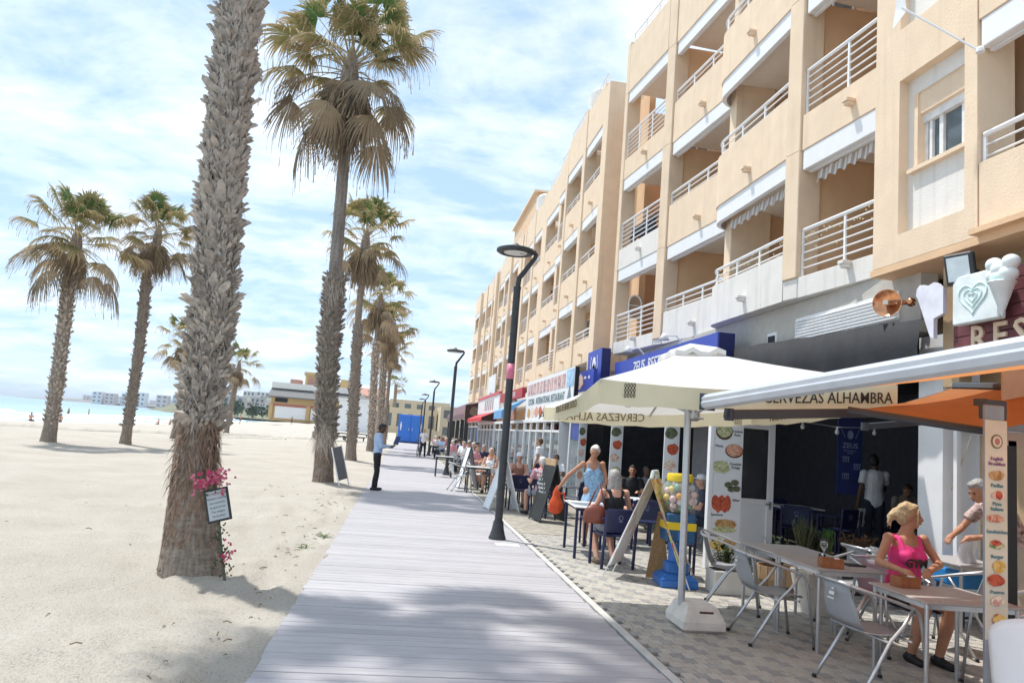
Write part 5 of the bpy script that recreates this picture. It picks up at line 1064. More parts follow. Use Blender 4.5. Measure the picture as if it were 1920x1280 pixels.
mb = MB(); mb.box(6.74, 6.84, 4.0, 8.3, 2.24, 2.42); mb.build('lintel_beam', DARK, B1, world=True)
mb = MB(); mb.tube([(6.78, 8.0, 2.2), (6.78, 7.7, 2.19), (6.78, 7.3, 2.2)], .04, 8); mb.build('white_valance', WTRIM, label='white strip light under the dark beam by the tan wall', cat='strip light')  # a white valance under the beam, no lamp
mb = MB(); mb.tube([(6.70, 8.0, 2.15), (6.66, 8.6, .84)], .011, 6); mb.build('crank_rod', mat('pale_rod', (.62, .55, .42), .5), label='pale awning crank rod slanting across the tan wall', cat='crank rod')

# ---- posts at the right edge
BP = thing('banner_post', 'grey post sleeved with a pale food menu banner at the right edge', 'post', (4.19, 4.8, 0)); PG = mat('post_grey', (.30, .33, .36), .45, metal=.3)
mb = MB(); mb.bbox(4.11, 4.268, 4.777, 4.81, 0, 2.2, .008); mb.build('post', PG, BP, world=True)
mb = MB(); mb.box(4.105, 4.272, 4.765, 4.776, .58, 2.09); mb.build('banner', mat('banner_cream', (.72, .68, .55), .7, var=.12, vscale=3), BP, world=True)
ybn = 4.762
disc(BP, 'badge', (4.187, ybn, 1.94), XU, ZU, .045, .05, INKB, n=18); disc(BP, 'badge', (4.187, ybn-.002, 1.94), XU, ZU, .035, .04, mat('banner_cream'), n=18); disc(BP, 'badge', (4.187, ybn-.004, 1.94), XU, ZU, .02, .025, mat('rose_print', (.5, .2, .18), .7), n=10)
for z, ru, rv, m, s in ((1.70, .062, .035, BREAD, 1), (1.56, .055, .03, PASTEL, 2), (1.565, .03, .03, WING, 8), (1.40, .065, .028, PIZZA, 3), (1.22, .06, .026, SALAD, 4), (1.235, .04, .02, WING, 9), (1.07, .05, .045, FRIES, 5), (.98, .065, .04, WING, 6), (.84, .055, .035, PASTEL, 7), (.70, .03, .06, WING, 10), (.72, .05, .03, FRIES, 11), (.62, .03, .03, DOLMA, 12)): disc(BP, 'food_picture', (4.187+.012*((s % 3)-1), ybn-.0006*s, z), XU, ZU, ru, rv, m, n=14, wob=.15, seed=s)
TL = mat('teal_print', (.10, .28, .36), .7)
for s, z, m in (('English\nBreakfast', 1.80, mat('purple_print', (.3, .12, .3), .7)), ('Paellas', 1.63, TL), ('Pizza\nItaliana', 1.485, TL), ('Sandwiches', 1.31, TL), ('Burger', 1.14, TL), ('Postres', .90, TL)): text(s, .036, m, (4.187, ybn-.002, z), XU, ZU, BP, world=True)
mb = MB(); mb.bbox(4.12, 4.30, 4.79, 4.86, 2.10, 2.24, .008); mb.box(4.16, 4.20, 4.86, 4.95, 2.2, 2.25); mb.build('clamp', ARMG, BP, world=True)
K_ = thing('black_post', 'black square terrace post right of the banner post with a grey rail and canvas above', 'post', (4.94, 5.5, 0))
mb = MB(); mb.bbox(4.90, 4.99, 5.46, 5.55, 0, 2.0, .008); mb.build('post', mat('black_paint', (.02, .021, .024), .4), K_, world=True)
mb = MB(); mb.bbox(4.86, 6.3, 5.44, 5.50, 2.07, 2.15, .006); mb.build('rail', PG, K_, world=True); mb = MB(); mb.box(4.86, 6.3, 5.46, 5.48, 2.155, 2.6); mb.build('canvas', mat('beige_canvas', (.50, .43, .36), .85, bump=.3, bscale=12), K_, world=True)
mb = MB(); mb.box(4.86, 6.3, 5.46, 5.475, 1.95, 2.065); mb.build('canvas_hem', mat('beige_canvas'), K_, world=True)
# ================================================================== FURNITURE
def alu_chair(shell=GREYP, tubem=ALU, mark=True):
    t = thing('terrace_chair', 'grey terrace chair', 'chair', (0, 0, 0))
    for s in (-1, 1):
        y = .255*s
        mb = MB(); mb.tube([(-.315, y*.80, .80), (-.285, y*.96, .79), (-.15, y, .755), (.08, y, .69), (.20, y, .655), (.235, y, .62), (.255, y*1.01, .54), (.325, y*1.05, 0)], .0135, 8); mb.build('arm_tube', tubem, t, smooth=True)
        mb = MB(); mb.tube([(.185, y, .655), (.10, y, .53), (-.01, y*.99, .415), (-.16, y*1.03, .18), (-.275, y*1.06, 0)], .0135, 8); mb.build('leg', tubem, t, smooth=True)
        mb = MB(); mb.lathe([(.018, 0), (.018, .022), (.0145, .026)], (.325, y*1.05, 0), 8); mb.lathe([(.018, 0), (.018, .022), (.0145, .026)], (-.275, y*1.06, 0), 8); mb.build('feet', BLACK, t, kind='stuff')
    mb = MB(); mb.tube([(-.315, -.21, .80), (-.325, 0, .803), (-.315, .21, .80)], .0135, 8); mb.build('top_rail', tubem, t, smooth=True)
    mb = MB(); mb.tube([(-.02, -.255, .41), (-.02, .255, .41)], .012, 8); mb.tube([(.18, -.25, .415), (.18, .25, .415)], .011, 8); mb.build('seat_rail', tubem, t, smooth=True)
    pr = [(-.318, .785), (-.300, .72), (-.275, .62), (-.245, .53), (-.205, .472), (-.15, .446), (-.05, .436), (.06, .438), (.16, .446), (.225, .440), (.245, .425)]
    def sheet(i0, i1, w):
        b = MB(); vs = []; fs = []; nn = 8
        for i in range(i0, i1):
            x, z = pr[i]; ww = w*(.82 if i < 2 else (1 if i < 9 else .93))
            for k in range(nn+1):
                f = k/nn*2-1; cup = .018*f*f; vs.append((x+(cup if i < 5 else 0), f*ww, z+(cup if i >= 5 else 0)))
        n0 = i1-i0; vs2 = [(x-.008 if False else x, y, z) for x, y, z in vs]; o = len(vs)
        fs = [(r*(nn+1)+k, r*(nn+1)+k+1, (r+1)*(nn+1)+k+1, (r+1)*(nn+1)+k) for r in range(n0-1) for k in range(nn)]
        b.add(vs, fs); return b
    o = sheet(0, 5, .195).build('backrest', shell, t, smooth=True); so_ = o.modifiers.new('thick', 'SOLIDIFY'); so_.thickness = .009
    o2 = sheet(4, 11, .205).build('seat', shell, t, smooth=True); so_ = o2.modifiers.new('thick', 'SOLIDIFY'); so_.thickness = .009
    if mark:
        mb = MB(); M = frame((-.330, 0, .705), (0, -1, 0), (-.24, 0, .97), (-1, 0, -.25))
        mb.prism([(-.018, .03), (0, .05), (.018, .03)], .002, M @ Vector((0, 0, 0)), (0, -1, 0), (.25, 0, .97), (-.97, 0, .25)); mb.prism([(-.03, -.01), (.03, -.01), (.03, .015), (-.03, .015)], .002, M @ Vector((0, 0, 0)), (0, -1, 0), (.25, 0, .97), (-.97, 0, .25)); mb.prism([(-.04, -.04), (.04, -.04), (.04, -.03), (-.04, -.03)], .002, M @ Vector((0, 0, 0)), (0, -1, 0), (.25, 0, .97), (-.97, 0, .25))
        mb.build('printed_mark', mat('pale_print', (.62, .62, .62), .6), t)
    return t
AC = alu_chair(); first = [True]
def place(proto, flag, x, y, rz, label, group=None, shell=None):
    o = proto if flag[0] else copy_tree(proto); flag[0] = False; o.location = (x, y, 0); o.rotation_euler = (0, 0, rz); o['label'] = label
    if group: o['group'] = group
    return o
GC = 'grey chairs round the bar tables'
place(AC, first, 3.72, 5.50, R(4), 'nearest grey chair with an aluminium frame, pulled up to the nearest table', GC)
place(AC, first, 3.58, 6.82, R(-4), 'grey chair right of the white concrete parasol block', GC)
place(AC, first, 3.78, 8.10, R(-28), 'grey chair directly behind the parasol pole', GC)
place(AC, first, 5.02, 5.45, R(172), 'grey chair on the far side of the nearest table, beside the banner post', GC)
place(AC, first, 4.74, 6.66, R(-88), 'grey chair in which the woman in pink sits', GC)
place(AC, first, 4.92, 7.45, R(185), 'grey chair draped with a black and white cloth', GC)
place(AC, first, 5.50, 6.75, R(120), 'empty grey chair behind the nearest table, turned towards the tan wall', GC)
place(AC, first, 5.35, 7.75, R(5), 'empty grey chair at the back table by the tan wall', GC)

def table(label, cx, cy, wx, wy, rz=0, top=TTOP, legm=ALU, h=.74, r=.017, group=None, square=False):
    t = thing('cafe_table', label, 'table', (cx, cy, 0), rz, group)
    mb = MB(); mb.bbox(-wx/2, wx/2, -wy/2, wy/2, h-.018, h, .005); mb.build('tabletop', top, t)
    mb = MB(); mb.box(-wx/2+.04, wx/2-.04, -wy/2+.04, wy/2-.04, h-.06, h-.0185); mb.build('apron', legm if square else ALU, t)
    for sx_ in (-1, 1):
        for sy_ in (-1, 1):
            mb = MB(); x, y = sx_*(wx/2-.04), sy_*(wy/2-.04)
            if square: mb.bbox(x-.02, x+.02, y-.02, y+.02, 0, h-.0185, .004)
            else: mb.tube([(x, y, 0), (x, y, h-.02)], r, 10)
            mb.build('leg', legm, t, smooth=False if square else 'auto')
    return t
GT = 'grey tables of the bar'
table('nearest grey table with a wooden caddy at its far edge', 4.34, 5.48, .80, .74, R(-3), group=GT)
table('grey table with a wine glass and a wooden caddy', 4.17, 6.80, .70, .80, group=GT)
table('empty grey table pushed up behind the table with the wine glass', 4.20, 7.62, .70, .80, group=GT)
table('grey table by the tan wall holding a crumpled white napkin', 6.25, 7.62, .66, .8, group=GT)

def caddy(label, x, y, z, rz):
    t = thing('wooden_caddy', label, 'caddy', (x, y, z), rz, 'wooden caddies on the bar tables')
    for (a, b, c, d) in ((-.10, .10, -.06, -.048), (-.10, .10, .048, .06), (-.10, -.088, -.047, .047), (.088, .10, -.047, .047)): mb = MB(); mb.bbox(a, b, c, d, .0, .085, .003); mb.build('side_board', WOOD, t)
    mb = MB(); mb.box(-.087, .087, -.047, .047, .004, .012); mb.build('bottom_board', WOOD, t)
    for i in range(3): mb = MB(); mb.bbox(-.06+.05*i, -.025+.05*i, -.03, .03, .013, .075+.006*i, .004); mb.build('sachets', (mat('napkin_white', (.75, .74, .72), .8), mat('sachet_brown', (.2, .1, .05), .6))[i % 2], t)
caddy('wooden caddy on the nearest table between the hands of the woman in pink', 4.19, 5.72, .741, R(8)); caddy('wooden caddy beside the wine glass', 4.02, 6.52, .741, R(-12))
GL = mat('clear_glass', (.95, .97, .97), .02, var=0, trans=1, spec=.6)
wg = MB(); wg.lathe([(.034, 0), (.034, .004), (.006, .010), (.004, .075), (.02, .095), (.036, .125), (.038, .155), (.031, .195), (.0295, .195), (.036, .155), (.034, .127), (.018, .100), (.003, .085)], (0, 0, 0), 20); o = wg.build('wine_glass', GL, smooth=True, label='stemmed wine glass on the grey table', cat='glass'); o.location = (4.27, 7.05, .741)
og = thing('juice_glass', 'short glass of orange drink at the foot of the wine glass', 'glass', (4.21, 6.98, .741)); mb = MB(); mb.lathe([(.032, .0), (.036, .055), (.0345, .055), (.031, .004)], seg=16); mb.build('tumbler', GL, og, smooth=True); mb = MB(); mb.lathe([(.030, .005), (.033, .042)], seg=16); mb.build('drink', mat('orange_juice', (.75, .38, .03), .3), og, smooth=True)
tr = MB(); tr.bbox(-.09, .09, -.07, .07, 0, .012, .004); o = tr.build('bill_tray', BLACK, label='small black bill tray on the table with the wine glass', cat='tray'); o.location = (4.38, 6.72, .741)
# cloth over the chair back
def cloth(name, label, cat, x, y, z, w, hh, rz, m, seed=1, folds=5, amp=.03):
    mb = MB(); vs = []; n, q = 16, 8; g = random.Random(seed); ph = [g.uniform(0, 6) for _ in range(4)]
    for j in range(q+1):
        for i in range(n+1):
            u, v = i/n-.5, j/q; vs.append((u*w*(1-.25*v*math.sin(ph[0])), amp*math.sin(u*folds*6+ph[1]+v)*(.3+v)+.02*math.sin(v*5+ph[2]), -v*hh*(1+.18*math.sin(u*9+ph[3]))))
    mb.add(vs, [(j*(n+1)+i, j*(n+1)+i+1, (j+1)*(n+1)+i+1, (j+1)*(n+1)+i) for j in range(q) for i in range(n)]); o = mb.build(name, m, smooth=True, label=label, cat=cat); o.location = (x, y, z); o.rotation_euler = (0, 0, rz); return o
cloth('draped_cloth', 'black and white patterned cloth thrown over a chair back', 'cloth', 5.21, 7.45, .83, .42, .36, R(95), food('bw_cloth', (.01, .01, .012), (.8, .8, .8), 13), 3)
cloth('napkin', 'crumpled white napkin held over the table by the tan wall', 'napkin', 6.20, 7.45, .98, .26, .26, R(20), WHITE, 5, amp=.05)

# blue restaurant furniture
def navy_chair():
    t = thing('restaurant_chair', 'navy restaurant chair', 'chair')
    mb = MB(); mb.bbox(-.22, .22, -.22, .22, .43, .46, .012); mb.build('seat', NAVY, t)
    mb = MB(); M = Matrix.Translation((-.235, 0, .62)) @ Matrix.Rotation(R(-8), 4, 'Y'); mb.bbox(-.012, .012, -.21, .21, -.13, .20, .01, M); mb.build('backrest', NAVY, t)
    for s in (-1, 1):
        mb = MB(); mb.bbox(.185, .22, s*.235-.018, s*.235+.018, 0, .66, .005); mb.build('leg', NAVY, t)
        mb = MB(); M = Matrix.Translation((-.225, s*.235, 0)) @ Matrix.Rotation(R(-5), 4, 'Y'); mb.bbox(-.018, .018, -.018, .018, 0, .80, .005, M); mb.build('leg', NAVY, t)
        mb = MB(); mb.bbox(-.24, .22, s*.235-.022, s*.235+.022, .66, .685, .006); mb.build('armrest', NAVY, t)
    mb = MB(); M = frame((-.262, 0, .70), (0, -1, 0), (-.14, 0, .99), (-.99, 0, -.14)); mb.tube([M @ Vector((.03*math.cos(a), .03*math.sin(a), .002)) for a in np.linspace(0, 6.28, 10)[:-1]], .004, 4, closed=True); mb.box(-.03, .03, -.055, -.045, 0, .004, M); mb.build('printed_mark', mat('navy_print', (.25, .27, .36), .6), t)
    return t
NC = navy_chair(); nf_ = [True]; GN = 'navy chairs on the restaurant terrace'
place(NC, nf_, 3.08, 10.42, R(98), 'navy chair in which the woman in the black top sits', GN)
place(NC, nf_, 3.85, 10.0, R(75), 'navy chair standing between the ice cream boards and the ball machine', GN)
NT = 'white topped tables on the restaurant terrace'; WT = mat('white_tabletop', (.70, .71, .72), .4, var=.03)
table('white topped table beside the woman in the blue dress', 3.0, 11.42, .66, 1.1, R(-4), WT, NAVY, .75, group=NT, square=True)
table('white topped table inside the terrace behind the ice cream boards', 4.15, 13.4, .8, .8, 0, WT, NAVY, .75, group=NT, square=True)
table('white topped table on the terrace behind the nearest lamp pole', 3.3, 18.6, .8, .8, 0, WT, NAVY, .75, group=NT, square=True)
table('white topped table deep in the dark restaurant entrance', 7.0, 12.6, .8, .8, 0, WT, NAVY, .87, group=NT, square=True)
for x, y, a, lab in ((3.75, 12.6, 95, 'navy chair with its back to the first picture strip'), (4.2, 12.5, 90, 'navy chair beside the capped diner'), (4.0, 14.3, -90, 'navy chair on the far side of the inner terrace table'), (3.35, 12.4, 175, 'navy chair beyond the table of the woman in the blue dress'),
                     (2.85, 17.7, 92, 'navy chair in front of the man in the white cap'), (3.5, 17.6, 80, 'navy chair behind the chalk board'), (3.3, 16.35, 30, 'navy chair of the diner in pink'), (3.9, 16.6, 150, 'navy chair right of the diner in pink'), (2.9, 19.5, -80, 'navy chair on the far side of the terrace table'), (3.9, 19.4, -90, 'navy chair by the glass screen')): place(NC, nf_, x, y, R(a), lab, GN)
for x, y, a, lab in ((6.7, 11.9, 60, 'navy chair at the left of the table in the dark restaurant'), (7.5, 12.0, 110, 'navy chair in front of the blue hanging banner'), (7.2, 13.3, -90, 'navy chair behind the table in the dark restaurant'), (8.9, 12.6, 100, 'navy chair of the seated man in the dark restaurant')): o = place(NC, nf_, x, y, R(a), lab, GN); o.location.z = .12

# light metal furniture farther down
LC = copy_tree(AC); LC['label'] = 'pale metal chair'
for o in LC.children:
    if o.name.split('.')[0] in ('seat', 'backrest'): o.data = o.data.copy(); o.data.materials[0] = mat('pale_plastic', (.60, .60, .58), .5)
lf = [True]; GL2 = 'pale chairs farther along the terraces'
place(LC, lf, 1.78, 22.0, R(10), 'pale metal chair alone at the boardwalk edge beyond the nearest lamp', GL2)
for i, (x, y, a) in enumerate(((2.7, 23.6, 200), (2.5, 25.3, -60), (3.3, 25.6, 190), (2.2, 30.5, 5), (3.2, 31, 170), (2.5, 33, 60))):
    place(LC, lf, x, y, R(a), 'pale metal chair '+('at the small table of the white haired woman', 'behind the man in the orange shirt', 'by the shop glass behind the orange shirt', 'beyond the second lamp at the boardwalk edge', 'beyond the second lamp beside the shop glass', 'turned to the promenade beyond the second lamp')[i], GL2)
far_g = 'pale chairs in the far crowd'
for i in range(14): place(LC, lf, rng.uniform(2.5, 4.0), 35+i*1.6, R(rng.uniform(0, 360)), 'pale metal chair among the far crowd of diners, %s along the row' % ('nearest', 'second', 'third', 'fourth', 'fifth', 'sixth', 'seventh', 'eighth', 'ninth', 'tenth', 'eleventh', 'twelfth', 'thirteenth', 'farthest')[i], far_g)
table('small dark table in front of the white haired woman', 2.3, 21.9, .7, .7, 0, mat('pale_top', (.55, .55, .52), .5), LAMPM, .74, square=True)
table('tall white topped side table at the foot of the second lamp', 1.66, 28.2, .66, .5, 0, WT, LAMPM, .76, square=True)
for i, (x, y) in enumerate(((3.0, 24.6), (2.8, 31.8), (3.2, 36), (2.9, 40), (3.3, 45), (3.0, 51))): table(('pale table beside the man in the orange shirt', 'pale table beyond the second lamp', 'pale table in front of the white shop', 'pale table under the red awning', 'pale table at the end of the red awning', 'pale table before the brown canopy')[i], x, y, .75, .75, 0, WT, LAMPM, .75, square=True)

# A-frame boards
def aframe(label, x, y, rz, w, h, spread, m1, m2, name='pavement_board', wire=False, back=None):
    t = thing(name, label, 'pavement sign', (x, y, 0), rz)
    for s, m in ((-1, m1), (1, m2)):
        lo = .16 if wire else .03; f0 = lo/h
        P0, P1 = Vector((0, s*spread/2*(1-f0), lo)), Vector((0, s*.015, h)); V = (P1-P0).normalized(); Nn = Vector((1, 0, 0)).cross(V)
        mb = MB(); Mx = frame((P0+P1)/2, (1, 0, 0), V, Nn); L_ = (P1-P0).length
        mb.bbox(-w/2, w/2, -L_/2, L_/2, -.006, .006, .003, Mx); pn = mb.build('panel', m, t)
        if wire:
            for sx_ in (-1, 1):
                for q in (0, .05): mb = MB(); mb.tube([(sx_*(w/2-.02-q), s*.02, h-.02), (sx_*(w/2-.02-q*.6), s*spread/2+s*.03, 0)], .005, 5); mb.build('leg', WMET, t)
        else:
            for sx_ in (-1, 1): mb = MB(); mb.bbox(-.015, .015, -L_/2-.03, L_/2+.02, -.012, .012, .003, Mx @ Matrix.Translation((sx_*(w/2+.012), 0, 0))); mb.build('frame_rail', back or LAMPM, t)
    return t
CHK = mat('chalk_black', (.02, .022, .022), .7, var=.4)
cb = aframe('black chalk board menu with pale wooden top, left of the blue dress', 3.18, 15.55, R(100), .62, 1.18, .6, CHK, CHK, name='chalk_board')
for i in range(11): text(('Menu del dia', 'Paella  12', 'Pollo  9', 'Calamares  8', 'Ensalada  6', 'Pescado  11', 'Hamburguesa  7', 'Pizza  9', 'Postre  4', 'Cafe  2', 'Vino  3')[i], .085, WHITE, (0, .275-.0225*i, .2+.085*(10-i)-.02), (-1, 0, 0), (0, -.25, .97), cb, depth=.001)
mb = MB(); mb.bbox(-.30, .30, -.02, .03, 1.16, 1.30, .005); mb.build('top_board', mat('pale_wood', (.50, .33, .18), .6, var=.2), cb)
aframe('white backed pavement board standing behind the foot of the nearest lamp', 2.42, 17.3, R(95), .6, 1.12, .72, BOARDW, BOARDW, back=BOARDW)
aframe('grey pavement board beside the white haired woman', 2.12, 23.2, R(95), .6, 1.25, .6, mat('grey_board', (.20, .22, .24), .6), BOARDW)
ICE = food('print_ice_lollies', (.55, .03, .05), (.70, .65, .25), 11); ICEW = food('print_pale_ice', (.60, .42, .42), (.80, .82, .80), 5)
ib = aframe('wire legged ice lolly board with a colourful panel in front of the ball machine', 3.32, 9.45, R(57), .50, 1.30, 1.06, ICE, ICEW, wire=True)
for i in range(12): mb = MB(); mb.ell((rng.uniform(-.18, .18), -.5+.037*i+.008, .2+.083*i), (.05, .006, .035), 8, 5, Matrix.Rotation(R(24), 4, 'X')); mb.build('lolly_print', (MATS['print_wings'], mat('lolly_green', (.12, .35, .05), .6), mat('lolly_orange', (.7, .25, .03), .6), mat('lolly_pink', (.65, .15, .25), .6), WHITE)[i % 5], ib)
mb = MB(); mb.tube([(-.16, 0, 1.30), (-.1, 0, 1.39), (.1, 0, 1.39), (.16, 0, 1.30)], .03, 8); mb.build('crest', mat('crest_grey', (.45, .5, .48), .6), ib)
pb_ = MB(); pb_.prism([(-.02, 0), (.30, 0), (.14, .86), (.10, .86)], .03, (3.38, 9.72, 0), Vector((.92, -.38, 0)).normalized(), ZU, Vector((.38, .92, 0)).normalized()); pb_.build('chipboard_prop', mat('chipboard', (.36, .22, .10), .8, var=.2, vscale=30), label='bare brown chipboard wedge behind the ice lolly board', cat='board')

# ball machine
GM = thing('ball_machine', 'blue toy ball vending machine with a yellow lid and stripe', 'vending machine', (3.60, 9.28, 0), R(-6)); MBL = mat('machine_blue', (.03, .16, .52), .4, var=.06); YEL = mat('machine_yellow', (.80, .58, .02), .4, var=.04); TEA = mat('machine_teal', (.025, .10, .22), .4)
mb = MB(); mb.bbox(-.235, .235, -.235, .235, 0, .10, .012); mb.add([(-.235, -.235, .1), (.235, -.235, .1), (.235, .235, .1), (-.235, .235, .1), (-.16, -.16, .16), (.16, -.16, .16), (.16, .16, .16), (-.16, .16, .16)], [(0, 1, 5, 4), (1, 2, 6, 5), (2, 3, 7, 6), (3, 0, 4, 7), (4, 5, 6, 7)]); mb.build('base', MBL, GM)
mb = MB(); mb.bbox(-.135, .135, -.135, .135, .16, .29, .01); mb.lathe([(.10, .29), (.105, .31), (.10, .40), (.115, .55)], seg=20); mb.build('pedestal', MBL, GM, smooth='auto')
mb = MB(); mb.bbox(-.185, .185, -.18, .18, .55, .90, .015); cab = mb.build('cabinet', TEA, GM); mb = MB(); mb.bbox(-.19, .19, -.186, .186, .70, .795, .004); mb.build('stripe', YEL, cab); mb = MB(); mb.bbox(-.05, .05, -.20, -.186, .58, .68, .006); mb.build('chute', MBL, cab)
mb = MB(); mb.ell((0, 0, 1.12), (.245, .245, .235), 28, 18); mb.build('globe', mat('globe_plastic', (.9, .92, .93), .03, var=0, alpha=.16, spec=.7), GM, smooth=True)
mb = MB(); mb.lathe([(.165, 1.30), (.17, 1.36), (.155, 1.395), (.05, 1.40)], seg=24); mb.build('lid', YEL, GM, smooth='auto')
bcols = [mat('ball_%s' % n, c, .35, var=.15, vscale=30) for n, c in (('pink', (.70, .25, .32)), ('white', (.75, .72, .72)), ('silver', (.42, .48, .50)), ('green', (.15, .35, .20)), ('orange', (.75, .38, .05)), ('pale', (.72, .52, .50)), ('yellow', (.70, .55, .08)))]
bm_ = []
for m in bcols: b = MB(); b.ell((0, 0, 0), (.046, .046, .046), 12, 8); bm_.append(b.mesh('ball', m, True))
g = random.Random(4); pts = []
for _ in range(4000):
    p = Vector((g.uniform(-.2, .2), g.uniform(-.2, .2), g.uniform(-.2, .13)))
    if p.length < .195 and all((p-q).length > .078 for q in pts): pts.append(p)
for p in pts: inst('ball', bm_[g.randrange(7)], GM, p+Vector((0, 0, 1.12)))

# plants and planters
PG_ = [mat('shrub_%d' % i, c, .6, var=.35, vscale=30, sub=.25) for i, c in enumerate(((.045, .085, .03), (.08, .12, .04), (.13, .13, .06)))]
RUS = mat('rust_leaf', (.22, .10, .05), .7, var=.3, sub=.2)
def plant(label, x, y, z, n, h, w, m, kind='leaf', pot=None, seed=1):
    t = thing('potted_plant', label, 'plant', (x, y, z)); g = random.Random(seed); mb = MB(); st = MB()
    ns = max(5, n//14)
    for i in range(ns):
        a, r_ = g.uniform(0, 6.28), g.uniform(0, w*.8); tip = Vector((math.cos(a)*r_, math.sin(a)*r_, h*g.uniform(.6, 1))); bs = Vector((math.cos(a)*r_*.3, math.sin(a)*r_*.3, 0)); st.tube([bs, bs.lerp(tip, .5)+Vector((0, 0, h*.05)), tip], [.006, .005, .002], 5)
        for k in range(n//ns):
            f = g.uniform(.2, 1); p = bs.lerp(tip, f); b = g.uniform(0, 6.28)
            if kind == 'leaf': l, wd, d = g.uniform(.03, .065), g.uniform(.012, .022), Vector((math.cos(b), math.sin(b), g.uniform(-.3, .7)))
            else: l, wd, d = g.uniform(.05, .10), .004, Vector((math.cos(b)*.4, math.sin(b)*.4, 1))
            d.normalize(); s = d.cross(Vector((0, 0, 1))); s = s.normalized() if s.length > .01 else Vector((1, 0, 0)); s = (s+Vector((0, 0, g.uniform(-.5, .5)))).normalized()
            mb.add([p, p+d*l*.5+s*wd, p+d*l, p+d*l*.5-s*wd], [(0, 1, 2, 3)])
    mb.build('foliage', m, t, kind='stuff'); st.build('stems', mat('stem', (.12, .1, .05), .8), t, kind='stuff'); return t
plb = thing('planter_box', 'low white planter box at the foot of the food picture board', 'planter', (4.18, 8.95, 0)); mb = MB(); mb.bbox(-.26, .26, -.14, .14, 0, .28, .01); mb.build('box', mat('planter_white', (.62, .60, .56), .8, var=.08), plb); mb = MB(); mb.box(-.23, .23, -.11, .11, .281, .29); mb.build('soil', mat('soil', (.05, .035, .025), .95), plb)
plant('leafy green plant in the low white planter box', 4.1, 8.95, .28, 420, .36, .26, PG_[1], seed=2)
gp = thing('planter', 'tall tapered grey concrete planter under the grey tables', 'planter', (4.78, 8.05, 0)); mb = MB(); mb.add([(s*a, t_*a, z) for a, z in ((.13, 0), (.20, .46), (.17, .46), (.16, .40)) for s, t_ in ((-1, -1), (1, -1), (1, 1), (-1, 1))], [(3, 2, 1, 0)]+[(4*r+k, 4*r+(k+1) % 4, 4*r+4+(k+1) % 4, 4*r+4+k) for r in range(3) for k in range(4)]+[(12, 13, 14, 15)]); mb.build('pot', CONC, gp)
plant('small bare brownish plant in the tall concrete planter', 4.78, 8.05, .40, 160, .26, .15, PG_[2], seed=4)
hb = thing('half_barrel', 'wooden half barrel planter behind the grey chairs', 'planter', (4.81, 9.0, 0))
for i in range(14):
    a0 = 2*math.pi*i/14; mb = MB(); vs = []
    for r_, z in ((.21, 0), (.25, .2), (.24, .36)):
        for da in (-.21, .21): vs += [((r_)*math.cos(a0+da), r_*math.sin(a0+da), z), ((r_-.02)*math.cos(a0+da), (r_-.02)*math.sin(a0+da), z)]
    mb.add(vs, [(0, 2, 6, 4), (4, 6, 10, 8), (1, 5, 7, 3), (5, 9, 11, 7), (8, 10, 11, 9), (0, 4, 5, 1), (4, 8, 9, 5), (2, 3, 7, 6), (6, 7, 11, 10)]); mb.build('stave', mat('barrel_wood', (.34, .22, .12), .7, var=.2, vscale=12, rnd=.15), hb)
mb = MB(); mb.lathe([(.247, .10), (.252, .10), (.254, .13), (.249, .13)], seg=28); mb.build('hoop', LAMPM, hb); mb = MB(); mb.lathe([(.2, .30), (.01, .31)], seg=16); mb.build('soil', MATS['soil'], hb)
plant('grey green leafy plant in the wooden half barrel', 4.81, 9.0, .30, 300, .42, .22, PG_[0], seed=6)
row = thing('planter_trough', 'long dark planter trough across the restaurant entrance', 'planter', (5.86, 9.4, 0)); mb = MB(); mb.bbox(-.72, .72, -.16, .16, 0, .44, .01); mb.build('trough', mat('trough_dark', (.05, .045, .04), .8), row); mb = MB(); mb.box(-.7, .7, -.12, .12, .441, .45); mb.build('soil', MATS['soil'], row)
plant('tall dark rosemary shrub left in the long trough', 5.40, 9.4, .44, 900, .50, .20, PG_[0], 'grass', seed=7); plant('bright green grass tuft in the long trough', 5.72, 9.35, .44, 500, .36, .12, mat('grass_bright', (.10, .26, .05), .6, var=.3, sub=.3), 'grass', seed=8)
plant('rusty green low shrub right in the long trough', 6.15, 9.4, .44, 900, .34, .38, RUS, seed=9); plant('green shrub in the middle of the long trough', 5.60, 9.45, .44, 500, .36, .2, PG_[1], seed=10)
rp = thing('planter', 'small dark pot at the foot of the white pier', 'planter', (6.30, 8.55, 0)); mb = MB(); mb.lathe([(.12, 0), (.17, .45), (.15, .45), (.14, .4)], seg=18); mb.build('pot', mat('trough_dark'), rp, smooth='auto'); plant('dark pointed rosemary in the pot at the foot of the white pier', 6.30, 8.55, .42, 800, .52, .14, PG_[0], 'grass', seed=12)
bc = thing('crate', 'bright blue plastic crate stool by the tan wall', 'crate', (6.55, 7.95, 0)); mb = MB(); mb.bbox(-.2, .2, -.25, .25, .42, .60, .02); mb.build('box', mat('crate_blue', (.02, .22, .55), .4), bc)
for sx_ in (-1, 1):
    for sy_ in (-1, 1): mb = MB(); mb.tube([(sx_*.16, sy_*.2, .42), (sx_*.18, sy_*.22, 0)], .02, 6); mb.build('leg', mat('crate_leg', (.03, .06, .14), .5), bc)

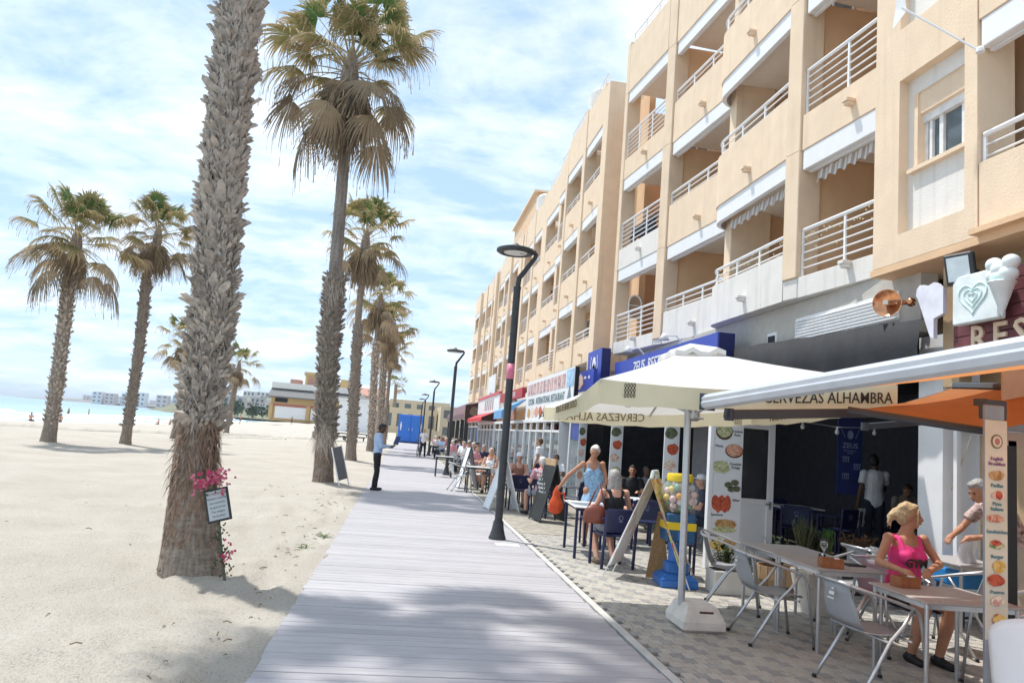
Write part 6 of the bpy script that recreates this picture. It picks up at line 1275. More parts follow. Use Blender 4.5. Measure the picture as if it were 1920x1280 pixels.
# white moulded chair at the very right edge
wc = thing('plastic_chair', 'white moulded plastic chair cut off at the bottom right corner', 'chair', (3.83, 3.97, 0), R(38)); wc.scale = (1.12, 1.12, 1.12); WPL = mat('moulded_white', (.82, .83, .85), .35, var=.02)
mb = MB(); vs = []; n = 14
for j in range(9):
    for i in range(n+1):
        t_ = -1.15+2.3*i/n; v = j/8; r_ = .27+.02*v; vs.append((-r_*math.cos(t_)+.05, r_*math.sin(t_), .42+v*(.40-.16*abs(t_)**2*.6)))
mb.add(vs, [(j*(n+1)+i, j*(n+1)+i+1, (j+1)*(n+1)+i+1, (j+1)*(n+1)+i) for j in range(8) for i in range(n)]); o = mb.build('back_shell', WPL, wc, smooth=True); o.modifiers.new('t', 'SOLIDIFY').thickness = .012
mb = MB(); mb.lathe([(.01, .44), (.22, .44), (.25, .42), (.24, .40), (.01, .40)], seg=24); mb.build('seat', WPL, wc, smooth='auto')
for sx_ in (-1, 1):
    for sy_ in (-1, 1): mb = MB(); mb.tube([(sx_*.17, sy_*.17, .41), (sx_*.24, sy_*.24, 0)], [.028, .02], 8); mb.build('leg', WPL, wc, smooth=True)

# memorial board on the nearest palm, and the menu easel at the next one
MS = thing('memorial_board', 'small framed notice on a stake leaning on the nearest palm, hung with pink flowers', 'sign', (-1.78, 8.18, 0)); FRM = mat('black_frame', (.025, .03, .028), .6)
Ms = Matrix.Translation((-1.80, 8.12, .76)) @ Matrix.Rotation(R(-17), 4, 'Y') @ Matrix.Rotation(R(-8), 4, 'X')
mb = MB(); mb.bbox(-.12, .12, -.012, .012, -.17, .17, .004, Ms); mb.build('frame', FRM, MS, world=True); mb = MB(); mb.box(-.098, .098, -.0165, -.0125, -.148, .148, Ms); nb = mb.build('notice', mat('notice_grey', (.42, .45, .46), .5, var=.06), MS, world=True)
mb = MB(); mb.tube([(-1.78, 8.15, .60), (-1.70, 8.13, .25), (-1.62, 8.10, -.05)], .016, 8); mb.build('stake', mat('stake_green', (.10, .11, .075), .7, var=.2), MS, world=True)
for i, s in enumerate(('EN MEMORIA', 'Siempre estaras', 'con nosotros', 'te queremos', 'Tus amigos', 'de la playa')):
    U_, V_ = (Ms.to_3x3() @ Vector((1, 0, 0))), (Ms.to_3x3() @ Vector((0, 0, 1))); text(s, .030 if i else .034, INK if i else mat('dim_red', (.3, .05, .05), .7), Ms @ Vector((0, -.0172, .115-.045*i)), U_, V_, MS, world=True, depth=.0005)
g = random.Random(9); petm = [mat('bougain_a', (.55, .06, .16), .6, var=.25, sub=.3), mat('bougain_b', (.70, .22, .30), .6, var=.2, sub=.3)]
pm = [MB(), MB()]; lm = MB()
def blossom(c, r_):
    k = g.randrange(2)
    for q in range(5): a = q*1.257+g.uniform(-.2, .2); d = Vector((math.cos(a), g.uniform(-.9, -.1), math.sin(a))).normalized(); s = Vector((-math.sin(a), 0, math.cos(a))); pm[k].add([c, c+d*r_*.6+s*r_*.45, c+d*r_, c+d*r_*.6-s*r_*.45], [(0, 1, 2, 3)])
for i in range(120): f = g.random(); blossom(Vector((-2.02+.24*f+g.gauss(0, .035), 8.09+g.gauss(0, .03), .97+.10*f+g.gauss(0, .04))), g.uniform(.014, .026))
for i in range(26): blossom(Vector((-1.66+g.gauss(0, .04), 8.10+g.gauss(0, .02), .28+g.gauss(0, .05))), g.uniform(.012, .022))
for i in range(10): blossom(Vector((g.choice((-2.05, -1.76))+g.gauss(0, .02), 8.08, .90+g.gauss(0, .03))), .016)
for i in range(110):
    z = g.choice((.5, .42, .3, .2, .12, .92)); c = Vector((-1.78+(.6-z)*.28+g.gauss(0, .05) if z < .9 else -1.9+g.gauss(0, .08), 8.10+g.gauss(0, .02), z+g.gauss(0, .05))); a = g.uniform(0, 6.28); d = Vector((math.cos(a), -.4, math.sin(a)))*.03; s = Vector((-math.sin(a), 0, math.cos(a)))*.010; lm.add([c, c+d*.5+s, c+d, c+d*.5-s], [(0, 1, 2, 3)])
for k in range(2): pm[k].build('pink_blossom', petm[k], MS, world=True, kind='stuff')
lm.build('ivy_leaves', mat('ivy', (.03, .05, .02), .6, var=.3), MS, world=True, kind='stuff')
ez = thing('menu_easel', 'narrow grey board leaning against the tallest palm by the boardwalk', 'sign', (-1.45, 20.95, 0)); mb = MB(); Me = Matrix.Translation((-1.60, 20.9, .60)) @ Matrix.Rotation(R(-17), 4, 'Y') @ Rz(R(62)); mb.bbox(-.22, .22, -.012, .012, -.45, .45, .004, Me); mb.build('board', mat('easel_grey', (.12, .13, .14), .6), ez, world=True)
for s in (-1, 1): mb = MB(); mb.bbox(s*.235-.014, s*.235+.014, -.016, .016, -.64, .47, .003, Me); mb.build('frame_rail', WTRIM, ez, world=True)

cloth('rail_towel', 'dark towel hung inside the railing of the left balcony on the second floor', 'towel', 6.50, 20.2, 8.34, 1.3, .62, R(95), mat('towel_dark', (.02, .022, .035), .9), 11)
cloth('rail_towel', 'smaller dark towel beside the big towel on the left balcony of the second floor', 'towel', 6.44, 21.25, 8.36, .7, .5, R(95), mat('towel_dark'), 12)
plant('green balcony plant seen through the dark opening at the top right edge', 6.75, 6.9, 7.25, 240, .6, .35, PG_[1], seed=21)
from mathutils.noise import noise as mnoise
# ================================================================== PEOPLE
def cap(mb, p0, p1, r0, r1, side=None, sx=1.0, flat=(0, 0), seg=12):
    p0, p1 = Vector(p0), Vector(p1); a = p1-p0; ln = a.length; a = a/ln if ln > 1e-6 else Vector((0, 0, 1))
    u = Vector(side) if side is not None else a.orthogonal(); u = (u-a*u.dot(a)); u = u.normalized() if u.length > 1e-5 else a.orthogonal().normalized(); v = a.cross(u)
    rings = []
    for i in range(0 if not flat[0] else 4, 5): t = math.pi/2*i/4; rings.append((p0-a*r0*math.cos(t), max(.001, r0*math.sin(t)) if i else .001))
    for i in range(5 if not flat[1] else 1): t = math.pi/2*i/4; rings.append((p1+a*r1*math.sin(t), max(.001, r1*math.cos(t))))
    vs = []; fs = []
    for c, r_ in rings:
        for k in range(seg): t = 2*math.pi*k/seg; vs.append(c+u*(r_*sx*math.cos(t))+v*(r_*math.sin(t)))
    for i in range(len(rings)-1):
        for k in range(seg): fs.append((i*seg+k, i*seg+(k+1) % seg, (i+1)*seg+(k+1) % seg, (i+1)*seg+k))
    fs.append(tuple(range(seg))[::-1]); fs.append(tuple((len(rings)-1)*seg+k for k in range(seg))); mb.add(vs, fs)
def fuse(mb, name, m, vox, smooth=4, parent=None, wr=0):
    me = bpy.data.meshes.new(name); me.from_pydata(mb.v, [], mb.f); bm = bmesh.new(); bm.from_mesh(me); bmesh.ops.recalc_face_normals(bm, faces=bm.faces[:]); bm.to_mesh(me); bm.free()
    o = bpy.data.objects.new(name, me); TMP.collection.objects.link(o); r_ = o.modifiers.new('r', 'REMESH'); r_.mode = 'VOXEL'; r_.voxel_size = vox; r_.use_smooth_shade = True
    if smooth: s = o.modifiers.new('s', 'SMOOTH'); s.factor = .5; s.iterations = smooth
    dg = tmp_graph(); me2 = bpy.data.meshes.new_from_object(o.evaluated_get(dg)); bpy.data.objects.remove(o); bpy.data.meshes.remove(me)
    if wr:   # folds in the cloth
        cs = [v.co.copy() for v in me2.vertices]; ns = [v.normal.copy() for v in me2.vertices]; fl_ = []
        for c, n_ in zip(cs, ns): fl_ += list(c+n_*(wr*(mnoise(V3((c.x*9, c.y*9, c.z*5)))+.6*mnoise(V3((c.x*21+5, c.y*21, c.z*11))))))
        me2.vertices.foreach_set('co', fl_)
    me2.name = name; me2.materials.clear(); me2.materials.append(m); me2.polygons.foreach_set('use_smooth', [True]*len(me2.polygons))
    q = bpy.data.objects.new(name, me2); C.objects.link(q)
    if parent is not None: q.parent = parent
    return q
V3 = Vector
STAND = dict(pel=(0, 0, .93), abd=(0, .01, 1.08), chest=(0, 0, 1.27), nb=(0, -.015, 1.43), head=(0, .02, 1.585), shL=(-.175, -.01, 1.395), shR=(.175, -.01, 1.395), elL=(-.235, -.03, 1.12), elR=(.235, -.03, 1.12), wrL=(-.245, .05, .88), wrR=(.245, .05, .88),
             hipL=(-.085, 0, .90), hipR=(.085, 0, .90), knL=(-.095, .02, .49), knR=(.095, .02, .49), anL=(-.10, -.03, .075), anR=(.10, -.03, .075), toL=(-.125, .125, .03), toR=(.125, .125, .03), face=(0, 1, 0), palm=(0, 0, -1))
SIT = dict(STAND, pel=(0, -.02, .53), abd=(0, -.02, .68), chest=(0, -.02, .86), nb=(0, -.02, 1.02), head=(0, .015, 1.175), shL=(-.175, -.02, .985), shR=(.175, -.02, .985), elL=(-.24, .06, .74), elR=(.24, .06, .74), wrL=(-.16, .27, .77), wrR=(.16, .27, .77),
           hipL=(-.09, .0, .52), hipR=(.09, .0, .52), knL=(-.12, .42, .50), knR=(.12, .42, .50), anL=(-.12, .40, .075), anR=(.12, .40, .075), toL=(-.13, .55, .03), toR=(.13, .55, .03))
def person(label, loc, rz, pose=None, base=STAND, skin=SKIN, top=None, bottom=None, shoes=None, hair=None, H=1.0, vox=.012, female=False, group=None, detail=True, cat='person', cap_=None):
    J = {k: V3(v) for k, v in dict(base, **(pose or {})).items()}; t = thing('person', label, cat, loc, rz, group); t.scale = (H, H, H)
    sd_ = (J['shR']-J['shL']).normalized(); hd = (J['hipR']-J['hipL']).normalized(); fc = J['face'].normalized()
    w = .92 if female else 1.0; ar = .86 if female else 1.0
    def torso(mb, g=0.0, lo=True, neckhole=True, hi=True):
        if lo: cap(mb, J['pel'], J['abd'], .108+g, .098+g, hd, 1.42 if female else 1.38)
        cap(mb, J['abd'], J['chest'], .098+g, .112+g, sd_, 1.28*w)
        if hi: cap(mb, J['chest'], J['nb']-(J['nb']-J['chest'])*.35, .112+g, .095+g, sd_, 1.38*w)
        if female: 
            f = (J['chest']-J['abd']).cross(sd_).normalized(); f = -f if f.dot(V3((0, 1, 0))) < 0 and base is not None and f.dot(fc) < -.9 else f
            f = sd_.cross((J['nb']-J['abd']).normalized())*-1
            for s in (-1, 1): mb.ell(J['chest']+sd_*s*.068+f*(.085+g)-V3((0, 0, .01)), (.058+g*.5, .05+g*.5, .055+g*.5), 10, 7)
    def limb(mb, s, g=0.0, f0=0, f1=1, flat=True):
        sh, el, wr = J['sh'+s], J['el'+s], J['wr'+s]
        return sh, el, wr
    bd = MB(); torso(bd)
    cap(bd, J['nb']-(J['nb']-J['chest'])*.3, J['nb']+(J['head']-J['nb'])*.15, .085, .056, sd_, 1.25); cap(bd, J['nb'], J['head']-(J['head']-J['nb'])*.25, .056, .052)
    # head
    upv = (J['head']-J['nb']).normalized(); upv = (upv+V3((0, 0, 1))*.8).normalized(); sf = fc.cross(upv).normalized(); u2 = sf.cross(fc).normalized(); Mh = Matrix(((sf.x, fc.x, u2.x), (sf.y, fc.y, u2.y), (sf.z, fc.z, u2.z))).to_4x4(); hc = J['head']+u2*.02
    def hp(x, y, z): return hc+sf*x+fc*y+u2*z
    bd.ell(hp(0, -.01, .02), (.074, .094, .095), 16, 11, Mh); bd.ell(hp(0, .018, -.04), (.058, .068, .072), 14, 9, Mh); bd.ell(hp(0, .05, -.085), (.030, .028, .022), 10, 7, Mh)
    cap(bd, hp(0, .082, .012), hp(0, .102, -.028), .010, .016); bd.ell(hp(0, .078, .03), (.05, .016, .010), 10, 6, Mh); bd.ell(hp(0, .082, -.058), (.026, .014, .011), 10, 6, Mh)
    for s in (-1, 1): bd.ell(hp(.074*s, -.005, -.01), (.012, .020, .030), 8, 6, Mh); bd.ell(hp(.038*s, .062, -.022), (.024, .02, .02), 8, 6, Mh)
    hand_pts = {}
    for s in ('L', 'R'):
        sh, el, wr = J['sh'+s], J['el'+s], J['wr'+s]; bd.ell(sh, (.058*ar, .058*ar, .058*ar)); cap(bd, sh, el, .050*ar, .040*ar); cap(bd, el, el.lerp(wr, .3), .041*ar, .042*ar); cap(bd, el.lerp(wr, .3), wr, .042*ar, .027*ar)
        d = (wr-el).normalized(); pn = V3(J.get('palm'+s, J['palm'])); pn = (pn-d*pn.dot(d)); pn = pn.normalized() if pn.length > .05 else d.orthogonal().normalized(); ax = d.cross(pn)*(1 if s == 'R' else -1)
        pc = wr+d*.055; cap(bd, wr+d*.01, wr+d*.085, .030, .032, ax, 1.0); hand_pts[s] = pc+pn*.03
        if detail:
            curl = J.get('curl', V3((.45, 0, 0)))[0]
            for i, (off, l) in enumerate(((-.028, .062), (-.010, .075), (.009, .070), (.027, .055))):
                b = wr+d*.095+ax*off*-1; d1 = (d*math.cos(curl)+pn*math.sin(curl)).normalized(); d2 = (d*math.cos(curl*2.1)+pn*math.sin(curl*2.1)).normalized(); m_ = b+d1*l*.5; cap(bd, b-d*.02, m_, .0105, .0095, seg=8); cap(bd, m_, m_+d2*l*.45, .0095, .008, seg=8)
            tb_ = wr+d*.035-ax*-.028*-1; td = (d*.6+ax*.75+pn*.35).normalized(); tm = tb_+ax*.0+td*.04; cap(bd, tb_, tm, .014, .012, seg=8); cap(bd, tm, tm+(td*.5+d*.6+pn*.3).normalized()*.03, .012, .009, seg=8)
        hip, kn, an, to = J['hip'+s], J['kn'+s], J['an'+s], J['to'+s]
        bd.ell(hip, (.095, .09, .09)); cap(bd, hip, kn, .088 if female else .085, .055); cap(bd, kn, kn.lerp(an, .35), .054, .056); cap(bd, kn.lerp(an, .35), an, .056, .035); hl = an+(an-to)*.25; hl.z = an.z-.035; cap(bd, hl, to, .036, .026, None); cap(bd, an, hl.lerp(to, .4), .036, .03)
    body = fuse(bd, 'body', skin, vox, 3, t)
    if detail:
        for s in (-1, 1): e = MB(); e.ell(hp(.031*s, .079, .008), (.013, .008, .007), 8, 6, Mh); e.build('eye', mat('eye_dark', (.03, .022, .018), .3), t, smooth=True)
        e = MB(); e.ell(hp(0, .094, -.06), (.024, .006, .006), 8, 6, Mh); e.build('mouth', mat('lips', (.32, .10, .08), .5), t, smooth=True)
    if top:
        m, sleeve, kind = top; mb = MB(); g = .014
        torso(mb, g, lo=kind != 'tank')
        if kind == 'tank':
            mb = MB(); cap(mb, J['pel'], J['abd'], .108+g, .100+g, hd, 1.40); cap(mb, J['abd'], J['chest'], .100+g, .114+g, sd_, 1.26*w, flat=(0, 0))
            if female:
                f = sd_.cross((J['nb']-J['abd']).normalized())*-1
                for s in (-1, 1): mb.ell(J['chest']+sd_*s*.068+f*(.092)-V3((0, 0, .01)), (.066, .058, .062), 10, 7)
            for s in (-1, 1):
                sp = J['nb']+sd_*s*.095-(J['nb']-J['chest'])*.12; f = sd_.cross((J['nb']-J['abd']).normalized())*-1
                cap(mb, J['chest']+sd_*s*.085+f*.085+V3((0, 0, .04)), sp+f*.04, .030, .026); cap(mb, sp+f*.04, sp-f*.045, .026, .026); cap(mb, sp-f*.045, J['chest']+sd_*s*.06-f*.085+V3((0, 0, .03)), .026, .03)
        else:
            cap(mb, J['nb']-(J['nb']-J['chest'])*.35, J['nb'], .105, .068, sd_, 1.3, flat=(0, 1))
            for s in ('L', 'R'):
                sh, el, wr = J['sh'+s], J['el'+s], J['wr'+s]; mb.ell(sh, (.068, .068, .068))
                if sleeve == 1: cap(mb, sh, sh.lerp(el, .62), .066, .066, flat=(0, 1))
                if sleeve == 2: cap(mb, sh, el, .066, .054); cap(mb, el, el.lerp(wr, .92), .054, .042, flat=(0, 1))
        sh_o = fuse(mb, 'shirt', m, vox, 2, t, .009)
    if bottom:
        m, ln = bottom; mb = MB(); g = .014
        if ln == 'dress':
            mb = MB(); cap(mb, J['chest']-V3((0, 0, .02)), J['pel'], .125, .135, sd_, 1.35, flat=(1, 0)); cap(mb, J['pel'], (J['knL']+J['knR'])/2+V3((0, 0, .06)), .14, .20, hd, 1.25, flat=(0, 1))
            f = sd_.cross((J['nb']-J['abd']).normalized())*-1
            if female:
                for s in (-1, 1):
                    mb.ell(J['chest']+sd_*s*.068+f*.088-V3((0, 0, .01)), (.068, .06, .066), 10, 7); sp = J['nb']+sd_*s*.09-(J['nb']-J['chest'])*.15; cap(mb, J['chest']+sd_*s*.09+f*.10+V3((0, 0, .03)), sp+f*.045, .014, .012, seg=8); cap(mb, sp+f*.045, J['chest']+sd_*s*.08-f*.10, .012, .014, seg=8)
        else:
            cap(mb, J['pel']+(J['abd']-J['pel'])*.45, J['pel'], .112, .118, hd, 1.36, flat=(1, 0))
            for s in ('L', 'R'):
                hip, kn, an = J['hip'+s], J['kn'+s], J['an'+s]; mb.ell(hip, (.105, .10, .10))
                if ln == 'long': cap(mb, hip, kn, .100, .072); cap(mb, kn, an+V3((0, 0, .01)), .072, .058, flat=(0, 1))
                else: cap(mb, hip, hip.lerp(kn, .72), .100, .092, flat=(0, 1))
        fuse(mb, 'dress' if ln == 'dress' else ('trousers' if ln == 'long' else 'shorts'), m, vox, 2, t, .010)
    if shoes:
        for s in ('L', 'R'): an, to = J['an'+s], J['to'+s]; hl = an+(an-to)*.28; hl.z = an.z-.038; mb = MB(); cap(mb, hl, to, .043, .034); cap(mb, an-V3((0, 0, .01)), hl.lerp(to, .35), .045, .038); fuse(mb, 'shoe', shoes, .014, 2, t)
    if hair:
        m, kind = hair; mb = MB(); g_ = random.Random(int(abs(loc[0])*100))
        if kind != 'bald':
            mb.ell(hp(0, -.022, .032), (.080, .092, .090), 16, 11, Mh); mb.ell(hp(0, -.045, -.01), (.075, .066, .080), 14, 9, Mh); mb.ell(hp(0, .03, .085), (.060, .05, .030), 12, 7, Mh)
            for i in range(26): a, b_ = g_.uniform(0, 6.28), g_.uniform(.1, .95); d_ = (math.cos(a)*math.sqrt(1-b_*b_), math.sin(a)*math.sqrt(1-b_*b_)); cap(mb, hp(.078*d_[0], -.022+.088*d_[1]*.9, .03+.088*b_), hp(.086*d_[0]*1.02, -.03+.094*d_[1], .03+.088*b_-.05), .011, .006, seg=6) if d_[1] < .55 else None
            if kind == 'long':
                for i in range(15): a = -1.5+3.0*i/14; cap(mb, hp(.068*math.sin(a), -.05-.035*math.cos(a), .02), hp(.088*math.sin(a)+g_.uniform(-.016, .016), -.055-.05*math.cos(a)+g_.uniform(-.012, .012), -.17+g_.uniform(-.06, .03)), .022, .007, seg=7)
            if kind == 'bun':
                for i in range(46):
                    a = -1.75+3.5*i/45+g_.uniform(-.03, .03); p_ = [hp(.080*math.sin(a), -.01+.085*math.cos(a)*(.85 if abs(a) < 1.2 else 1), .055+.035*math.cos(a)), hp(.072*math.sin(a), -.05+.03*math.cos(a), .075+.05*math.cos(a*.7)), hp(.012*math.sin(a), -.118, .03+g_.uniform(-.02, .02))]; rr_ = .0075+g_.uniform(0, .003); cap(mb, p_[0], p_[1], rr_*.8, rr_, seg=6); cap(mb, p_[1], p_[2], rr_, rr_*.9, seg=6)
                for i in range(10): a = g_.uniform(-1, 1); cap(mb, hp(.02*a, -.14, .0), hp(.045*a, -.165+g_.uniform(-.02, .02), -.10+g_.uniform(-.03, .03)), .010, .004, seg=6)
                cap(mb, hp(0, -.10, .02), hp(.0, -.15, -.02), .05, .035); cap(mb, hp(.02, -.14, .0), hp(.03, -.17, -.07), .03, .015); cap(mb, hp(.06, .07, .06), hp(.078, .06, -.06), .012, .006, seg=8)
            if kind == 'beard': mb.ell(hp(0, .045, -.075), (.055, .05, .045), 12, 8, Mh)
            fuse(mb, 'hair', m, vox, 1, t, .006)
    if cap_:
        mb = MB(); mb.lathe([(.09, .03), (.092, .06), (.082, .10), (.05, .125), (.01, .13)], (0, 0, 0), 18); mb.v = [tuple(hc+Mh.to_3x3() @ V3((x, y*1.12-.012, z-.0))) for x, y, z in mb.v]; o = len(mb.v)
        br = [hp(.07*math.cos(a), .075+.085*math.sin(a), .045-.01*math.sin(a)) for a in np.linspace(0, math.pi, 9)]; mb.prism([(0, 0)], 0, (0, 0, 0), (1, 0, 0), (0, 1, 0), (0, 0, 1)) if False else None
        mb.add(br+[p+u2*.008 for p in br], [tuple(range(9)), tuple(range(9, 18))[::-1]]+[(i, i+1, 10+i, 9+i) for i in range(8)]+[(8, 0, 9, 17)]); mb.build('cap', cap_, t, smooth='auto')
    t['_h'] = 0; del t['_h']
    return t, J, hp
def wpt(t, p): return Matrix.Translation(t.location) @ Rz(t.rotation_euler.z) @ Matrix.Diagonal((*t.scale, 1)) @ V3(p)
H_BLK = mat('hair_black', (.015, .012, .011), .5, bump=.6, bscale=90); H_BLO = mat('hair_blond', (.50, .36, .20), .5, var=.3, vscale=40, bump=.6, bscale=90); H_GREY = mat('hair_grey', (.33, .31, .29), .55, var=.3, vscale=40, bump=.6, bscale=90); H_WHT = mat('hair_white', (.62, .58, .52), .55, var=.2, vscale=40); H_BRN = mat('hair_brown', (.10, .055, .03), .5, var=.3, vscale=40, bump=.5, bscale=90)
BLKC = mat('black_cloth', (.014, .014, .017), .85, var=.2, bump=.3, bscale=18); LBL = mat('pale_blue_shirt', (.40, .52, .72), .8, var=.06, bump=.4, bscale=16); JEAN = mat('dark_jeans', (.02, .025, .045), .85, var=.2); PINK = mat('hot_pink_cloth', (.80, .05, .24), .75, var=.06, vscale=9, bump=.5, bscale=16); DEN = mat('blue_dress_cloth', (.27, .44, .62), .85, var=.3, vscale=26, bump=.5, bscale=22)
ORG = mat('rust_shirt', (.42, .16, .04), .8, var=.12); BEI = mat('beige_cloth', (.45, .38, .30), .8, var=.1); ROSE = mat('rose_cloth', (.60, .28, .32), .8, var=.08); GREYC = mat('grey_cloth', (.25, .25, .27), .8, var=.1)
FLOR = food('floral_blouse', (.05, .02, .02), (.62, .45, .40), 22)

# man with the clipboard on the boardwalk edge, turned to the right
t, J, hp = person('person in a pale blue shirt and black trousers reading a clipboard at the boardwalk edge', (-.60, 20.3, 0), R(-82), dict(head=(0, .06, 1.575), face=(0, 1, -.42), elL=(-.22, .06, 1.12), elR=(.22, .06, 1.12), wrL=(-.10, .30, 1.12), wrR=(.12, .30, 1.14), knL=(-.09, .05, .49), anL=(-.09, .03, .075), toL=(-.10, .19, .03), palm=(0, .3, 1)), skin=SKIND, top=(LBL, 2, 'shirt'), bottom=(BLKC, 'long'), shoes=BLACK, hair=(H_BLK, 'beard'), H=1.03)
q = wpt(t, (0.01, .38, 1.16)); cbd = thing('clipboard', 'dark clipboard held by the person in the pale blue shirt', 'clipboard', q, t.rotation_euler.z); mb = MB(); Mx = Matrix.Rotation(R(32), 4, 'X'); mb.bbox(-.16, .16, -.13, .13, -.008, .008, .003, Mx); mb.build('board', mat('brown_board', (.05, .035, .03), .5), cbd); mb = MB(); mb.box(-.14, .14, -.11, .10, .0085, .011, Mx); mb.build('sheet', mat('paper', (.6, .6, .58), .8), cbd)
o = MB(); o.bbox(-.09, .09, -.006, .006, -.12, .12, .003); ob = o.build('phone_tablet', mat('tablet_blue', (.03, .05, .16), .4), label='small dark blue tablet held upright over the clipboard', cat='tablet'); ob.location = wpt(t, (.05, .47, 1.30)); ob.rotation_euler = (R(-20), 0, t.rotation_euler.z+R(35))

# woman in the blue sun dress lifting an orange bag
t, J, hp = person('person with cropped pale hair in a blue dress lifting an orange bag', (3.28, 12.35, 0), R(168), dict(pel=(-.04, -.03, .92), abd=(-.01, .03, 1.06), chest=(.03, .06, 1.24), nb=(.05, .09, 1.40), head=(.03, .17, 1.53), face=(.1, 1, -.35), shL=(-.12, .07, 1.36), shR=(.21, .08, 1.34), elR=(.44, .12, 1.14), wrR=(.58, .14, .93), elL=(-.20, .06, 1.08), wrL=(-.12, .22, .92)), skin=SKIN, bottom=(DEN, 'dress'), shoes=mat('sandal', (.2, .14, .1), .7), hair=(H_WHT, 'short'), female=True, H=1.0, vox=.010)
q = wpt(t, (.62, .15, .66)); bg_ = MB(); g = random.Random(3); n, k_ = 12, 18; vs = []
for i in range(n+1):
    f = i/n; r_ = (.125*(1-(1-min(1, f*3.2))**2)**.5 if f < .31 else .125-.10*((f-.31)/.69)**.8)+.006*math.sin(f*17)
    for k in range(k_): a = 2*math.pi*k/k_; rr = r_*(1+.10*math.sin(a*5+f*4)+.07*math.sin(a*9-f*3)); vs.append((rr*math.cos(a)*1.05, rr*.7*math.sin(a), -.17+.43*f+.02*math.sin(a*2)))
bg_.add(vs, [(i*k_+k, i*k_+(k+1) % k_, (i+1)*k_+(k+1) % k_, (i+1)*k_+k) for i in range(n) for k in range(k_)]+[tuple(range(k_))[::-1]])
OB = thing('bag', 'bright orange cloth bag hanging from the hand of the woman in the blue dress', 'bag', q); bg_.build('sack', mat('orange_bag', (.72, .09, .02), .75, var=.2, vscale=9, bump=.5, bscale=14), OB, smooth=True); mb = MB(); mb.tube([(-.03, 0, .2), (0, .0, .29), (.03, 0, .2)], .014, 6); mb.tube([(.05, 0, .16), (.13, 0, .17), (.15, 0, .08)], .018, 6); mb.build('handles', mat('orange_bag'), OB, smooth=True)

# seated woman seen from behind
t, J, hp = person('person in a black strappy top sitting in a navy chair, seen from behind', (3.08, 10.46, 0), R(8), dict(elL=(-.27, .02, .74), wrL=(-.20, .24, .76), elR=(.29, .08, .75), wrR=(.24, .30, .77), head=(0, .03, 1.165), anL=(-.13, .16, .075), anR=(.13, .20, .075), toL=(-.15, .31, .03), toR=(.15, .35, .03)), base=SIT, skin=SKINP, top=(BLKC, 0, 'tank'), bottom=(GREYC, 'short'), shoes=mat('sandal'), hair=(H_GREY, 'long'), female=True, vox=.010, H=1.04)
hb_ = MB(); hb_.lathe([(.02, -.13), (.15, -.125), (.17, -.05), (.15, .05), (.10, .11), (.03, .13)], seg=18, sx=1.05, sy=.5); hb_.tube([(-.10, 0, .1), (-.02, .02, .30), (.06, .03, .42), (.13, .0, .1)], .012, 6); o = hb_.build('handbag', mat('brown_leather', (.20, .05, .03), .45, var=.2), smooth=True, label='red brown leather handbag hanging at the chair of the woman in black', cat='handbag'); o.location = (2.78, 10.30, .72)

# woman in pink at the nearest table, head turned to her left
t, J, hp = person('person with tied blond hair in a pink GYM vest sitting at the nearest table', (4.76, 6.50, 0), R(180), dict(pel=(0, -.05, .53), chest=(0, .0, .87), nb=(0, .0, 1.03), head=(-.01, .03, 1.185), face=(-.85, .55, .02), elL=(-.27, .08, .80), elR=(.33, .10, .80), wrL=(.10, .43, .79), wrR=(.36, .46, .785), shL=(-.17, .0, 1.0), shR=(.17, .0, 1.0), palm=(0, .3, -1), anL=(-.10, .30, .075), anR=(.10, .22, .075), toL=(-.11, .44, .03), toR=(.11, .36, .03)), base=SIT, skin=SKIN, top=(PINK, 0, 'tank'), bottom=(mat('black_shorts', (.02, .018, .022), .8), 'short'), shoes=BLACK, hair=(H_BLO, 'bun'), female=True, vox=.0085, H=1.045)
sv = [v.co for v in next(c for c in t.children if c.name.startswith('shirt')).data.vertices]; yv = max(v.y for v in sv if abs(v.x) < .09 and .75 < v.z < .80)
pv = wpt(t, (0, yv+.028, .805)); text('GYM', .105, INK, pv, (1, 0, 0), (0, -.10, 1), t, name='vest_lettering', depth=.001, bold=.004)
l_ = t.children[-1]; l_.matrix_local = (Matrix.Translation(t.location) @ Rz(math.pi) @ Matrix.Diagonal((*t.scale, 1))).inverted()

# waiter and guest in the dark restaurant
person('person in a white T shirt standing with back turned in the dark restaurant', (8.28, 12.15, .12), R(-12), dict(elR=(.22, .12, 1.14), wrR=(.10, .32, 1.12), face=(.5, 1, -.2)), skin=SKIND, top=(WHITE, 1, 'shirt'), bottom=(JEAN, 'long'), shoes=BLACK, hair=(H_BLK, 'short'), H=1.03)
cloth('tea_towel', 'pale cloth hanging from the left hand of the waiter', 'cloth', 8.02, 12.13, .95, .16, .3, R(10), WSTUC, 7)
person('person in a pale shirt sitting in the dark restaurant behind the waiter', (9.5, 13.0, .12), R(170), dict(head=(0, .08, 1.15), face=(.2, 1, -.5)), base=SIT, skin=SKIN, top=(BEI, 1, 'shirt'), bottom=(JEAN, 'long'), shoes=BLACK, hair=(H_BRN, 'short'))
person('person in a white cap sitting inside the terrace left of the food picture board', (5.26, 12.5, 0), R(75), None, base=SIT, skin=SKINP, top=(mat('check_shirt', (.05, .06, .09), .8, var=.5, vscale=40), 1, 'shirt'), bottom=(JEAN, 'long'), shoes=BLACK, hair=(H_GREY, 'short'), cap_=WHITE)
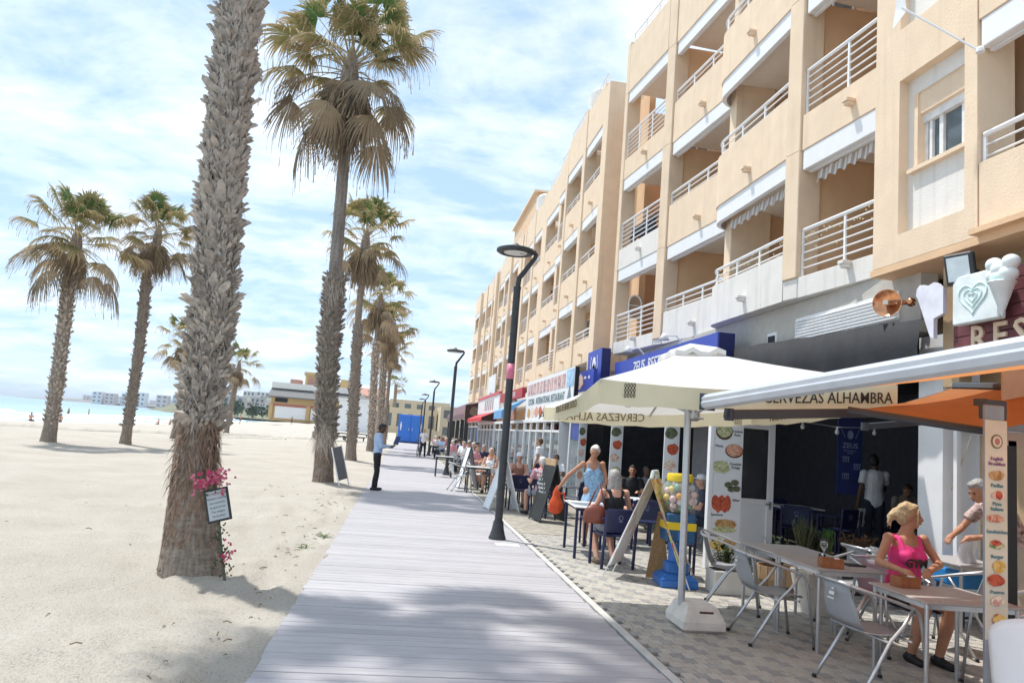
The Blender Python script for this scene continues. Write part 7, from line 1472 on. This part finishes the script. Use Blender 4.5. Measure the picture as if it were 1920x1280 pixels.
person('person in a floral blouse bending over the table by the tan wall', (6.50, 7.12, 0), R(90), dict(abd=(0, .06, 1.05), chest=(0, .16, 1.20), nb=(0, .28, 1.32), head=(0, .42, 1.42), face=(0, 1, -.5), shL=(-.17, .26, 1.28), shR=(.17, .26, 1.28), elL=(-.24, .38, 1.04), wrL=(-.16, .58, 1.0), elR=(.26, .40, 1.05), wrR=(.16, .58, .98)), skin=SKIN, top=(FLOR, 1, 'shirt'), bottom=(BEI, 'long'), shoes=BLACK, hair=(H_GREY, 'short'), female=True, H=1.06)
# diners on the terraces
LT = 'diners on the near terraces'
for (lab, loc, rz, kw) in (
    ('person in a dark top sitting inside the terrace behind the ice lolly board', (4.85, 15.2, 0), 160, dict(skin=SKIN, top=(BLKC, 1, 's'), hair=(H_BLK, 'short'))),
    ('person with dark hair and a grey top beside the person in the dark top', (5.3, 15.6, 0), 185, dict(skin=SKIND, top=(GREYC, 1, 's'), hair=(H_BLK, 'short'))),
    ('person in a white shirt sitting deep inside the terrace left of the blue panel', (4.3, 20.4, 0), 170, dict(skin=SKIND, top=(WHITE, 1, 's'), hair=(H_BLK, 'short'))),
    ('person in a rose shirt sitting behind the chalk board', (3.15, 16.4, 0), 20, dict(skin=SKINP, top=(ROSE, 1, 's'), hair=(H_WHT, 'short'))),
    ('person in a white cap and rust vest sitting right of the nearest lamp pole', (2.98, 18.6, 0), 175, dict(skin=SKINP, top=(mat('tan_vest', (.30, .13, .08), .8, var=.2), 0, 'tank'), hair=(H_GREY, 'short'), cap_=WHITE)),
    ('person with white hair and a white top sitting at the small dark table', (2.70, 22.3, 0), 165, dict(skin=SKINP, top=(WHITE, 0, 'tank'), hair=(H_WHT, 'short'), female=True)),
    ('person in sunglasses and a rust orange shirt left of the nearest lamp pole', (2.95, 24.2, 0), 110, dict(skin=SKIN, top=(ORG, 1, 's'), hair=(H_BRN, 'short'))),
    ('person in a pale pink shirt sitting beyond the rust orange shirt', (2.6, 25.8, 0), 230, dict(skin=SKINP, top=(ROSE, 1, 's'), hair=(H_BRN, 'short'))),
    ('person in a white shirt standing at the shop glass beyond the white cap', (4.2, 22.5, 0), 60, dict(base=STAND, skin=SKIN, top=(WHITE, 1, 's'), hair=(H_BRN, 'short'), bottom=(JEAN, 'long'))),
    ('person in navy leaning forward beyond the grey pavement board', (3.1, 28.0, 0), 200, dict(skin=SKIN, top=(NAVY, 1, 's'), hair=(H_GREY, 'short')))):
    k = dict(base=SIT, bottom=(GREYC, 'short'), shoes=BLACK, vox=.014); k.update(kw); person(lab, loc, R(rz), None, group=LT, **k)
st_ = MB(); st_.ell((0, 0, 0), (.16, .09, .20), 12, 8); o = st_.build('backpack', mat('pack_blue', (.16, .28, .5), .7), smooth=True, label='pale blue backpack beside the person in the white cap and rust vest', cat='backpack'); o.location = (3.35, 18.75, .70)
# person walking a bicycle
person('person in a white top and black trousers pushing a bicycle by the third lamp', (1.35, 46.5, 0), R(-15), dict(knR=(.1, .12, .5), anR=(.1, .18, .09), toR=(.1, .33, .05), knL=(-.1, .0, .5), anL=(-.1, -.2, .1), toL=(-.1, -.06, .04), wrR=(.3, .3, 1.0), elR=(.28, .1, 1.12)), skin=SKINP, top=(WHITE, 1, 's'), bottom=(BLKC, 'long'), shoes=BLACK, hair=(H_BLO, 'short'), vox=.018, detail=False, female=True)
bk = thing('bicycle', 'dark bicycle being pushed along the boardwalk', 'bicycle', (1.15, 47.4, 0), R(80))
for x in (-.5, .5):
    mb = MB(); mb.tube([(x+.33*math.cos(a), 0, .34+.33*math.sin(a)) for a in np.linspace(0, 6.283, 21)[:-1]], .02, 6, closed=True); wh = mb.build('wheel', BLACK, bk, smooth=True); mb = MB()
    for i in range(8): a = i*.785; mb.tube([(x, 0, .34), (x+.31*math.cos(a), 0, .34+.31*math.sin(a))], .004, 4)
    mb.build('spokes', ALU, wh, kind='stuff')
mb = MB()
for a, b in (((-.5, .34), (-.1, .32)), ((-.1, .32), (-.22, .85)), ((-.5, .34), (-.2, .75)), ((-.1, .32), (.36, .72)), ((-.2, .74), (.34, .82)), ((.34, .95), (.5, .34))): mb.tube([(a[0], 0, a[1]), (b[0], 0, b[1])], .018, 6)
mb.build('frame', mat('bike_teal', (.03, .10, .12), .4), bk); mb = MB(); mb.tube([(.3, -.28, .98), (.36, 0, .96), (.3, .28, .98)], .014, 6); mb.build('handlebar', BLACK, bk); mb = MB(); mb.ell((-.24, 0, .88), (.13, .07, .03), 10, 6); mb.build('saddle', BLACK, bk)
# far diners: a few builds, copied
fproto = []
for i, (m, hm_, sk) in enumerate(((WHITE, H_GREY, SKINP), (LBL, H_BRN, SKIN), (ROSE, H_WHT, SKINP), (BLKC, H_BLK, SKIN))):
    p = person('person sitting among the far diners', (2.6+.3*i, 31+1.1*i, 0), R(150+40*i), None, base=SIT, skin=sk, top=(m, 1, 's'), bottom=(JEAN, 'long'), shoes=None, hair=(hm_, 'short'), vox=.022, detail=False, group='far diners under the canopies')[0]; fproto.append(p)
cn_ = ('white', 'pale blue', 'rose', 'black'); 
for i, p in enumerate(fproto): p['label'] = 'person in a %s top sitting just beyond the second lamp' % cn_[i]
fi = [0]*4
for i in range(20):
    c = copy_tree(fproto[i % 4]); fi[i % 4] += 1; y = 34.5+i*1.15; c.location = (rng.uniform(2.3, 4.1), y, 0); c.rotation_euler = (0, 0, R(rng.uniform(0, 360))); c['label'] = 'person in a %s top in the far crowd of diners, %s' % (cn_[i % 4], ('nearest', 'second', 'third', 'fourth', 'farthest')[i//4]+' of that colour')
# bathers on the beach
BG2 = 'bathers far down the beach'; bp = []
for i, (x, y, st, lab, m) in enumerate(((-27.6, 60.5, 0, 'sunbather sitting on the sand left of the leftmost palm, the pinkish one', SKINP), (-26.6, 63, 0, 'sunbather sitting on the sand close behind the leftmost palm', SKIN), (-55.5, 134, 1, 'bather standing at the surf right of the leftmost palm, the left one', SKIN), (-53.5, 137, 1, 'bather standing at the surf right of the leftmost palm, the right one', SKIND), (-27.6, 90, 0, 'dark sitter on the sand between the two beach palms', SKIND), (-26.9, 92, 0, 'pale sitter on the sand between the two beach palms', SKINP), (-33.5, 128, 1, 'bather standing just left of the right beach palm', SKIN), (-30.5, 140, 1, 'bather walking by the water left of the crooked palm', SKIN), (-29.5, 142, 1, 'bather walking by the water nearest the crooked palm', SKINP), (-12.0, 44.6, 0, 'sunbather in a white top beside the crooked palm', SKINP), (-21.5, 150, 1, 'walker before the ochre beach building', SKIND))):
    if i in (0, 2): bp.append(person(lab, (x, y, 0), R(40), None, base=SIT if st == 0 else STAND, skin=m, bottom=(mat('swim_dark', (.05, .05, .09), .7), 'short'), hair=(H_BRN, 'short'), vox=.025, detail=False, group=BG2)[0]); o = bp[-1]
    else: o = copy_tree(bp[st]); o['label'] = lab
    o.location = (x, y, float(sand_z(np.array(float(x)), np.array(float(y))))-(.42 if st == 0 else .02)); o.rotation_euler = (0, 0, R(37*i))
    o.scale = (.75, .75, .75) if i in (0, 1, 4, 5) else (1, 1, 1)
    if i in (2, 3): o.location.z = -1.25
    elif st == 0 and i != 9: o.location.z += .12
# ================================================================== BACKGROUND
WBL = mat('block_blue', (.03, .17, .62), .45, var=.05)
tb = thing('toilet_block', 'bright blue portable toilet block standing at the end of the boardwalk', 'toilet block', (.85, 86, 0))
mb = MB(); mb.bbox(-.5, 2.3, 86, 89, .12, 3.2, .04); mb.build('cabin', WBL, tb, world=True); mb = MB(); mb.box(-.45, 2.25, 86.1, 88.9, 0, .12); mb.build('plinth', DARK, tb, world=True)
for x0 in (-.42, .95): mb = MB(); mb.bbox(x0, x0+1.27, 85.94, 85.995, .2, 3.05, .01); dd = mb.build('door', WBL, tb, world=True); mb = MB(); mb.box(x0+1.1 if x0 < 0 else x0+.1, x0+1.17 if x0 < 0 else x0+.17, 85.90, 85.94, 1.4, 1.7); mb.build('handle', ALU, dd, world=True)
for x in (-.22, 2.02):
    mb = MB(); mb.ell((x, 85.92, 2.25), (.07, .015, .09)); mb.box(x-.10, x+.10, 85.91, 85.935, 1.75, 2.12); mb.box(x-.06, x+.06, 85.91, 85.935, 1.4, 1.75); mb.build('figure_sign', WHITE, tb, world=True)
hs = mat('house_ochre', (.52, .36, .17), .8, var=.08); ROOFD = mat('roof_slate', (.16, .155, .15), .8, var=.15); PINKR = mat('roof_pink', (.42, .22, .16), .8)
def house(label, x0, x1, y, d, z0, z1, m, floors, nwin, roof=None, group=None, cat='building', wm=GLASS):
    h = thing('house', label, cat, ((x0+x1)/2, y, z0), group=group); mb = MB(); mb.box(x0, x1, y, y+d, z0-3, z1); mb.build('wall', m, h, world=True)
    fh = (z1-z0)/floors
    for f in range(floors):
        for i in range(nwin):
            w = (x1-x0)/nwin; a = x0+w*(i+.25); mb = MB(); mb.box(a, a+w*.5, y-.05, y-.004, z0+f*fh+fh*.3, z0+f*fh+fh*.78); mb.build('window', wm, h, world=True)
    if roof: mb = MB(); mb.prism([(-.6, 0), (d+.6, 0), (d*.5, roof[1])], x1-x0+.8, (x0-.4, y, z1+.01), (0, 1, 0), ZU, (1, 0, 0)); mb.build('roof', roof[0], h, world=True)
    return h
# ochre beach building with white shutters
yb_ = thing('beach_building', 'ochre beach building with a grey roof, small turret and three white shutters', 'building', (-18, 165, 1.6))
def yb(name, m, *a): mb = MB(); mb.box(*a); return mb.build(name, m, yb_, world=True)
yb('wall', hs, -28.4, -8, 165, 180, 1, 6.2); yb('upper_wall', WSTUC, -28.9, -12, 166.5, 178, 8.0, 9.3); yb('band', mat('band_pink', (.45, .15, .12), .8), -28.4, -9, 164.9, 164.99, 4.2, 4.65)
mb = MB(); mb.prism([(0, 0), (4, 2.0), (4, -.2), (0, -.25)], 20.2, (-29, 163.6, 6.2), (0, 1, 0), ZU, (1, 0, 0)); mb.build('roof', ROOFD, yb_, world=True)
for a, b in ((-27.4, -20.8), (-19.9, -15.6), (-14.6, -9.4)): yb('shutter', WTRIM, a, b, 164.88, 164.97, 1.6, 4.1)
for a in (-28.3, -20.5, -15.1): yb('pier', hs, a-.4, a+.4, 164.6, 164.95, 1.4, 4.6)
yb('window', DARK, -27.6, -25, 164.9, 164.98, 5.0, 5.9); yb('turret', hs, -22.2, -19.6, 168, 171, 9.3, 11.4); yb('turret_cap', hs, -22.5, -19.3, 167.7, 171.3, 11.41, 12.1); yb('turret_arch', PINKR, -21.6, -20.2, 167.9, 167.99, 9.3, 10.9)
for i, (x, w, h_) in enumerate(((-25.5, 2.2, 1.0), (-17.8, 3, 1.3), (-14.6, 1.6, 1.9))): yb('roof_hut', (PINKR, WSTUC, hs)[i], x, x+w, 169, 173, 9.3, 9.3+h_)
house('pink roofed house peeping out right of the tallest palm trunk', -12.2, -5.0, 185, 12, 1.5, 8.6, mat('house_peach', (.55, .38, .26), .8), 2, 3, (PINKR, 2.2))
kw = thing('kiosk', 'plain white kiosk wall between the palm trunks', 'kiosk', (-7, 110, 0)); mb = MB(); mb.box(-9.4, -4.6, 110, 114, -.5, 5.0); mb.build('wall', BOARDW, kw, world=True); mb = MB(); mb.box(-9.7, -4.4, 109.6, 114.4, 5.01, 5.2); mb.build('roof', WTRIM, kw, world=True)
for i in range(4):
    bl = MB(); bl.bbox(-1.1, 1.1, -.35, .35, .28+.0*i, .40, .02); bl.box(-1.0, -.9, -.3, .3, 0, .28); bl.box(.9, 1.0, -.3, .3, 0, .28); o = bl.build('sun_bed', mat('bed_dark', (.03, .03, .035), .6), label='low dark sun bed '+('behind the second palm, nearest the sea', 'behind the twin palms, nearest the boardwalk', 'in the back row left of the kiosk', 'in the back row before the kiosk')[i], cat='sun bed', group='dark sun beds on the sand'); o.location = ((-6.2, -4.6, -6.9, -5.0)[i], (72, 74, 84, 88)[i], float(sand_z(np.array(-5.), np.array(76.)))+.02+(.14 if i > 1 else 0))
house('long low beige building closing the end of the promenade', -7, 5.6, 128, 14, .5, 5.0, mat('house_cream', (.62, .52, .36), .8), 1, 7)
house('beige house right of the low building at the promenade end', 5.8, 12, 120, 14, .2, 5.6, mat('house_beige', (.55, .46, .33), .8), 2, 3)
house('flat roofed cream house behind the low building', -3, 9, 150, 14, .5, 7.2, mat('house_cream'), 2, 5)
house('grey roofed house behind the twin palms', -11, -3.4, 150, 12, 1.2, 5.9, mat('house_cream'), 1, 4, (ROOFD, 1.2))
pz = thing('palm_tree', 'tiny far palm above the roofs left of the blue toilet block', 'palm tree', (-2.0, 140, 0)); mb = MB(); mb.tube([(-2, 140, 0), (-1.9, 140, 5), (-2.0, 140, 9.6)], .3, 8); mb.build('trunk', TRK, pz, world=True)
for i in range(16): inst('frond', frond_lib(False)[1+i % 6][1][i % 3], pz, M=Matrix.Translation((0, 0, 9.5)) @ Rz(i*2.4) @ Matrix.Diagonal((1.1, 1.1, 1.1, 1)))
mb = MB(); mb.box(-.9, 5.4, 112, 112.3, 0, 1.6); mb.build('boundary_wall', mat('wall_beige', (.5, .42, .3), .85), label='low beige wall in front of the end buildings', cat='wall')

# hill with houses beyond the beach, headland across the bay
X2, Y2 = np.meshgrid(np.linspace(-560, 60, 60), np.linspace(330, 1500, 50)); H2 = 19*np.exp(-((X2+110)/150)**2-((Y2-820)/260)**2)+9*np.exp(-((X2+20)/120)**2-((Y2-700)/220)**2)+6*vnoise(X2/60, Y2/60, 3)*np.clip((Y2-400)/200, 0, 1)-.6-9*np.clip((-X2-.27*Y2)/30, 0, 1)
me = gridmesh(X2, Y2, H2); me.materials.append(mat('hill_scrub', (.17, .17, .10), .95, var=.3, vscale=.05)); o = bpy.data.objects.new('hill', me); C.objects.link(o); o['kind'] = 'structure'
g = random.Random(31); hg = 'far white houses on the hill'
hm = [mat('far_white', (.70, .68, .66), .8), mat('far_pinkish', (.62, .50, .46), .8), mat('far_grey', (.48, .48, .48), .8)]
for i in range(34):
    y = g.uniform(430, 900); x = -y*g.uniform(.17, .255) if i < 26 else -y*g.uniform(.05, .16); zb = max(0, 19*math.exp(-((x+110)/150)**2-((y-820)/260)**2)-1); w = g.uniform(6, 15); h_ = g.uniform(4, 10)
    house('far pale house among the cluster on the low hill beyond the beach', x, x+w, y, 10, zb, zb+h_, hm[i % 3], 2, 3, group=hg)
lf_ = MB(); trm = mat('far_tree', (.045, .07, .04), .9, var=.4, vscale=.4)
for i in range(26):
    x, y = g.uniform(-72, -42), g.uniform(250, 330); r_ = g.uniform(1.2, 3.2)
    if x/y > -.165 or x/y < -.25: continue
    t = thing('far_tree', 'dark green tree in the far clump left of the ochre beach building', 'tree', (x, y, 1.2), group='far trees left of the ochre building'); mb = MB()
    for q in range(70):
        d = Vector((g.gauss(0, 1), g.gauss(0, 1), g.gauss(0, .8))).normalized()*r_*g.uniform(.4, 1); c = d+Vector((0, 0, r_*1.1)); s = g.uniform(.3, .6); n_ = Vector((g.gauss(0, 1), g.gauss(0, 1), g.gauss(0, 1))).normalized(); u = n_.orthogonal().normalized(); v = n_.cross(u); mb.add([c+u*s, c+v*s, c-u*s, c-v*s], [(0, 1, 2, 3)])
    mb.build('crown', trm, t); mb = MB(); mb.tube([(0, 0, -1), (0, 0, r_)], .15, 5); mb.build('trunk', TRK, t)
X3, Y3 = np.meshgrid(np.linspace(-1180, -560, 60), np.linspace(2350, 2750, 14)); H3 = 11*np.clip(1-np.abs((Y3-2550)/200)**2, 0, 1)*np.clip((X3+1170)/140, 0, 1)+3*vnoise(X3/40, Y3/40, 6)-1.8
me = gridmesh(X3, Y3, H3); me.materials.append(mat('headland_rock', (.22, .20, .18), .95, var=.25, vscale=.02)); o = bpy.data.objects.new('headland', me); C.objects.link(o); o['kind'] = 'structure'
for i in range(26):
    f = i/25; x = -1010+420*f+g.uniform(-8, 8); w = g.uniform(14, 44); h_ = g.uniform(9, 23) if i not in (9, 10, 11) else 6
    house('pale apartment block on the far headland across the bay', x, x+w, 2480+g.uniform(0, 60), 20, 6, 8+h_, hm[(0, 1, 0, 1, 2)[i % 5]], max(2, int(h_/7)), 3, group='blocks on the far headland')
# the far shore between headland and hill
mb = MB(); mb.box(-600, -150, 1540, 1700, -2, 3); mb.build('far_shore', mat('hill_scrub'), kind='structure')
for i in range(16): x = -600+i*30+g.uniform(-8, 8); h_ = g.uniform(10, 26); house('pale far block along the shore beyond the hill', x, x+g.uniform(10, 22), 1520, 20, 2, 3+h_, hm[i % 3], 3, 2, group='far blocks along the shore')
# wheel ruts raked across the beach
mb = MB()
for off, p0, p1 in ((0, (-26, 42), (-9, 61)), (0, (-16, 58), (-6.5, 74))):
    last = None
    for i in range(60):
        f = i/59; x, y = p0[0]+(p1[0]-p0[0])*f, p0[1]+(p1[1]-p0[1])*f+.3*math.sin(i*.4); z = float(sand_z(np.array(x), np.array(y))); p = [(x, y-.35, z-.01), (x, y, z+.13+.04*math.sin(i*1.7)), (x, y+.35, z-.01)]
        if last: mb.add(last+p, [(0, 1, 4, 3), (1, 2, 5, 4)])
        last = p
mb.build('sand_ridge', SAND, kind='structure', smooth=True)
bpy.data.scenes.remove(TMP)

# sea air: one even, thin volume round the whole place
hzb = MB(); hzb.box(-19500, 1100, -3100, 19500, -3.4, 55)
hm_ = bpy.data.materials.new('sea_air'); hm_.use_nodes = True; hn = hm_.node_tree; hn.nodes.remove(hn.nodes['Principled BSDF'])
pv_ = hn.nodes.new('ShaderNodeVolumePrincipled'); pv_.inputs['Density'].default_value = .00016; pv_.inputs['Color'].default_value = (.86, .93, 1, 1); hn.links.new(pv_.outputs[0], hn.nodes['Material Output'].inputs['Volume'])
hzb.build('haze', hm_, kind='stuff')
